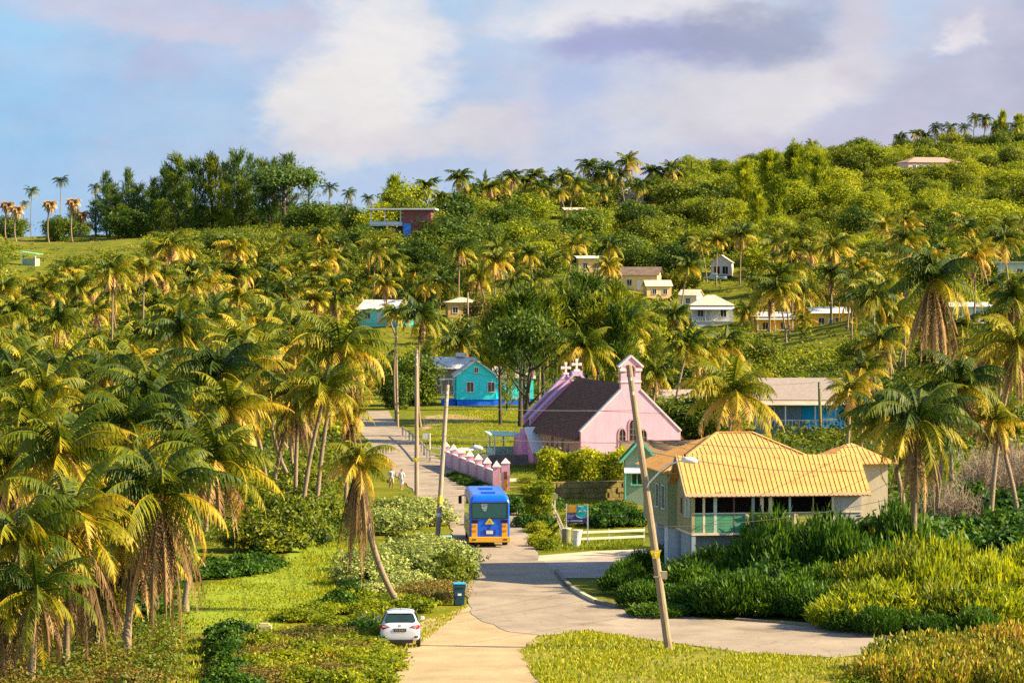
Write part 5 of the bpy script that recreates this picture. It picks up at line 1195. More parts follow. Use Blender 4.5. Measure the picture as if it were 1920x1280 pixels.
def palm_crown(n, Lf, nl, ll, lw, seg=2, e_lo=-.55, e_hi=1.45, bright=.42, wind=(0, 0), hang=.6):
    V, W = [], []
    for i in range(n):
        u = (i + .5) / n; e0 = e_lo + (e_hi - e_lo) * u ** .8 + rng.normal(0, .08); az = i * 2.39996 + rng.normal(0, .18)
        dr = rng.uniform(1.05, 2.05) + .25 * u; v0 = bright - .22 * u + rng.normal(0, .11)
        if u < .35: v0 += rng.uniform(.0, .42)
        w = wind[0] * math.sin(wind[1] - az) if wind[0] else rng.normal(0, .15)
        q, vv = frond(az, e0, Lf * rng.uniform(.82, 1.08) * (.8 + .2 * (1 - abs(u - .45))), dr, nl, ll, lw, v0, hang, seg, rng.uniform(.05, .46), w)
        V.append(q); W.append(vv)
    return np.concatenate(V), np.concatenate(W)
def palm_dry(n, Lf, nl, ll, lw, seg=1):
    V, W = [], []
    for i in range(n):
        az = i * 2.39996 + rng.normal(0, .3); e0 = rng.uniform(-1.25, -.45); 
        q, vv = frond(az, e0, Lf * rng.uniform(.7, 1.15), rng.uniform(.35, .6) + (e0 + 1.25) * .5, nl, ll, lw, rng.uniform(.05, .8), 1.1, seg, .2, rng.normal(0, .3))
        q = q * np.array([.72, .72, 1.0]); V.append(q); W.append(vv)
    return np.concatenate(V), np.concatenate(W)
def trunk_mesh(name, bend, r0, r1, n=9, hook=0.0):
    """8 m trunk; returns mesh and the offset of its top"""
    mb = MB(); path = []; k = 14
    for i in range(k + 1):
        t = i / k; x = bend * (t ** 1.6) + hook * (1 - (1 - t) ** 3) ; path.append((x, .25 * bend * math.sin(t * 3), 8 * t))
    rad = [r0 * 1.55, r0 * 1.15] + [r0 + (r1 - r0) * (i / k) + (.012 if i % 2 else 0) for i in range(2, k + 1)]
    mb.tube([(path[0][0], path[0][1], -.6)] + path, [r0 * 1.7] + rad, n); o = mb.build(name, M['bark'], None, smooth=True)
    me = o.data; bpy.data.objects.remove(o); return me, Vector(path[-1])
TR = [trunk_mesh('trunk_straight', .25, .155, .11), trunk_mesh('trunk_lean_right', 1.5, .155, .11), trunk_mesh('trunk_lean_left', -1.5, .155, .11), trunk_mesh('trunk_hook', -.6, .155, .11, hook=-1.5), trunk_mesh('trunk_slim', .6, .12, .085, hook=-.5)]
def pm(name, q): return quad_mesh(name, q[0], q[1], M['palm'])
def dm(name, q): return quad_mesh(name, q[0], q[1], M['palm_dry'])
CR_NEAR = [pm('crown', palm_crown(26, 4.3, 44, 1.05, .075, 2, bright=b, hang=h)) for b, h in ((.40, .65), (.34, .8), (.48, .7), (.40, .95))] + [pm('crown', palm_crown(n_, l_, 42, 1.0, .08, 2, bright=b, hang=h, e_lo=lo)) for n_, l_, b, h, lo in ((19, 4.6, .46, .75, -.8), (15, 3.9, .38, .6, -.2))]
CR_MID = [pm('crown', palm_crown(22, 4.0, 26, 1.05, .13, 2, bright=b, hang=h)) for b, h in ((.38, .65), (.30, .7), (.46, .8), (.34, .9), (.42, .6))] + [pm('crown', palm_crown(n_, l_, 26, 1.05, .13, 2, bright=b, hang=h, e_lo=lo)) for n_, l_, b, h, lo in ((17, 4.4, .42, .8, -.85), (28, 3.6, .34, .7, -.4), (14, 3.8, .48, .7, -.2))]
CR_FAR = [pm('crown', palm_crown(18, 3.6, 15, 1.0, .20, 1, bright=b, hang=.6, e_lo=lo)) for b, lo in ((.26, -.6), (.20, -.5), (.36, -.7), (.24, -.3))]
CR_SKY = [pm('crown', palm_crown(15, 3.4, 15, .85, .16, 1, bright=.16, hang=.45, e_lo=-.75, e_hi=1.3)) for i in range(2)]
DR_NEAR = [dm('dry_fronds', palm_dry(n, 4.2, 36, .62, .095)) for n in (20, 30, 13)]
DR_MID = [dm('dry_fronds', palm_dry(n, 3.4, 20, .62, .15)) for n in (14, 22)]
DR_FAR = [dm('dry_fronds', palm_dry(n, 2.8, 10, .7, .22)) for n in (8, 12)]
FANC = quad_mesh('crown', *palm_crown(26, 1.9, 12, .7, .2, 1, e_lo=-.9, e_hi=1.2, bright=.62, hang=.9), M['palm_dry'])

ALL = []                                                               # every plant placed, for the labels
def place_palm(x, y, h, kind='mid', tr=0, cr=0, dr=None, s=1.0, rz=0.0, note=None, z=None, ds=None, dxy=.75):
    z = zt(x, y) if z is None else z
    root = empty('coconut_palm', (x, y, z), rz); tm, top = TR[tr]; k = h / 8.0
    t = bpy.data.objects.new('trunk', tm); link(t, root); t.scale = (1, 1, k)
    c = bpy.data.objects.new('crown', {'near': CR_NEAR, 'mid': CR_MID, 'far': CR_FAR, 'sky': CR_SKY}[kind][cr % {'near': 6, 'mid': 8, 'far': 4, 'sky': 2}[kind]]); link(c, root)
    c.location = (top.x, top.y, h); c.rotation_euler = (random.uniform(-.16, .16), random.uniform(-.16, .16), random.uniform(0, 6.28)); c.scale = (s, s, s)
    if dr is not None:
        d = bpy.data.objects.new('dry_fronds', {'near': DR_NEAR, 'mid': DR_MID, 'far': DR_FAR, 'sky': DR_FAR}[kind][dr % (3 if kind == 'near' else 2)]); link(d, root)
        d.location = (top.x, top.y, h - .1); d.rotation_euler = (0, 0, random.uniform(0, 6.28)); d.scale = (s if ds is None else dxy * ds,) * 2 + (s if ds is None else ds,)
    px, py = proj((x, y, z + h)); ALL.append(dict(o=root, t='palm', px=px, py=py, d=y, h=h, lean=(top.x if rz == 0 else 0), dry=dr is not None, note=note)); return root
def hero_palm(px, py, d, **kw):
    """palm whose crown heart stands at distance d, seen at px, py"""
    q = P(px, py, d); tr = kw.get('tr', 0); top = TR[tr][1]; x = q.x - top.x
    return place_palm(x, d, q.z - zt(x, d), **kw)

# ---- leaf clouds for broadleaf trees and shrubs
def leaf_quads(p, nrm, size, asp=.55):
    n = len(p); a = rng.normal(size=(n, 3)); u = norm(np.cross(nrm, a)); v = np.cross(nrm, u); s = (size * rng.uniform(.6, 1.35, n))[:, None]
    return np.stack([p - u * s, p + v * s * asp, p + u * s, p - v * s * asp], 1)
def cloud(n_cl, rx, ry, rz_, per, rc, size, zc=0.0, shell=.75, up=.55, flat=0.0, var=.22):
    d = norm(rng.normal(size=(n_cl, 3))); 
    if flat: d[:, 2] = np.abs(d[:, 2]) * .95 - .12 * (1 - flat)
    r = shell + (1 - shell) * rng.uniform(0, 1, n_cl) ** .5 * 1.25; r *= rng.uniform(.72, 1.12, n_cl)
    lump = 1 + .16 * np.sin(d[:, 0] * 4.1 + 1) * np.sin(d[:, 1] * 3.7 + 2) + .12 * np.sin(d[:, 2] * 5.3)
    c = d * (r * lump)[:, None] * np.array([rx, ry, rz_]) + np.array([0, 0, zc]); cv = rng.normal(.5, var, n_cl)
    p = np.repeat(c, per, 0) + rng.normal(size=(n_cl * per, 3)) * rc * np.array([1, 1, .75]); nr = norm(np.repeat(d, per, 0) * .7 + rng.normal(size=(n_cl * per, 3)) * .75 + np.array([0, 0, up]))
    return leaf_quads(p, nr, size), np.repeat(cv, per) + rng.normal(0, .06, n_cl * per)
def sprays(p, dr, ln, w, v):
    n = len(p); a = rng.normal(size=(n, 3)); u = norm(np.cross(dr, a)) * (w / 2 * rng.uniform(.7, 1.3, n))[:, None]; L = (ln * rng.uniform(.6, 1.3, n))[:, None]
    mid = p + dr * L * .5
    return np.stack([p, mid + u, p + dr * L, mid - u], 1), v
def limbs(h, n, spread, r0, start=.35, lean=0.0):
    mb = MB(); top = Vector((lean * h, 0, h)); mb.tube([(0, 0, -.8), (0, 0, 0), Vector((lean * h * .3, .1, h * .45)), top], [r0 * 1.3, r0 * 1.1, r0 * .75, r0 * .2], 8)
    for i in range(n):
        f = start + (1 - start) * (i + .5) / n * .85; b = Vector((lean * h * f * .8, .05, h * f)); a = i * 2.4 + random.uniform(-.4, .4); l = spread * random.uniform(.7, 1.1) * (1.1 - .5 * f)
        e = b + Vector((math.cos(a) * l, math.sin(a) * l, l * random.uniform(.35, .8))); m = b.lerp(e, .5) + Vector((0, 0, -l * .06)); mb.tube([b, m, e], [r0 * .45, r0 * .28, r0 * .08], 6)
    o = mb.build('trunk', M['bark_dark'], None, smooth=True); me = o.data; bpy.data.objects.remove(o); return me
def casuarina(h, n_br, per, light=False, spr=.95, w=.17, narrow=.30, lo=.03):
    P_, D_, V_ = [], [], []; mb = MB(); mb.tube([(0, 0, -.8), (0, 0, 0), (.15, 0, h * .5), (.1, .1, h * .97)], [.32, .28, .17, .03], 8)
    for i in range(n_br):
        f = lo + (1 - lo) * (i / n_br) ** .9; a = i * 2.4 + rng.normal(0, .5); l = h * narrow * (.62 + .38 * math.sin(min(1, f * 1.5) * 1.57)) * (1.0 - f ** 2.2 * .72) * rng.uniform(.55, 1.2); e = rng.uniform(.45, 1.05)
        d = np.array([math.cos(a) * math.cos(e), math.sin(a) * math.cos(e), math.sin(e)]); b = np.array([.1, .05, h * f * .92])
        if i % 2 == 0: mb.tube([tuple(b), tuple(b + d * l * .55), tuple(b + d * l)], [.09, .05, .015], 5)
        t = rng.uniform(.15, 1.05, per) ** .8; p = b + d * (t * l)[:, None] + rng.normal(size=(per, 3)) * .22 * (.6 + t)[:, None]
        dd = norm(d * .75 + np.array([0, 0, .55]) + rng.normal(size=(per, 3)) * .55); P_.append(p); D_.append(dd); V_.append(np.full(per, rng.normal(.45, .20)) + rng.normal(0, .10, per))
    q, v = sprays(np.concatenate(P_), np.concatenate(D_), spr, w, np.concatenate(V_))
    o = mb.build('trunk', M['bark_dark'], None, smooth=True); me = o.data; bpy.data.objects.remove(o)
    return me, (q, v)
def tree_proto(kind):
    if kind == 'casuarina': return casuarina(15, 46, 58, narrow=.33, spr=1.15, w=.16)
    if kind == 'casuarina_slim': return casuarina(15, 36, 44, narrow=.17, lo=.05, spr=1.1, w=.15)
    if kind == 'feather': return casuarina(15, 90, 60, narrow=.36, lo=.05, spr=1.0, w=.20)
    if kind == 'sparse': return casuarina(12, 26, 26, narrow=.3, lo=.3, spr=.8, w=.13)
TREES = {}
def reg(key, trunk, q, m, h): TREES[key] = (trunk, quad_mesh('crown', q[0], q[1], M[m]), h)
for k in range(2):
    t, q = tree_proto('casuarina'); reg('casuarina%d' % k, t, q, 'leaf_cool', 15)
    t, q = tree_proto('casuarina'); reg('dense%d' % k, t, q, ('leaf_dark', 'leaf_mid')[k], 15)
    t, q = casuarina(15, 62, 64, narrow=.33, lo=.40); reg('canopy%d' % k, t, q, ('leaf_dark', 'leaf_mid')[k], 15)
    t, q = tree_proto('feather'); reg('feather%d' % k, t, q, 'leaf_light', 15)
t, q = tree_proto('casuarina_slim'); reg('slim0', t, q, 'leaf_cool', 15)
t, q = tree_proto('casuarina_slim'); reg('slim1', t, q, 'leaf_mid', 15)
t, q = tree_proto('sparse'); reg('sparse0', t, q, 'leaf_cool', 12)
t, q = tree_proto('sparse'); reg('sparse1', t, q, 'leaf_light', 12)
for k in range(3):
    for nm, m in (('broad_mid', 'leaf_mid'), ('broad_dark', 'leaf_dark'), ('broad_light', 'leaf_light')):
        q = cloud(200 + 20 * k, 3.3, 3.3, 3.1, 26, .55, .22, zc=3.3, flat=0, up=.45); reg(nm + str(k), limbs(5.0, 7, 2.6, .22), q, m, 6.4)
q = cloud(170, 3.0, 2.7, 1.9, 34, .45, .17, zc=5.6, flat=.1); tm_ = limbs(6.2, 9, 3.0, .26, .3, .12); reg('umbrella0', tm_, q, 'leaf_cool', 7.4); reg('umbrella1', tm_, q, 'leaf_dark', 7.4)
q = cloud(120, 3.0, 3.0, 2.3, 30, .5, .22, zc=4.2, flat=.3); reg('orange0', limbs(5, 7, 2.4, .2), q, 'leaf_dry', 6.4)
b_ = (np.zeros((0, 4, 3)), np.zeros(0))
NAMES = {'casuarina': 'casuarina_tree', 'dense': 'casuarina_tree', 'feather': 'feathery_tree', 'slim': 'casuarina_tree', 'sparse': 'casuarina_tree', 'broad_mid': 'broadleaf_tree', 'broad_dark': 'broadleaf_tree', 'broad_light': 'broadleaf_tree', 'umbrella': 'broadleaf_tree', 'canopy': 'casuarina_tree', 'orange': 'broadleaf_tree'}
def place_tree(key, x, y, h, wid=None, rz=None, note=None, dz=0.0):
    tm, cm, h0 = TREES[key]; k = h / h0; w = k * (wid or 1); root = empty(NAMES[key[:-1]], (x, y, zt(x, y) + dz), random.uniform(0, 6.28) if rz is None else rz)
    for n, me in (('trunk', tm), ('crown', cm)):
        o = bpy.data.objects.new(n, me); link(o, root); o.scale = (w, w, k)
    px, py = proj((x, y, zt(x, y) + h * .7)); ALL.append(dict(o=root, t='tree', key=key, px=px, py=py, d=y, h=h, note=note)); return root
def hero_tree(key, px, py_top, d, wid=None, **kw):
    q = P(px, py_top, d); return place_tree(key, q.x, d, max(2.0, q.z - zt(q.x, d)), wid, **kw)

SHR = {}
def stems(n, r, h):
    mb = MB()
    for i in range(n):
        a = i * 2.4; mb.tube([(0, 0, -.3), (math.cos(a) * r * .3, math.sin(a) * r * .3, h * .45), (math.cos(a) * r * .7, math.sin(a) * r * .7, h * .8)], [.05, .035, .012], 5)
    return mb
def shrub(key, q, m, st=(6, 1.0, 1.0)): SHR[key] = quad_mesh('shrub', q[0], q[1], M[m], stems(*st))
for k in range(2):
    shrub('silver%d' % k, cloud(150, 1.5, 1.3, .85, 26, .16, .085, zc=.35, flat=.8, up=.8, var=.16), 'leaf_silver')
    shrub('green%d' % k, cloud(150, 1.5, 1.4, 1.1, 26, .2, .12, zc=.4, flat=.8, var=.2), 'leaf_mid')
    shrub('dark%d' % k, cloud(150, 1.5, 1.4, 1.2, 26, .2, .13, zc=.4, flat=.8, var=.2), 'leaf_deep')
    shrub('dry%d' % k, cloud(190, 1.5, 1.4, .8, 24, .22, .065, zc=.25, flat=.8, var=.15), 'leaf_dry')
    shrub('light%d' % k, cloud(150, 1.5, 1.4, 1.0, 24, .22, .12, zc=.4, flat=.8, var=.2), 'leaf_light')
def upright(n, rx, h, ln, w, per=10):
    r = np.sqrt(rng.uniform(0, 1, n)) * rx; a = rng.uniform(0, 6.28, n); top = h * (1 - .45 * (r / rx) ** 2) * rng.uniform(.75, 1.1, n); cv = rng.normal(.5, .2, n); P_, D_, V_ = [], [], []
    for i in range(per):
        f = .25 + .75 * (i + .5) / per; p = np.stack([np.cos(a) * r, np.sin(a) * r, top * f], 1) + rng.normal(size=(n, 3)) * .09; P_.append(p)
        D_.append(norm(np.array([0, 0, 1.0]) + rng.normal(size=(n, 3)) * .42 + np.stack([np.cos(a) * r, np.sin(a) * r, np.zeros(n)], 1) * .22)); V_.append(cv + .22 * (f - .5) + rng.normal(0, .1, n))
    return sprays(np.concatenate(P_), np.concatenate(D_), ln, w, np.concatenate(V_))
for k in range(2):
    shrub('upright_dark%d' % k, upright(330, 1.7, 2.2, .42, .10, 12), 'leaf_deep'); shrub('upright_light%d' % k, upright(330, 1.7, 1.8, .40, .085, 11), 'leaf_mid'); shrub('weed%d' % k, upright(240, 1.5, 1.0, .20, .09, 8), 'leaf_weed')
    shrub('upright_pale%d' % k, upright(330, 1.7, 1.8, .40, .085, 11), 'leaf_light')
def twigs():
    mb = MB()
    for i in range(170):
        a = random.uniform(0, 6.28); r = random.uniform(0, 1.6); h = random.uniform(1.4, 3.0); x, y = math.cos(a) * r, math.sin(a) * r; b = Vector((x * .4, y * .4, random.uniform(-.1, .8))); e = Vector((x + random.uniform(-.4, .4), y, h)); m = b.lerp(e, .5) + Vector((random.uniform(-.2, .2), 0, .1)); mb.tube([b, m, e], [.03, .02, .008], 4)
        for k in range(3): q = m.lerp(e, random.random()); mb.tube([q, q + Vector((random.uniform(-.5, .5), random.uniform(-.3, .3), random.uniform(.1, .6)))], [.014, .005], 3)
    o = mb.build('dead_shrub', mat('dead_twig', (.34, .25, .17), (.22, .16, .11)), None); me = o.data; bpy.data.objects.remove(o); return me
SHR['dead0'] = twigs()
SNAME = {'silver': 'silver_shrub', 'green': 'green_shrub', 'dark': 'dark_shrub', 'dry': 'dry_shrub', 'light': 'yellow_green_shrub', 'upright_dark': 'tall_shrub', 'upright_light': 'tall_shrub', 'upright_pale': 'tall_shrub', 'weed': 'weed_clump', 'dead': 'dead_shrub'}
def place_shrub(key, x, y, s=1.0, sz=None, note=None, dz=0.0, sy=None):
    o = bpy.data.objects.new(SNAME[key[:-1]], SHR[key]); link(o); o.location = (x, y, zt(x, y) + dz); o.rotation_euler = (0, 0, random.uniform(0, 6.28)); o.scale = (s, sy or s, sz or s)
    px, py = proj((x, y, zt(x, y) + .7 * s)); ALL.append(dict(o=o, t='shrub', key=key, px=px, py=py, d=y, h=s, note=note)); return o
def shrub_at(key, px, py, s=1.0, sz=None, note=None): p = G(px, py); return place_shrub(key + str(random.randint(0, 1)) if key != 'dead' else 'dead0', p.x, p.y, s, sz, note)

# ------------------------------------------------------------------ palms one can point at
hero_palm(135, 985, 124, kind='near', tr=0, cr=0, dr=1, s=.95, ds=1.35, note='nearest palm of bottom left, long brown skirt hanging over two trunks')
hero_palm(70, 1110, 119, kind='near', tr=0, cr=4, dr=0, s=.75, note='low ragged palm in the bottom left corner')
hero_palm(-10, 1130, 120, kind='near', tr=1, cr=5, dr=1, s=.8, note='low palm half cut by left edge at the bottom')
hero_palm(190, 1100, 131, kind='near', tr=0, cr=1, dr=0, s=.7, note='small dark palm between the two skirted bottom left palms')
hero_palm(40, 1010, 121, kind='near', tr=1, cr=1, dr=0, s=.9, note='frayed palm cut by the bottom left corner')
hero_palm(300, 930, 128, kind='near', tr=1, cr=3, dr=1, s=1.0, ds=1.35, note='palm with brown skirt left of the lawn, tallest of bottom left')
hero_palm(250, 1010, 130, kind='near', tr=0, cr=2, dr=0, s=.8, note='shorter pale-fronded palm tucked left of the skirted lawn palm')
hero_palm(120, 850, 146, kind='near', tr=0, cr=1, dr=None, s=1.05, note='upright dark green palm above the bottom left pair')
hero_palm(20, 880, 152, kind='near', tr=1, cr=2, dr=0, s=1.0, note='golden palm at left edge just above bottom left corner')
hero_palm(360, 845, 160, kind='near', tr=1, cr=0, dr=0, s=1.0, note='broad palm overhanging the far left end of lawn')
hero_palm(240, 800, 172, kind='near', tr=0, cr=3, dr=None, s=1.0, note='dark full palm behind the broad lawn palm')
hero_palm(430, 770, 190, kind='near', tr=1, cr=2, dr=1, s=1.0, note='yellowing palm with brown skirt above the green lawn bushes')
hero_palm(80, 745, 190, kind='near', tr=2, cr=0, dr=0, s=1.05, note='palm with drooping golden fronds at far left mid height')
hero_palm(672, 868, 148, kind='near', tr=3, cr=1, dr=1, s=.58, ds=1.3, dxy=.45, note='solitary hook-trunked palm with long brown skirt between lawn and road')
hero_palm(636, 660, 205, kind='near', tr=1, cr=2, dr=0, s=1.15, note='big golden windswept palm left of the road')
hero_palm(655, 775, 215, kind='mid', tr=0, cr=3, dr=1, s=.6, ds=.9, note='small skirted palm below the golden windswept palm')
hero_palm(610, 735, 200, kind='near', tr=1, cr=0, dr=None, s=.85, note='palm with bare slender trunk just left of golden windswept palm')
hero_palm(560, 740, 212, kind='near', tr=0, cr=3, dr=0, s=.9, note='palm with pale trunk above the green lawn bushes')
hero_palm(340, 622, 300, kind='near', tr=0, cr=1, dr=1, s=1.1, ds=1.5, note='palm with two dark brown trunk skirts in the middle of the left grove')
hero_palm(490, 650, 290, kind='near', tr=1, cr=2, dr=1, s=1.05, note='bushy skirted palm left of the golden windswept palm')
hero_palm(212, 510, 430, kind='mid', tr=0, cr=2, dr=0, s=1.1, note='thin-trunked yellow palm standing clear on the left slope')
hero_palm(270, 505, 440, kind='mid', tr=0, cr=4, dr=None, s=1.0, note='yellow palm right of the thin-trunked one on the left slope')
hero_palm(110, 605, 330, kind='mid', tr=1, cr=1, dr=0, s=1.0, note='dark palm before the pink-walled house on the left')
hero_palm(1748, 525, 235, kind='near', tr=2, cr=1, dr=1, s=1.25, ds=1.75, note='tallest dark palm on the right with huge brown skirt')
hero_palm(1722, 792, 156, kind='near', tr=0, cr=3, dr=1, s=.98, ds=1.1, note='ragged palm overhanging the right end of the orange roof')
hero_palm(1655, 790, 176, kind='near', tr=2, cr=0, dr=None, s=.8, note='palm leaning left behind the ragged palm at orange roof')
hero_palm(1595, 735, 250, kind='near', tr=0, cr=2, dr=None, s=.75, note='young upright palm beside the blue house')
hero_palm(1372, 742, 232, kind='near', tr=0, cr=2, dr=None, s=1.25, note='open-fronded palm rising behind the orange roof')
hero_palm(1850, 660, 290, kind='near', tr=1, cr=0, dr=0, s=1.05, note='dense palm at right beyond the tallest dark palm')
hero_palm(1800, 720, 180, kind='near', tr=1, cr=1, dr=0, s=.9, note='broad dark palm right of the ragged palm at roof end')
hero_palm(1905, 650, 190, kind='near', tr=1, cr=3, dr=1, s=.9, note='palm with leaning trunk at the right edge')
hero_palm(1865, 790, 180, kind='near', tr=2, cr=2, dr=0, s=.6, note='small golden palm at the right edge above dead twigs')
hero_palm(790, 592, 330, kind='mid', tr=4, cr=1, dr=0, s=1.0, note='slim palm right of the white-roofed aqua cottage')
hero_palm(745, 590, 345, kind='mid', tr=4, cr=3, dr=None, s=.75, note='thin palm standing before the aqua cottage')
hero_palm(1092, 655, 296, kind='near', tr=0, cr=2, dr=None, s=1.05, note='palm spreading right behind the church crosses')
hero_palm(1290, 650, 330, kind='mid', tr=1, cr=1, dr=None, s=1.0, note='dark palm right of the bellcote')
hero_palm(1228, 700, 300, kind='mid', tr=0, cr=3, dr=0, s=.8, note='low palm close behind the bellcote')
hero_palm(930, 490, 560, kind='mid', tr=0, cr=2, dr=0, s=1.25, note='bright yellow palm on the slope below the brick villa')
hero_palm(862, 468, 575, kind='mid', tr=0, cr=4, dr=0, s=1.15, note='yellow palm nearest the brick villa')
hero_palm(1390, 440, 650, kind='mid', tr=0, cr=2, dr=0, s=1.25, note='tall yellow palm right of the gable-fronted porch house')
hero_palm(1290, 500, 590, kind='mid', tr=1, cr=2, dr=None, s=1.1, note='leaning yellow palm left of the gable-fronted porch house')
hero_palm(1488, 470, 560, kind='mid', tr=0, cr=0, dr=1, s=1.2, note='palm with dark skirt above the yellow houses')
hero_palm(1562, 462, 560, kind='mid', tr=0, cr=3, dr=1, s=1.3, note='broad palm with skirt above the broken-roofed yellow bungalow')
hero_palm(1080, 455, 660, kind='mid', tr=2, cr=1, dr=None, s=1.1, note='palm above the peach house with flat pale roof')
hero_palm(1140, 500, 610, kind='mid', tr=0, cr=2, dr=0, s=1.1, note='yellow palm between the two peach houses')
hero_palm(1400, 585, 560, kind='mid', tr=0, cr=1, dr=1, s=.9, note='drooping palm between cream-roofed house and yellow house')
hero_palm(1505, 600, 540, kind='mid', tr=0, cr=4, dr=None, s=.8, note='palm between the two yellow houses')
hero_palm(1265, 590, 500, kind='mid', tr=2, cr=3, dr=0, s=1.0, note='dark palm left of the cream-roofed veranda house')
# skyline palms
for px, py, d, s, k, dr in ((115, 338, 840, 1.0, 4, None), (60, 358, 845, 1.0, 4, None), (46, 382, 850, .7, 4, None), (180, 352, 830, .95, 0, None), (618, 352, 745, 1.0, 0, None), (655, 362, 745, .95, 1, None), (690, 372, 735, .8, 2, None)):
    hero_palm(px, py, d, kind='sky', tr=k, cr=int(px), dr=dr, s=s)
for px, py, d, s in ((800, 350, 730, 1.0), (862, 334, 735, 1.05), (825, 372, 720, .9), (960, 334, 780, 1.0), (1002, 330, 790, 1.0), (1055, 330, 800, .9), (1103, 312, 805, 1.05), (1140, 318, 805, 1.0), (1178, 305, 810, 1.2), (1225, 322, 820, .95), (1258, 318, 820, 1.1), (1012, 352, 770, .9), (920, 352, 770, .9), (1080, 345, 780, 1.0), (1206, 345, 795, .9), (1195, 352, 780, .7)):
    hero_palm(px, py, d, kind='far', tr=random.choice((0, 0, 1, 2)), cr=random.randint(0, 3), dr=random.choice((1, 0)), s=s * 1.35)
for px, py, d, s in ((905, 350, 775, 1.2), (940, 346, 785, 1.2), (985, 342, 790, 1.2), (1030, 342, 790, 1.25), (1065, 336, 800, 1.2), (1120, 330, 805, 1.25), (1160, 330, 808, 1.2), (1240, 332, 822, 1.2), (1275, 330, 825, 1.1), (880, 360, 760, 1.1), (780, 365, 715, 1.0), (1048, 362, 770, 1.0), (1130, 362, 775, 1.0)):
    hero_palm(px, py, d, kind='far', tr=random.choice((0, 0, 1, 2)), cr=random.randint(0, 3), dr=random.choice((1, 0)), s=s)
for px, py, d, s in ((1688, 258, 930, .8), (1718, 252, 930, .8), (1735, 256, 930, .8), (1755, 240, 930, 1.0), (1782, 238, 930, .95), (1808, 240, 930, .9), (1828, 222, 932, 1.0), (1848, 224, 932, 1.05), (1642, 278, 930, .6), (1523, 270, 928, .7), (1610, 272, 928, .7), (1868, 236, 930, .8), (1905, 236, 930, .9)):
    hero_palm(px, py, d, kind='sky' if px > 1740 else 'far', tr=random.choice((0, 4)), cr=random.randint(0, 3), dr=random.choice((None, 0)), s=s * 1.25)
# thatch-like fan palms on the left skyline
for px, py, d in ((12, 384, 770), (30, 392, 760), (92, 382, 765), (136, 378, 770), (152, 402, 800)):
    q = P(px, py, d); root = empty('fan_palm', (q.x, d, zt(q.x, d)), 0); h = q.z - zt(q.x, d)
    t = bpy.data.objects.new('trunk', TR[4][0]); link(t, root); t.scale = (1.6, 1.6, h / 8)
    c = bpy.data.objects.new('crown', FANC); link(c, root); c.location = (TR[4][1].x * 1.6, 0, h); c.scale = (1.5, 1.5, 1.3)
    dd = bpy.data.objects.new('dry_fronds', DR_FAR[1]); link(dd, root); dd.location = (TR[4][1].x * 1.6, 0, h); dd.scale = (1.35, 1.35, 1.1)
    ALL.append(dict(o=root, t='fan', px=px, py=py, d=d, h=h, note=None))

# ------------------------------------------------------------------ trees one can point at
for px, py, d, wid, key in ((200, 318, 800, .9, 'slim0'), (240, 312, 800, .9, 'slim0'), (222, 360, 790, 1.0, 'casuarina0'), (262, 372, 795, .9, 'casuarina1'), (290, 330, 800, .9, 'slim0'), (312, 312, 795, .8, 'casuarina0'), (335, 292, 790, .9, 'dense0'), (365, 298, 785, .9, 'casuarina1'), (398, 290, 785, .9, 'dense1'), (425, 300, 790, .8, 'slim0'),
                            (445, 282, 785, .85, 'casuarina0'), (470, 285, 790, .7, 'slim0'), (492, 300, 780, .9, 'dense0'), (515, 292, 785, .7, 'slim0'), (538, 288, 780, .8, 'casuarina1'), (205, 345, 790, 1.3, 'casuarina1'), (258, 345, 790, 1.2, 'casuarina0'), (282, 352, 785, 1.2, 'casuarina1'), (180, 375, 795, 1.3, 'casuarina0'), (228, 382, 780, 1.5, 'dense1'), (300, 375, 775, 1.5, 'dense0'), (455, 335, 775, 1.2, 'dense0'), (505, 335, 772, 1.2, 'casuarina0'), (325, 318, 800, 1.0, 'casuarina1'), (420, 340, 770, 1.0, 'dense1'), (350, 345, 770, 1.0, 'dense0')):
    hero_tree(key, px, py, d, wid)
hero_tree('umbrella0', 535, 312, 765, 1.25, note='leaning umbrella-crowned tree at right end of the casuarina grove')
hero_tree('sparse0', 578, 312, 770, .9, note='thin wispy tree beside the umbrella-crowned tree')
for px, py, d, wid, key in ((740, 330, 720, .8, 'feather0'), (722, 352, 715, .8, 'sparse1'), (760, 345, 715, .9, 'broad_light0'), (775, 375, 700, 1.2, 'broad_mid1'), (716, 385, 700, 1.2, 'broad_light1'), (910, 318, 790, .45, 'slim1'), (850, 365, 720, 1.1, 'broad_dark0'), (590, 378, 735, 1.4, 'broad_dark1'), (560, 395, 740, 1.3, 'broad_dark2'), (665, 395, 720, 1.3, 'broad_dark0')):
    hero_tree(key, px, py, d, wid)
# the dark casuarina mass behind the church
for px, py, d, wid, key in ((985, 560, 420, 1.15, 'dense0'), (1040, 528, 428, 1.2, 'dense1'), (1100, 512, 432, 1.2, 'dense0'), (1155, 530, 425, 1.15, 'dense1'), (1195, 575, 415, 1.0, 'dense0'), (925, 590, 405, 1.0, 'dense1'), (1130, 600, 395, 1.1, 'dense1'), (1010, 610, 392, 1.1, 'dense0'), (950, 650, 372, .9, 'dense1'), (1225, 620, 395, .9, 'dense1')):
    hero_tree(key, px, py, d, wid)
for px, py, d, wid, key in ((938, 562, 335, .8, 'canopy1'), (975, 545, 332, .95, 'canopy0'), (1020, 550, 338, .95, 'canopy1'), (1070, 545, 345, 1.0, 'canopy0'), (1120, 556, 342, .95, 'canopy1'), (1165, 575, 340, .85, 'canopy0')):
    hero_tree(key, px, py, d, wid)
hero_tree('umbrella1', 985, 588, 300, .62, rz=0, note='dark leaning tree in the churchyard left of the crosses')
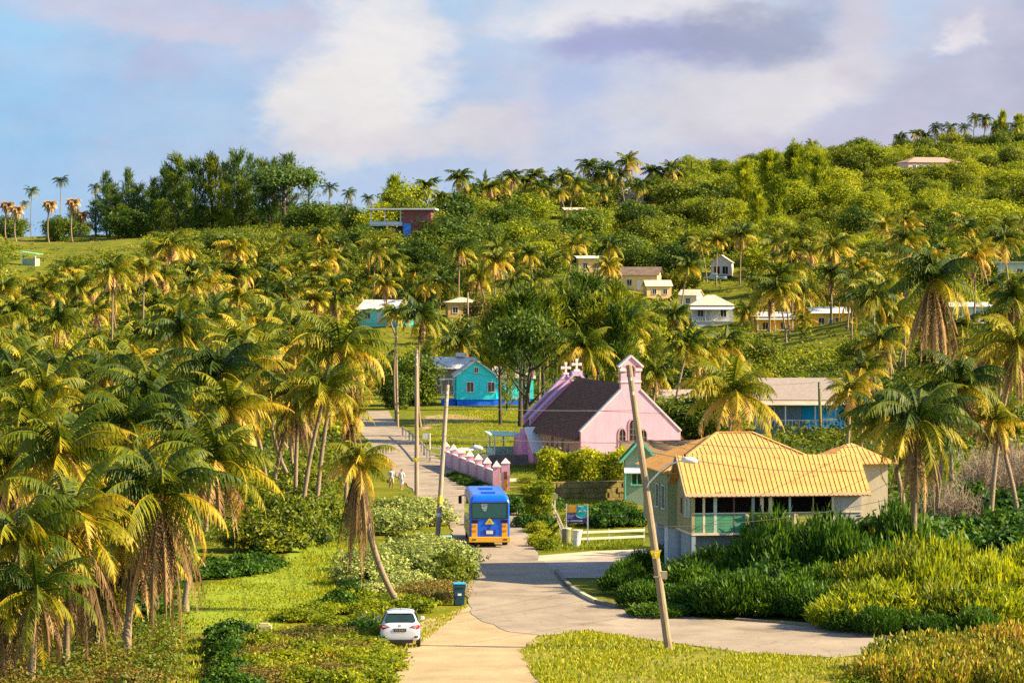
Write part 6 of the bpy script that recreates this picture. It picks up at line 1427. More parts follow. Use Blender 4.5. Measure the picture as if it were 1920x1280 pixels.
hero_tree('sparse0', 985, 600, 310, .8, note='slender dark tree just left of the church gable')
hero_tree('orange0', 905, 560, 540, .8, note='orange-leaved tree beside the tan house')
hero_tree('broad_dark1', 770, 660, 385, .9, note='dark round tree at the road bend'); hero_tree('broad_dark2', 745, 700, 375, .9, note='dark tree over the parked pickup'); hero_tree('dense1', 800, 640, 400, .7, note='dark wispy tree left of the white sheet-metal roof')
hero_tree('broad_dark0', 1330, 640, 470, 1.0, note='dark green tree below the cream-roofed house'); hero_tree('broad_dark1', 1255, 665, 400, 1.0, note='dark tree right of the bellcote')
for px, py, d, key in ((700, 438, 642, 'broad_dark0'), (722, 432, 640, 'broad_mid1'), (745, 446, 640, 'broad_dark1'), (772, 444, 641, 'broad_mid0'), (798, 440, 640, 'broad_dark2'), (822, 425, 643, 'broad_dark0'), (835, 405, 650, 'broad_dark1'), (680, 425, 645, 'broad_dark2'),
                    (1672, 312, 826, 'broad_light0'), (1700, 315, 826, 'broad_mid1'), (1728, 313, 826, 'broad_light1'), (1756, 309, 826, 'broad_light2'), (1788, 304, 828, 'broad_mid0'), (1815, 300, 830, 'broad_light1'), (1242, 742, 308, 'broad_mid1'), (1312, 736, 306, 'broad_dark0'), (1338, 748, 310, 'broad_mid2')):
    hero_tree(key, px, py, d, 1.5)
# light feathery trees on the right ridge
for px, py, d, wid in ((1440, 282, 800, 1.0), (1490, 272, 800, 1.1), (1395, 300, 790, 1.0), (1535, 290, 790, .9), (1460, 330, 760, 1.0), (1420, 350, 755, .9), (1880, 208, 935, .6), (1868, 225, 940, .8), (1912, 215, 935, .9)):
    hero_tree(random.choice(('feather0', 'feather1')), px, py, d, wid)
hero_tree('sparse1', 1488, 258, 925, .8, note='bare twiggy treetop on the middle of the ridge'); hero_tree('sparse1', 1288, 290, 830, .6, note='thin bare tree on skyline right of centre palms')
# ------------------------------------------------------------------ keep-outs: what must stay in view, and where nothing may stand
KEEP = [  # picture box, distance of the thing
    (668, 560, 772, 622, 560), (700, 622, 745, 650, 540), (800, 648, 884, 690, 425), (845, 680, 985, 765, 383), (690, 388, 818, 440, 640), (1318, 482, 1392, 532, 680), (1285, 556, 1380, 614, 600),
    (1418, 588, 1492, 632, 560), (1528, 590, 1592, 630, 560), (1086, 484, 1134, 512, 655), (1170, 490, 1262, 545, 640), (1145, 345, 1236, 372, 812), (1675, 294, 1808, 324, 838), (1875, 470, 1925, 505, 545), (1800, 535, 1872, 560, 470),
    (1755, 556, 1805, 592, 440), (845, 560, 905, 580, 572), (40, 476, 78, 512, 655), (100, 600, 200, 640, 452), (985, 670, 1290, 900, 290), (1165, 805, 1680, 1010, 235), (1425, 715, 1578, 815, 330),
    (690, 770, 960, 1060, 330), (900, 810, 1010, 900, 270), (640, 1140, 800, 1290, 140), (330, 1040, 640, 1190, 180), (795, 775, 940, 850, 380), (270, 408, 345, 434, 792), (40, 405, 260, 475, 770),
    (1560, 640, 1720, 760, 250), (790, 700, 850, 780, 340), (1315, 530, 1400, 556, 672),
]
def hides(x, y, ztop, half, down):
    """would a crown here cover something kept in view"""
    s = KF / y; px, py = proj((x, y, ztop)); a, b, c, e = px - half * s, py - half * .6 * s, px + half * s, py + down * s
    for x0, y0, x1, y1, d in KEEP:
        if y < d - 1 and a < x1 and c > x0 and b < y1 and e > y0: return True
    return False
roadline = [PZ(x, y, 0) for x, y in ((960, 1120), (925, 1035), (900, 950), (850, 905), (790, 860), (730, 815), (690, 785), (655, 770))]
def near_road(x, y, r):
    for a, b in zip(roadline, roadline[1:]):
        ab = b - a; t = max(0, min(1, ((x - a.x) * ab.x + (y - a.y) * ab.y) / (ab.x ** 2 + ab.y ** 2)))
        if math.hypot(x - a.x - ab.x * t, y - a.y - ab.y * t) < r: return True
    return False
BLD = [(o.location.x, o.location.y) for o in scene.objects if o.get('category') in ('house', 'church', 'outbuilding', 'annex', 'hut', 'bungalow', 'shelter', 'bus shelter')]
def near_bld(x, y, r): return any(abs(x - a) < r and -3 < y - b < r + 5 or math.hypot(x - a, y - b) < r for a, b in BLD)
PLACED = [(a['o'].location.x, a['o'].location.y, a['t']) for a in ALL]
def crowded(x, y, r, t=None):
    return any((t is None or q == t) and (x - a) ** 2 + (y - b) ** 2 < r * r for a, b, q in PLACED)

# ------------------------------------------------------------------ palms filling the left grove and the slopes
n = 0; tries = 0
while n < 126 and tries < 14000:
    tries += 1; y = math.sqrt(random.uniform(140 ** 2, 600 ** 2)) if random.random() < .75 else random.uniform(140, 260)
    x = random.uniform(-.172 * y, -.035 * y)
    if y < 192 and x > -.102 * y: continue
    if near_road(x, y, 6) or near_bld(x, y, 6) or crowded(x, y, 4.6 + y / 150, 'palm') : continue
    h = random.uniform(6.0, 11.0) if y > 200 else random.uniform(5.5, 8.5)
    if hides(x, y, zt(x, y) + h, 3.6, 2.4): continue
    k = 'near' if y < 260 else 'mid'
    place_palm(x, y, h, k, random.choice((0, 0, 1, 2, 3, 4)), random.randint(0, 7), random.choice((None, 0, None, 0, 1)), random.uniform(.85, 1.2) * (1.18 if y > 280 else 1)); PLACED.append((x, y, 'palm')); n += 1
n = 0; tries = 0
while n < 62 and tries < 9000:
    tries += 1; px = random.uniform(820, 1960); y = random.uniform(330, 720); x = (px - 960) / KF * y
    if near_bld(x, y, 6) or near_road(x, y, 6) or crowded(x, y, 8, 'palm') or zt(x, y) < 1.0 and y < 380: continue
    h = random.uniform(6, 10.5); _, pyc = proj((x, y, zt(x, y) + h))
    if not 415 < pyc < 720 or (pyc < 445 and px < 1600) or hides(x, y, zt(x, y) + h, 3.4, 2.4): continue
    if px > 1500 and pyc < 480 and random.random() < .5: continue
    place_palm(x, y, h, 'mid', random.choice((0, 0, 1, 2)), random.randint(0, 7), random.choice((None, 0, None, 1)), random.uniform(.95, 1.45)); PLACED.append((x, y, 'palm')); n += 1
for px, py, d, s in ((1650, 640, 300, .9), (1900, 560, 330, 1.0), (1800, 610, 320, .9), (1640, 560, 360, 1.0), (1880, 450, 420, 1.1), (1700, 450, 420, 1.0), (1830, 480, 400, 1.0), (1620, 690, 270, .7)):
    hero_palm(px, py, d, kind='near', tr=random.choice((0, 1, 2)), cr=random.randint(0, 3), dr=random.choice((0, 1, None)), s=s)

# ------------------------------------------------------------------ trees and bushes clothing the slopes
def fill_trees(nmax, pxr, dr, keys, hr, gap, cond=None, sky=None):
    n = tries = 0
    while n < nmax and tries < nmax * 60:
        tries += 1; px = random.uniform(*pxr); y = random.uniform(*dr); x = (px - 960) / KF * y
        if near_bld(x, y, 6) or crowded(x, y, gap): continue
        h = random.uniform(*hr); z = zt(x, y); qx, qy = proj((x, y, z + h))
        if cond and not cond(qx, qy, z): continue
        if hides(x, y, z + h * .6, h * .5, h * .5): continue
        place_tree(random.choice(keys), x, y, h, random.uniform(1.0, 1.5)); PLACED.append((x, y, 'tree')); n += 1
BM, BD, BL = ['broad_mid%d' % i for i in range(3)], ['broad_dark%d' % i for i in range(3)], ['broad_light%d' % i for i in range(3)]
# right slope below the ridge, lighter to the right
fill_trees(92, (1380, 1990), (600, 925), BL + BM + BL + BD[:1], (4.0, 7.5), 6.2, lambda px, py, z: z > 14 and py > 268)
fill_trees(56, (880, 1400), (620, 850), BM + BD + BL[:1], (4.5, 8), 6.5, lambda px, py, z: z > 12 and py > 330)
fill_trees(34, (820, 1960), (450, 640), BM + BL + BD, (4, 6.5), 7, lambda px, py, z: z > 1.5)
# left slope below the casuarina grove
fill_trees(50, (140, 720), (560, 740), BM + BD + BM, (3.0, 5.5), 6, lambda px, py, z: z > 6 and py > 428)
fill_trees(26, (690, 900), (560, 730), BM + BD, (3.5, 5.5), 6, lambda px, py, z: z > 5)
fill_trees(22, (-20, 720), (420, 600), BM + BL + BL, (3.0, 5.0), 8, None)
# behind the skyline palms, so that the ridge reads as wood
fill_trees(26, (900, 1330), (790, 850), BD + BM, (4.5, 7.5), 5.5, lambda px, py, z: py > 332)
fill_trees(18, (1560, 1960), (900, 950), BD + BM, (3.5, 6.0), 5.0, lambda px, py, z: py > 246 - (px - 1560) * .03)
fill_trees(22, (10, 700), (770, 860), BD + ['dense0', 'casuarina1'], (4.5, 8.0), 6, lambda px, py, z: py > 375)
fill_trees(14, (1290, 1560), (840, 940), BM + BL, (4.0, 7), 6, lambda px, py, z: py > 275)
# close right
for px, py, s, k in ((1640, 820, 1.2, 'broad_dark0'), (1790, 800, 1.1, 'broad_mid1'), (1880, 840, 1.0, 'broad_dark2'), (1610, 700, 1.0, 'broad_mid0'), (1760, 690, 1.0, 'broad_dark1'), (1880, 700, 1.0, 'broad_mid2'), (1690, 640, 1.0, 'broad_mid0'), (1250, 740, .9, 'broad_mid1'), (1430, 690, .9, 'broad_mid2'), (1330, 705, .8, 'broad_dark1'), (1200, 735, .8, 'broad_mid0')):
    p = G(px, py); y = max(p.y, 215); x = (px - 960) / KF * y
    if not near_bld(x, y, 5): place_tree(k, x, y, 4.6 * s, 1.1)

# ------------------------------------------------------------------ shrubs close to the camera
def many(key, pts, s, sz=None, note=None):
    for px, py in pts: shrub_at(key, px + random.uniform(-6, 6), py + random.uniform(-3, 3), s * random.uniform(.85, 1.2), (sz or s) * random.uniform(.85, 1.2), note)
many('silver', [(720, 985), (750, 972), (785, 965), (805, 985), (760, 995), (725, 1005), (790, 1040), (815, 1052), (770, 1050), (740, 1062), (800, 1075), (760, 1085), (720, 1090), (700, 1070), (690, 1100), (825, 1080), (835, 1065)], 1.05, 1.05)
many('silver', [(735, 1115), (765, 1108), (700, 1122)], .8, .75)
many('green', [(846, 1092), (858, 1098), (838, 1098), (838, 1084)], .62, .75)
many('dry', [(800, 1122), (822, 1122), (780, 1130), (806, 1134)], .75, .7)
many('light', [(750, 1140), (720, 1140), (775, 1146), (700, 1150), (660, 1130), (640, 1150)], .6, .5)
many('dark', [(655, 1130), (672, 1115), (640, 1150), (690, 1190)], .5, .5)
many('light', [(615, 1150), (590, 1160), (560, 1166), (535, 1170), (625, 1174), (690, 1172), (705, 1205)], .5, .38)
many('green', [(500, 975), (525, 950), (555, 940), (585, 960), (530, 990), (565, 985), (600, 985), (545, 1015), (505, 1010), (580, 1020), (480, 1030), (520, 1040), (470, 1000), (560, 905), (590, 925), (480, 960)], 1.0, 1.15)
many('dark', [(440, 1080), (400, 1082), (370, 1086), (475, 1072), (345, 1092), (310, 1100)], .8, .65)
many('dry', [(450, 1225), (500, 1215), (550, 1210), (600, 1205), (640, 1210), (470, 1255), (520, 1250), (570, 1245), (620, 1240), (660, 1235), (440, 1280), (500, 1285), (560, 1280), (620, 1275), (590, 1225), (540, 1232)], .85, .55)
many('weed', [(480, 1240), (540, 1225), (610, 1222), (575, 1262), (640, 1255), (520, 1275)], .8, .6)
many('light', [(500, 1230), (560, 1240), (600, 1250), (540, 1262), (470, 1270), (630, 1226), (580, 1290), (660, 1250)], .6, .5)
many('light', [(660, 1215), (690, 1225), (700, 1250), (670, 1268), (720, 1262), (705, 1285), (650, 1292)], .6, .45)
many('dark', [(440, 1208), (428, 1226), (432, 1250), (427, 1275), (425, 1300)], .55, .6)
# big green thicket on the right
for py, h, key in ((1106, 1.55, 'upright_dark'), (1116, 1.3, 'upright_dark'), (1128, 1.05, 'upright_dark'), (1140, .8, 'upright_dark'), (1152, .58, 'upright_dark')):
    x0 = {1106: 1345, 1116: 1290, 1128: 1205, 1140: 1200, 1152: 1235}[py]
    px = x0
    while px < 1740:
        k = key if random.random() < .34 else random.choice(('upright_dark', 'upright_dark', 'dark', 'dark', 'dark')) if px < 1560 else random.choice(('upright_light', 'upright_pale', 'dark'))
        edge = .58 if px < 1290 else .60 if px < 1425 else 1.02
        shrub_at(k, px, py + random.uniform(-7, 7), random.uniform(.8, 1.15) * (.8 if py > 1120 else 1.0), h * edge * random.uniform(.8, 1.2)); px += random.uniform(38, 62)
many('dark', [(1610, 1104), (1640, 1108), (1670, 1106), (1700, 1100), (1735, 1095), (1760, 1090), (1620, 1092)], 1.3, 1.75)
many('upright_dark', [(1630, 1110), (1690, 1112), (1580, 1108)], 1.0, 1.6)
many('dead', [(1780, 1010), (1760, 1030), (1800, 1035)], 1.0, 1.1)
many('upright_dark', [(1172, 1100), (1160, 1116), (1205, 1086), (1240, 1078), (1270, 1080)], .55, .55)
many('upright_dark', [(1330, 1150), (1365, 1155), (1400, 1158), (1480, 1160), (1525, 1165)], .8, .8)
for py, h in ((1140, 1.55), (1162, 1.35), (1180, 1.0)):
    px = 1600
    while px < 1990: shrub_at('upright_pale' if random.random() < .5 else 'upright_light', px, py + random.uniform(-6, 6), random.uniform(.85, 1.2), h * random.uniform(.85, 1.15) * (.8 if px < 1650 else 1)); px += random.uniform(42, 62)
many('upright_dark', [(1600, 1186), (1650, 1190), (1700, 1192), (1570, 1180), (1760, 1196), (1830, 1198)], .65, .5)
many('dark', [(1740, 1050), (1790, 1040), (1840, 1050), (1890, 1045), (1930, 1040), (1770, 1080), (1830, 1085), (1890, 1090), (1720, 1020), (1770, 1000), (1830, 1000), (1890, 1000), (1930, 1075), (1700, 1060), (1660, 1040), (1690, 1000)], 1.35, 1.5)
many('dark', [(20, 1120), (60, 1090), (110, 1130), (160, 1110), (200, 1140), (30, 1180), (90, 1190), (150, 1180), (220, 1180), (10, 1060), (270, 1120)], 1.2, 1.3)
many('dry', [(40, 1240), (110, 1260), (190, 1250), (10, 1280), (150, 1300), (230, 1290), (70, 1310)], .9, .6)
many('dead', [(1840, 985), (1880, 975), (1915, 985), (1860, 945), (1900, 940), (1930, 950), (1820, 960)], 1.2, 1.35)
many('weed', [(1700, 1255), (1740, 1245), (1790, 1240), (1840, 1238), (1890, 1236), (1930, 1235), (1680, 1280), (1730, 1278), (1780, 1275), (1830, 1272), (1880, 1270), (1930, 1275), (1650, 1295), (1760, 1300), (1840, 1300), (1900, 1302), (1700, 1305)], 1.0, 1.15)
many('dry', [(1715, 1262), (1770, 1262), (1820, 1255), (1870, 1255), (1910, 1255), (1800, 1290), (1860, 1290), (1920, 1292)], .8, .9)
many('light', [(1690, 1270), (1660, 1285), (1745, 1292), (1620, 1300)], .5, .5)
many('light', [(1020, 1012), (1012, 1028), (1030, 1034), (1008, 1000), (1026, 995)], .42, .42)
many('dark', [(972, 966), (985, 990), (1030, 995), (960, 950), (1036, 960)], .45, .6)
many('dark', [(1105, 985), (1135, 988), (1165, 985), (1190, 985), (1150, 970)], .7, .65)
many('green', [(1060, 985), (1090, 968), (1180, 955)], .5, .45)
many('light', [(1060, 812 + 100), (990, 905)], .4, .35)
many('dark', [(860, 902), (878, 908), (895, 914), (846, 892)], .35, .3)

# clipped hedge and clipped bush
def box_leaf(w, l, h, n, size, z0=0.0, rough=.12):
    f = rng.integers(0, 10, n); u, v = rng.uniform(-.5, .5, n), rng.uniform(-.5, .5, n); p = np.zeros((n, 3)); nr = np.zeros((n, 3))
    for i in range(n):
        k = f[i]
        if k < 4: p[i] = (u[i] * w, -l / 2, (v[i] + .5) * h); nr[i] = (0, -1, .2)
        elif k < 7: p[i] = (u[i] * w, v[i] * l, h); nr[i] = (0, 0, 1)
        elif k < 8: p[i] = (-w / 2, u[i] * l, (v[i] + .5) * h); nr[i] = (-1, 0, .2)
        elif k < 9: p[i] = (w / 2, u[i] * l, (v[i] + .5) * h); nr[i] = (1, 0, .2)
        else: p[i] = (u[i] * w, l / 2, (v[i] + .5) * h); nr[i] = (0, 1, .2)
    lump = .22 * np.sin(p[:, 0] * 2.3 + 1) + .15 * np.sin(p[:, 0] * 5.1) * np.cos(p[:, 2] * 3.7 + p[:, 1] * 2); p += nr * lump[:, None] + rng.normal(size=(n, 3)) * rough + np.array([0, 0, z0])
    return leaf_quads(p, norm(nr + rng.normal(size=(n, 3)) * .6), size), .5 + .25 * np.sin(p[:, 0] * 3.1) * np.sin(p[:, 2] * 4 + 1) + rng.normal(0, .14, n)
c = P(1094, 905, 226); c.z = 0
q = box_leaf(6.3, 2.4, 3.0, 11000, .12)
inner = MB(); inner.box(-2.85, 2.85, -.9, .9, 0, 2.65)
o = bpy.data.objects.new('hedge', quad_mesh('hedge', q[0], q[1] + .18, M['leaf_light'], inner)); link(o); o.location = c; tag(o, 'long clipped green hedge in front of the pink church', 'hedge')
c = PZ(1008, 985, 0)
V_, W_ = [], []
for z, w_, h_ in ((.15, 1.5, 1.15), (1.5, 1.75, .42), (2.15, 1.95, .40)):
    q = box_leaf(w_, 1.2, h_, 2200, .08, z, .05); V_.append(q[0]); W_.append(q[1])
st = MB()
for x in (-.4, 0, .4): st.tube([(x * .4, 0, -.2), (x, 0, 1.2)], .05, 6)
o = bpy.data.objects.new('topiary', quad_mesh('topiary', np.concatenate(V_), np.concatenate(W_), M['leaf_light'], st)); link(o); o.location = c; tag(o, 'two-tier clipped lime green bush beside the road', 'bush')

# ------------------------------------------------------------------ uncountable ground growth
def scatter_px(poly, n):
    P_ = np.array([PZ(x, y, 0)[:2] for x, y in poly]); lo, hi = P_.min(0), P_.max(0); out = np.zeros((0, 2))
    while len(out) < n:
        q = rng.uniform(lo, hi, (n, 2)); ins = np.zeros(n, bool); j = len(P_) - 1
        for i in range(len(P_)):
            a, b = P_[i], P_[j]; cnd = ((a[1] > q[:, 1]) != (b[1] > q[:, 1])) & (q[:, 0] < (b[0] - a[0]) * (q[:, 1] - a[1]) / (b[1] - a[1] + 1e-9) + a[0]); ins ^= cnd; j = i
        out = np.concatenate([out, q[ins]])
    return out[:n]
def blades(regions):
    V_, W_ = [], []
    for poly, n, h, w, v0 in regions:
        p2 = scatter_px(poly, n); p = np.concatenate([p2, ztv(p2[:, 0], p2[:, 1])[:, None]], 1)
        pn = np.sin(p[:, 0] * .9 + np.sin(p[:, 1] * .31) * 2) * np.sin(p[:, 1] * .37 + 1); keep = rng.uniform(size=n) < .55 + .45 * pn; p = p[keep]; pn = pn[keep]; m = len(p)
        d = norm(np.array([0, 0, 1.0]) + rng.normal(size=(m, 3)) * np.array([.45, .45, .1])); q, v = sprays(p, d, h, w, v0 + .12 * pn + rng.normal(0, .15, m)); V_.append(q); W_.append(v)
    return np.concatenate(V_), np.concatenate(W_)
g = blades([
    ([(250, 1215), (430, 1182), (520, 1176), (600, 1150), (640, 1100), (640, 1010), (520, 1060), (380, 1100), (200, 1140)], 26000, .13, .05, .50),
    ([(975, 1222), (1015, 1194), (1100, 1184), (1250, 1206), (1400, 1226), (1560, 1234), (1690, 1224), (1690, 1330), (1040, 1330)], 30000, .20, .06, .62),
    ([(640, 1290), (740, 1250), (768, 1215), (705, 1200), (560, 1180), (400, 1190), (200, 1210), (0, 1230), (0, 1330), (640, 1330)], 24000, .24, .06, .60),
    ([(1020, 1035), (1110, 1032), (1205, 1026), (1205, 1010), (1090, 1016), (1030, 1010)], 6000, .22, .05, .35),
    ([(1040, 960), (1180, 955), (1180, 940), (1040, 942)], 4000, .25, .06, .6),
    ([(600, 1120), (690, 1080), (690, 960), (640, 960), (560, 1020)], 9000, .25, .06, .6),
    ([(848, 895), (935, 925), (935, 918), (852, 886)], 2500, .3, .07, .15),
    ([(800, 835), (905, 862), (985, 850), (985, 790), (840, 770), (800, 790)], 12000, .20, .05, .60),
    ([(860, 780), (990, 790), (1000, 765), (840, 765)], 7000, .2, .06, .6),
    ([(945, 895), (1010, 890), (1010, 860), (945, 865)], 3000, .2, .06, .1),
    ([(700, 1220), (780, 1215), (900, 1120), (880, 1135), (800, 1165), (705, 1195)], 2500, .14, .05, .7),
])
o = bpy.data.objects.new('grass', quad_mesh('grass', g[0], g[1], M['grass'])); link(o); tag(o, kind='stuff')
def undergrowth(n, cond, pxr, dr, rc, size, per, hgt, m, name='undergrowth'):
    px = rng.uniform(*pxr, n); y = np.sqrt(rng.uniform(dr[0] ** 2, dr[1] ** 2, n)); x = (px - 960) / KF * y; z = ztv(x, y)
    ok = np.array([cond(a, b, c) and not near_road(a, b, 5.0) and not near_bld(a, b, 5.0) for a, b, c in zip(x, y, z)]); x, y, z = x[ok], y[ok], z[ok]; k = len(x)
    pt = np.sin(x * .13 + 2 * np.sin(y * .04)) * np.sin(y * .06 + x * .03); hh = hgt * (.7 + .5 * rng.uniform(size=k)) * (1 + .35 * pt); cv = .5 + .22 * pt + rng.normal(0, .16, k)
    i = np.repeat(np.arange(k), per); o3 = norm(rng.normal(size=(k * per, 3))); o3[:, 2] = np.abs(o3[:, 2]); p = np.stack([x[i], y[i], z[i]], 1) + o3 * rng.uniform(.6, 1.1, (k * per, 1)) * np.stack([np.full(k * per, rc), np.full(k * per, rc), hh[i]], 1)
    q = leaf_quads(p, norm(o3 + rng.normal(size=(k * per, 3)) * .6 + np.array([0, 0, .3])), size); o = bpy.data.objects.new(name, quad_mesh(name, q, cv[i] + rng.normal(0, .06, k * per), M[m])); link(o); tag(o, kind='stuff')
def bare(x, y):
    qx, qy = proj((x, y, zt(x, y)))
    return (0 < qx < 270 and 425 < qy < 466) or (1520 < qx < 1760 and 405 < qy < 470 and qy > 470 - (qx - 1520) * .27 - 12) or (690 < qx < 800 and 615 < qy < 665)
def openv(x, y, z): return not bare(x, y) and not hides(x, y, z + 1.6, 1.4, 1.6)
undergrowth(19000, lambda x, y, z: z > 1.2 and openv(x, y, z), (-60, 1980), (400, 950), 1.6, .27, 22, 2.1, 'leaf_mid')
undergrowth(6500, lambda x, y, z: z > 1.2 and x > .05 * y and openv(x, y, z), (1150, 1980), (420, 950), 1.7, .27, 22, 2.4, 'leaf_light')
undergrowth(2600, lambda x, y, z: z > 1 and bare(x, y), (-60, 1980), (400, 950), 1.2, .2, 18, .4, 'leaf_dry')
undergrowth(5200, lambda x, y, z: x < -.052 * y and not bare(x, y) and not hides(x, y, z + 2.6, 1.6, 2.2), (-120, 700), (300, 590), 1.5, .22, 22, 2.9, 'leaf_light')
undergrowth(6200, lambda x, y, z: x < -.052 * y and z < 1.5 and not (y < 184 and x > -.108 * y), (-120, 700), (205, 470), 1.1, .2, 16, 1.3, 'leaf_mid')
undergrowth(2400, lambda x, y, z: x < -.052 * y and z < 1.5 and not (y < 184 and x > -.108 * y), (-120, 700), (118, 205), .9, .085, 46, 1.1, 'leaf_dark')  # darker leaf colour put in for the deep shade among the trunks
undergrowth(1500, lambda x, y, z: x < -.108 * y and z < 1.5, (-120, 340), (118, 200), .9, .08, 44, .8, 'leaf_dry')
undergrowth(7000, lambda x, y, z: z > 1.2 and not bare(x, y) and hides(x, y, z + 1.6, 1.4, 1.6), (-60, 1980), (400, 900), 1.3, .22, 16, .5, 'leaf_mid')
undergrowth(2600, lambda x, y, z: x > .085 * y and y > 212, (1440, 2050), (212, 430), 1.3, .24, 16, 1.6, 'leaf_mid')
undergrowth(1500, lambda x, y, z: z < 2 and x > .02 * y and y > 315, (1050, 1620), (315, 420), 1.0, .26, 13, .8, 'leaf_light')

# the smaller palms beyond the three hundred that show largest, as one mass
def palm_mass(n, cond):
    protos = [palm_crown(16, 3.6, 15, 1.0, .19, 1, bright=b, hang=.8, e_lo=-.7) for b in (.34, .44, .28)] + [palm_crown(13, 3.9, 15, 1.0, .19, 1, bright=.40, hang=1.0, e_lo=-.5)]
    V_, W_ = [], []; k = t = 0; spots = []
    while k < n and t < n * 80:
        t += 1; px = random.uniform(-60, 1980); y = math.sqrt(random.uniform(300 ** 2, 640 ** 2)); x = (px - 960) / KF * y
        if not cond(px, x, y) or near_bld(x, y, 5.5) or near_road(x, y, 7) or crowded(x, y, 3.6, 'palm') or any((x - a) ** 2 + (y - b) ** 2 < 20 for a, b in spots): continue
        h = random.uniform(3.2, 7.5); z = zt(x, y)
        if hides(x, y, z + h, 3.4, 2.6): continue
        spots.append((x, y)); q, v = protos[k % 4]; a = random.uniform(0, 6.28); s_ = random.uniform(.9, 1.3); c_, n_ = math.cos(a) * s_, math.sin(a) * s_
        V_.append(q @ np.array([[c_, n_, 0], [-n_, c_, 0], [0, 0, s_]]) + np.array([x, y, z + h])); W_.append(v + random.uniform(-.1, .1))
        V_.append(np.array([[(x - .13, y, z - .4), (x + .13, y, z - .4), (x + .1, y, z + h), (x - .1, y, z + h)], [(x, y - .13, z - .4), (x, y + .13, z - .4), (x, y + .1, z + h), (x, y - .1, z + h)]])); W_.append(np.array([.95, .95])); k += 1
    o = bpy.data.objects.new('small_palms', quad_mesh('small_palms', np.concatenate(V_), np.concatenate(W_), M['palm'])); link(o); tag(o, kind='stuff')
palm_mass(170, lambda px, x, y: (px < 900 and x < -.012 * y) or (px > 830 and zt(x, y) > 2.5 and proj((x, y, zt(x, y) + 5))[1] > 425))

# growth beyond the frame's sides, for a viewer who steps aside
undergrowth(5000, lambda x, y, z: True, (1980, 2500), (220, 900), 1.8, .34, 16, 2.2, 'leaf_mid')
undergrowth(4000, lambda x, y, z: True, (-520, -60), (150, 800), 1.8, .34, 16, 2.2, 'leaf_mid')
# ------------------------------------------------------------------ labels that single out each plant
ORD = ['first', 'second', 'third', 'fourth', 'fifth', 'sixth', 'seventh', 'eighth', 'ninth', 'tenth', 'eleventh', 'twelfth', 'thirteenth', 'fourteenth', 'fifteenth', 'sixteenth', 'seventeenth', 'eighteenth', 'nineteenth', 'twentieth']
def region(a):
    px, py, d = a['px'], a['py'], a['d']
    if a['t'] == 'shrub':
        if px < 480 and py > 1150: return 'on the dark bank bottom left'
        if px < 760 and py > 1185: return 'below the parked car, bottom left'
        if px < 720 and py > 1110: return 'along the lawn edge near the parked car'
        if px < 500: return 'at the far end of the lawn'
        if px < 640: return 'between the lawn and the slender palm trunks'
        if px < 900 and py > 1050: return 'beside the blue wheelie bin'
        if px < 900: return 'between the road and the hook-trunked palm'
        if px < 1060: return 'beside the road right of the bus'
        if px < 1230 and py < 1030: return 'behind the cream two-rail fence'
        if px > 1640 and py > 1200: return 'in the bottom right corner'
        if px > 1560 and py > 1080: return 'in the pale thicket right of the side road'
        if px > 1640: return 'under the ragged palm right of the veranda'
        if px < 1420: return 'in the thicket behind the leaning pole'
        return 'in the thicket below the orange-roofed veranda'
    if d > 700:
        if px < 700: return 'on the left skyline'
        if px < 1290: return 'on the skyline above the church'
        if px < 1580: return 'on the middle of the ridge'
        return 'on the ridge at upper right'
    if px < 850:
        if py < 440: return 'round the brick villa'
        if py < 520: return 'on the left slope below the casuarinas'
        if py < 580: return 'level with the white-roofed aqua cottage'
        if py < 650: return 'level with the pink-walled house at left'
        if py < 720: return 'level with the turquoise house, left grove'
        if py < 800: return 'level with the church gable, left grove'
        return 'around the left end of the lawn'
    if py < 430: return 'on the upper slope below the ridge'
    if py < 520: return 'round the peach houses' if px < 1290 else 'level with the porch house on right slope'
    if py < 620: return 'behind the church and above it' if px < 1290 else 'round the yellow houses'
    if px < 1260: return 'just behind the pink church'
    if px < 1600: return 'between orange roof and yellow houses'
    return 'at right beyond the orange roof'
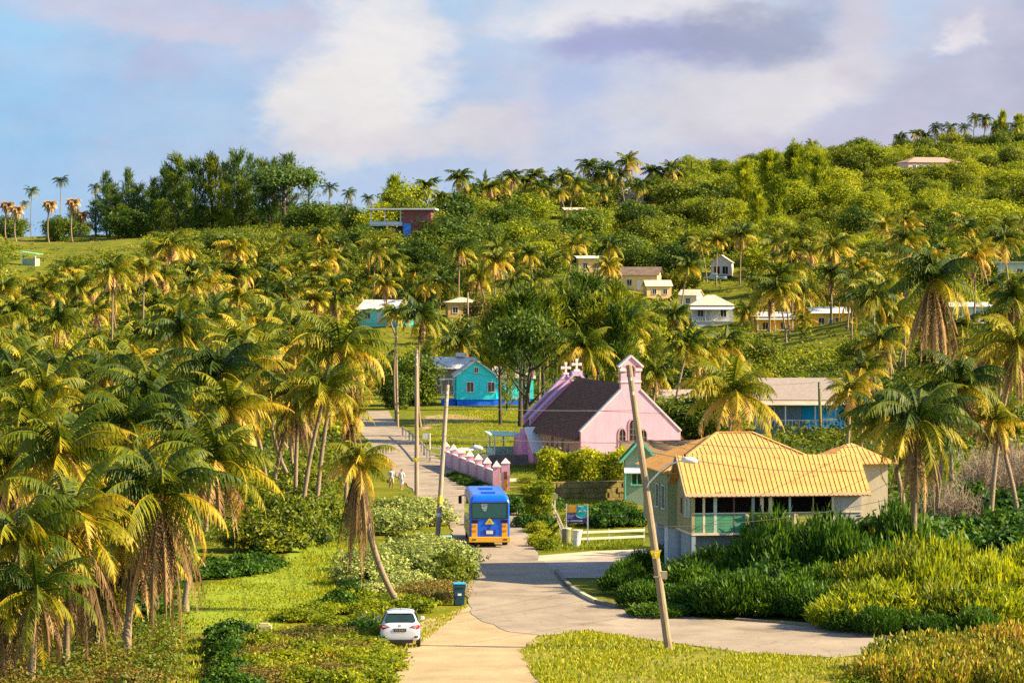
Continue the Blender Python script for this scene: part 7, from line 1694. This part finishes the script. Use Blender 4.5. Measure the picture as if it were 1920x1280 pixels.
KIND = {'palm': ('coconut palm', 'palm tree'), 'fan': ('brown-skirted fan palm', 'palm tree'),
        'casuarina': ('feathery casuarina', 'tree'), 'dense': ('dense dark casuarina', 'tree'), 'feather': ('light feathery tree', 'tree'), 'canopy': ('high-crowned dark casuarina', 'tree'), 'slim': ('slim wispy casuarina', 'tree'), 'sparse': ('sparse wispy tree', 'tree'),
        'broad_mid': ('green leafy tree', 'tree'), 'broad_dark': ('dark leafy tree', 'tree'), 'broad_light': ('yellow-green leafy tree', 'tree'), 'umbrella': ('umbrella tree', 'tree'), 'orange': ('orange-leaved tree', 'tree'),
        'silver': ('silvery shrub', 'shrub'), 'green': ('glossy green shrub', 'shrub'), 'dark': ('dark green shrub', 'shrub'), 'dry': ('dry brownish shrub', 'shrub'), 'light': ('yellow-green low shrub', 'shrub'),
        'upright_dark': ('dark upright bush', 'bush'), 'upright_light': ('mid-green upright bush', 'bush'), 'upright_pale': ('pale upright bush', 'bush'), 'weed': ('brown-tipped weed clump', 'weeds'), 'dead': ('grey leafless shrub', 'shrub')}
cells = {}
for a in ALL:
    k = 'palm' if a['t'] == 'palm' else 'fan' if a['t'] == 'fan' else a['key'].rstrip('0123456789')
    if a['t'] == 'palm':
        w = 'skirted coconut palm' if a['dry'] else 'coconut palm'
    else: w = KIND[k][0]
    a['word'] = w; a['cat'] = KIND[k][1]; reg_ = region(a); a['reg'] = reg_
    tag(a['o'], None, a['cat'], {'palm': 'coconut palms ', 'fan': 'fan palms ', 'tree': 'trees ', 'shrub': 'shrubs '}[a['t']] + reg_)
    if a['note']: a['o']['label'] = a['note']; continue
    cells.setdefault((w, reg_), []).append(a)
for (w, reg_), lst in cells.items():
    lst.sort(key=lambda a: a['px']); n = len(lst)
    for i, a in enumerate(lst):
        if n == 1: s = 'lone ' + w + ' ' + reg_
        else: s = w + ' ' + reg_ + ', ' + ('leftmost' if i == 0 else 'rightmost' if i == n - 1 else (ORD[i] + ' from left' if i < n / 2 and i < 20 else ORD[n - 1 - i] + ' from right' if n - 1 - i < 20 else 'one of the middle ones'))
        a['o']['label'] = s
